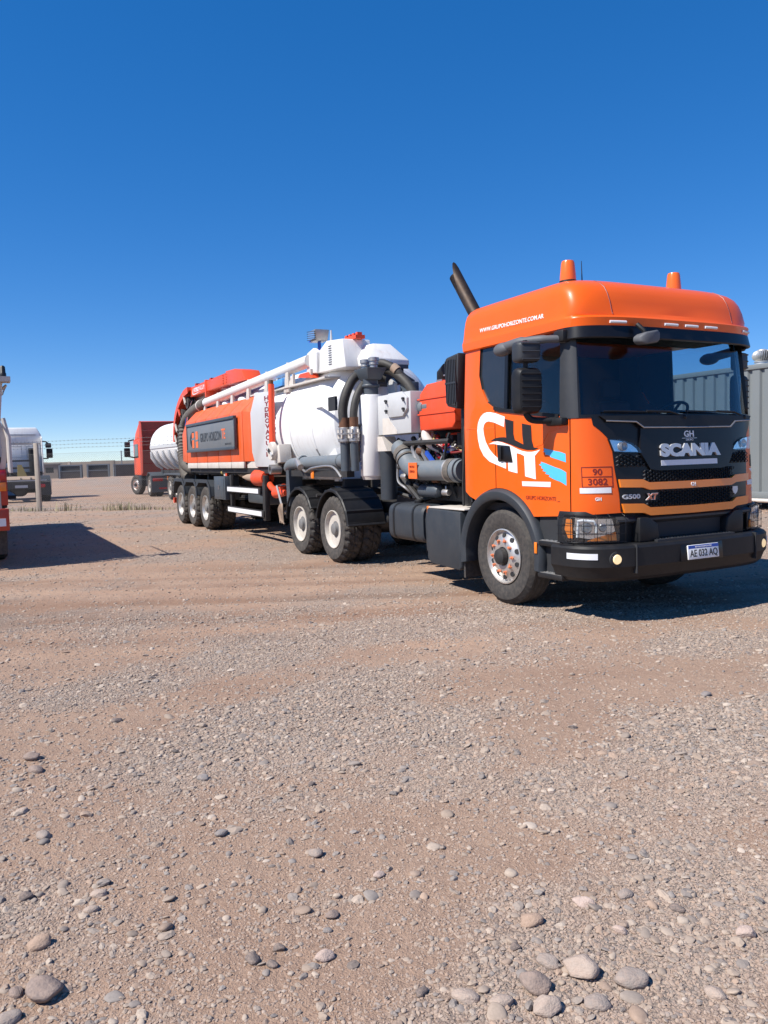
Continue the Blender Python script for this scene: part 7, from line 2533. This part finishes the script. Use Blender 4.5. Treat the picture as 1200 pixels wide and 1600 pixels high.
MB().lathe([(0.0, 0.22), (0.02, 0.19), (0.16, 0.18), (0.17, 0.20), (0.19, 0.20)], 28, 'z').build('vent_base', 'vent', vent)
MB().lathe([(0.18, 0.10), (0.30, 0.14), (0.42, 0.12)], 20, 'z').build('vent_core', 'interior', vent)
for i in range(24):
    a = 2 * PI * i / 24
    rr = []
    for k in range(9):
        t = PI * (0.16 + 0.68 * k / 8)
        r, z = 0.25 * math.sin(t), 0.33 - 0.17 * math.cos(t)
        a1, a2 = a + 0.5 * (k / 8 - 0.5) * 0.4, a + 0.20 + 0.5 * (k / 8 - 0.5) * 0.4
        rr.append([(r * math.cos(a1), r * math.sin(a1), z), (r * 0.86 * math.cos(a2), r * 0.86 * math.sin(a2), z), (r * 0.85 * math.cos(a2 - 0.01), r * 0.85 * math.sin(a2 - 0.01), z - 0.002), (r * 0.985 * math.cos(a1 - 0.01), r * 0.985 * math.sin(a1 - 0.01), z - 0.002)])
    MB().rings(rr).build('vent_blade', 'vent', vent)
MB().lathe([(0.46, 0.14), (0.48, 0.13), (0.505, 0.06), (0.51, 0.001)], 24, 'z').build('vent_cap', 'vent', vent)

# ================================================================== FAR YARD: skips, hut, block wall
def yard(px, z):       # keep bases on the ground
    return gh(px, z)


def skip_box(x, y, w, h, d, rz, opening, lbl):
    e = empty('metal_skip', (x, y, gh(x, y) - 0.02), rz)
    tag(e, lbl, 'skip', 'grey metal skips in front of the far wall')
    if opening:
        fr_ = MB()
        for sx in (-1, 1):
            for sy in (-1, 1):
                fr_.box(sx * w / 2 - 0.09, sx * w / 2 + 0.09, sy * d / 2 - 0.09, sy * d / 2 + 0.09, 0, h)
        fr_.box(-w / 2, w / 2, -d / 2 - 0.08, -d / 2 + 0.08, h - 0.16, h)
        fr_.box(-w / 2, w / 2, d / 2 - 0.08, d / 2 + 0.08, h - 0.16, h)
        fr_.box(-w / 2 - 0.08, -w / 2 + 0.08, -d / 2, d / 2, h - 0.16, h)
        fr_.box(w / 2 - 0.08, w / 2 + 0.08, -d / 2, d / 2, h - 0.16, h)
        fr_.build('frame', 'skip', e)
        lo_ = h * 0.52
        for i in range(5):
            x0 = -w / 2 + 0.1 + (w - 0.2) * i / 5
            MB().box(x0, x0 + (w - 0.2) / 5 - 0.03, -d / 2 - 0.03, -d / 2 + 0.03, 0.08, lo_).build('front_panel', 'skipdark', e)
        MB().box(-w / 2 + 0.08, w / 2 - 0.08, -d / 2 - 0.06, -d / 2 + 0.06, lo_, lo_ + 0.09).build('cross_bar', 'skip', e)
        MB().box(-w / 2 - 0.03, -w / 2 + 0.03, -d / 2, d / 2, 0.08, h - 0.1).build('side_panel', 'skip', e)
        MB().box(w / 2 - 0.03, w / 2 + 0.03, -d / 2, d / 2, 0.08, h - 0.1).build('side_panel', 'skip', e)
        MB().box(-w / 2, w / 2, d / 2 - 0.03, d / 2 + 0.03, 0.08, h - 0.1).build('back_panel', 'skipdark', e)
        MB().box(-w / 2, w / 2, -d / 2, d / 2, 0.04, 0.08).build('floor', 'skipdark', e)
    else:
        t_ = 0.05
        MB().prism([(-w / 2, h), (-w / 2 + 0.02, 0.1), (w / 2 - 0.02, 0.1), (w / 2, h)], 'y', -d / 2, -d / 2 + t_).build('front_panel', 'skipdark', e)
        MB().prism([(-w / 2, h), (-w / 2 + 0.02, 0.1), (w / 2 - 0.02, 0.1), (w / 2, h)], 'y', d / 2 - t_, d / 2).build('back_panel', 'skip', e)
        for sx in (-1, 1):
            MB().box(sx * w / 2 - t_, sx * w / 2 + t_, -d / 2 + t_, d / 2 - t_, 0.1, h).build('side_panel', 'skip', e)
        MB().box(-w / 2, w / 2, -d / 2 + 0.06, d / 2 - 0.06, 0.1, 0.15).build('floor', 'skipdark', e)
        for i in range(7):
            x0 = -w / 2 + 0.15 + (w - 0.3) * i / 6
            MB().box(x0 - 0.05, x0 + 0.05, -d / 2 - 0.07, -d / 2 - 0.005, 0.12, h - 0.1).build('rib', 'skip' if i in (0, 6) else 'skipdark', e)
        MB().box(-w / 2 - 0.06, w / 2 + 0.06, -d / 2 - 0.08, -d / 2 + 0.02, h - 0.09, h + 0.04).build('top_rim', 'skip', e)
    return e


skip_box(-39.5, 100, 2.5, 1.75, 2.2, 0.30, True, 'open fronted grey metal skip, leftmost of the two with dark openings')
skip_box(-36.0, 100, 2.5, 1.75, 2.2, 0.30, True, 'open fronted grey metal skip, right one of the two with dark openings')
skip_box(-32.2, 99, 2.9, 1.65, 2.2, 0.35, False, 'ribbed closed grey skip beside a thin pole on the far wall')
skip_box(-28.9, 97.5, 2.7, 1.5, 2.2, 0.35, False, 'ribbed closed grey skip nearest the far orange tractor')
hut = empty('small_hut', (-44.3, 104, gh(-44.3, 104)), 0.2)
tag(hut, 'small beige hut with a dark window between the white tractor and the skips', 'hut')
hw_ = MB()
hw_.box(-1.6, 1.6, -1.0, -0.9, 0, 0.75)
hw_.box(-1.6, 1.6, -1.0, -0.9, 1.45, 1.85)
hw_.box(-1.6, 0.1, -1.0, -0.9, 0.75, 1.45)
hw_.box(1.1, 1.6, -1.0, -0.9, 0.75, 1.45)
hw_.box(-1.6, -1.5, -0.9, 1.0, 0, 1.85)
hw_.box(1.5, 1.6, -0.9, 1.0, 0, 1.85)
hw_.box(-1.5, 1.5, 0.9, 1.0, 0, 1.85)
hw_.build('wall', 'blockwall', hut)
MB().box(-1.75, 1.75, -1.15, 1.15, 1.86, 1.95).build('roof', 'skip', hut)
MB().box(0.1, 1.1, -0.97, -0.95, 0.75, 1.45).build('window', 'darkglass', hut)

wall = empty('block_wall', (-40, 110, 0))
tag(wall, 'long low concrete block wall with posts across the far background', 'wall')
for i in range(46):
    x0 = -95 + 3.2 * i
    y0 = 110 - 0.10 * (x0 + 40)
    y1 = 110 - 0.10 * (x0 + 3.2 + 40)
    zt = 2.15 + 0.05 * math.sin(i * 2.3)
    MB().rings([[(x0 + 0.02, y0, -0.3), (x0 + 3.18, y1, -0.3), (x0 + 3.18, y1 + 0.2, -0.3), (x0 + 0.02, y0 + 0.2, -0.3)], [(x0 + 0.02, y0, zt), (x0 + 3.18, y1, zt), (x0 + 3.18, y1 + 0.2, zt), (x0 + 0.02, y0 + 0.2, zt)]]).build('wall_panel', 'blockwall', wall, off=(-40, 110, 0))
    if i % 2 == 0:
        MB().box(x0 - 0.16, x0 + 0.16, y0 - 0.08, y0 + 0.28, -0.3, zt + 0.08).build('wall_post', 'blockwall' if i % 4 else 'post', wall, off=(-40, 110, 0))
pz = empty('thin_pole', (-35.0, 106, 0))
tag(pz, 'thin grey pole rising above the far block wall between two skips', 'pole')
MB().cyl((0, 0, 0), (0, 0, 3.3), 0.09, 0.07, 10).build('pole_shaft', 'skip', pz)
MB().cyl((0, 0, 3.3), (0, 0, 3.42), 0.10, 0.10, 10).build('pole_cap', 'skip', pz)

# templates that were only copied from are not part of the scene
for k_ in KITS:
    if k_.parent is None:
        for c_ in list(k_.children):
            bpy.data.objects.remove(c_)
        bpy.data.objects.remove(k_)
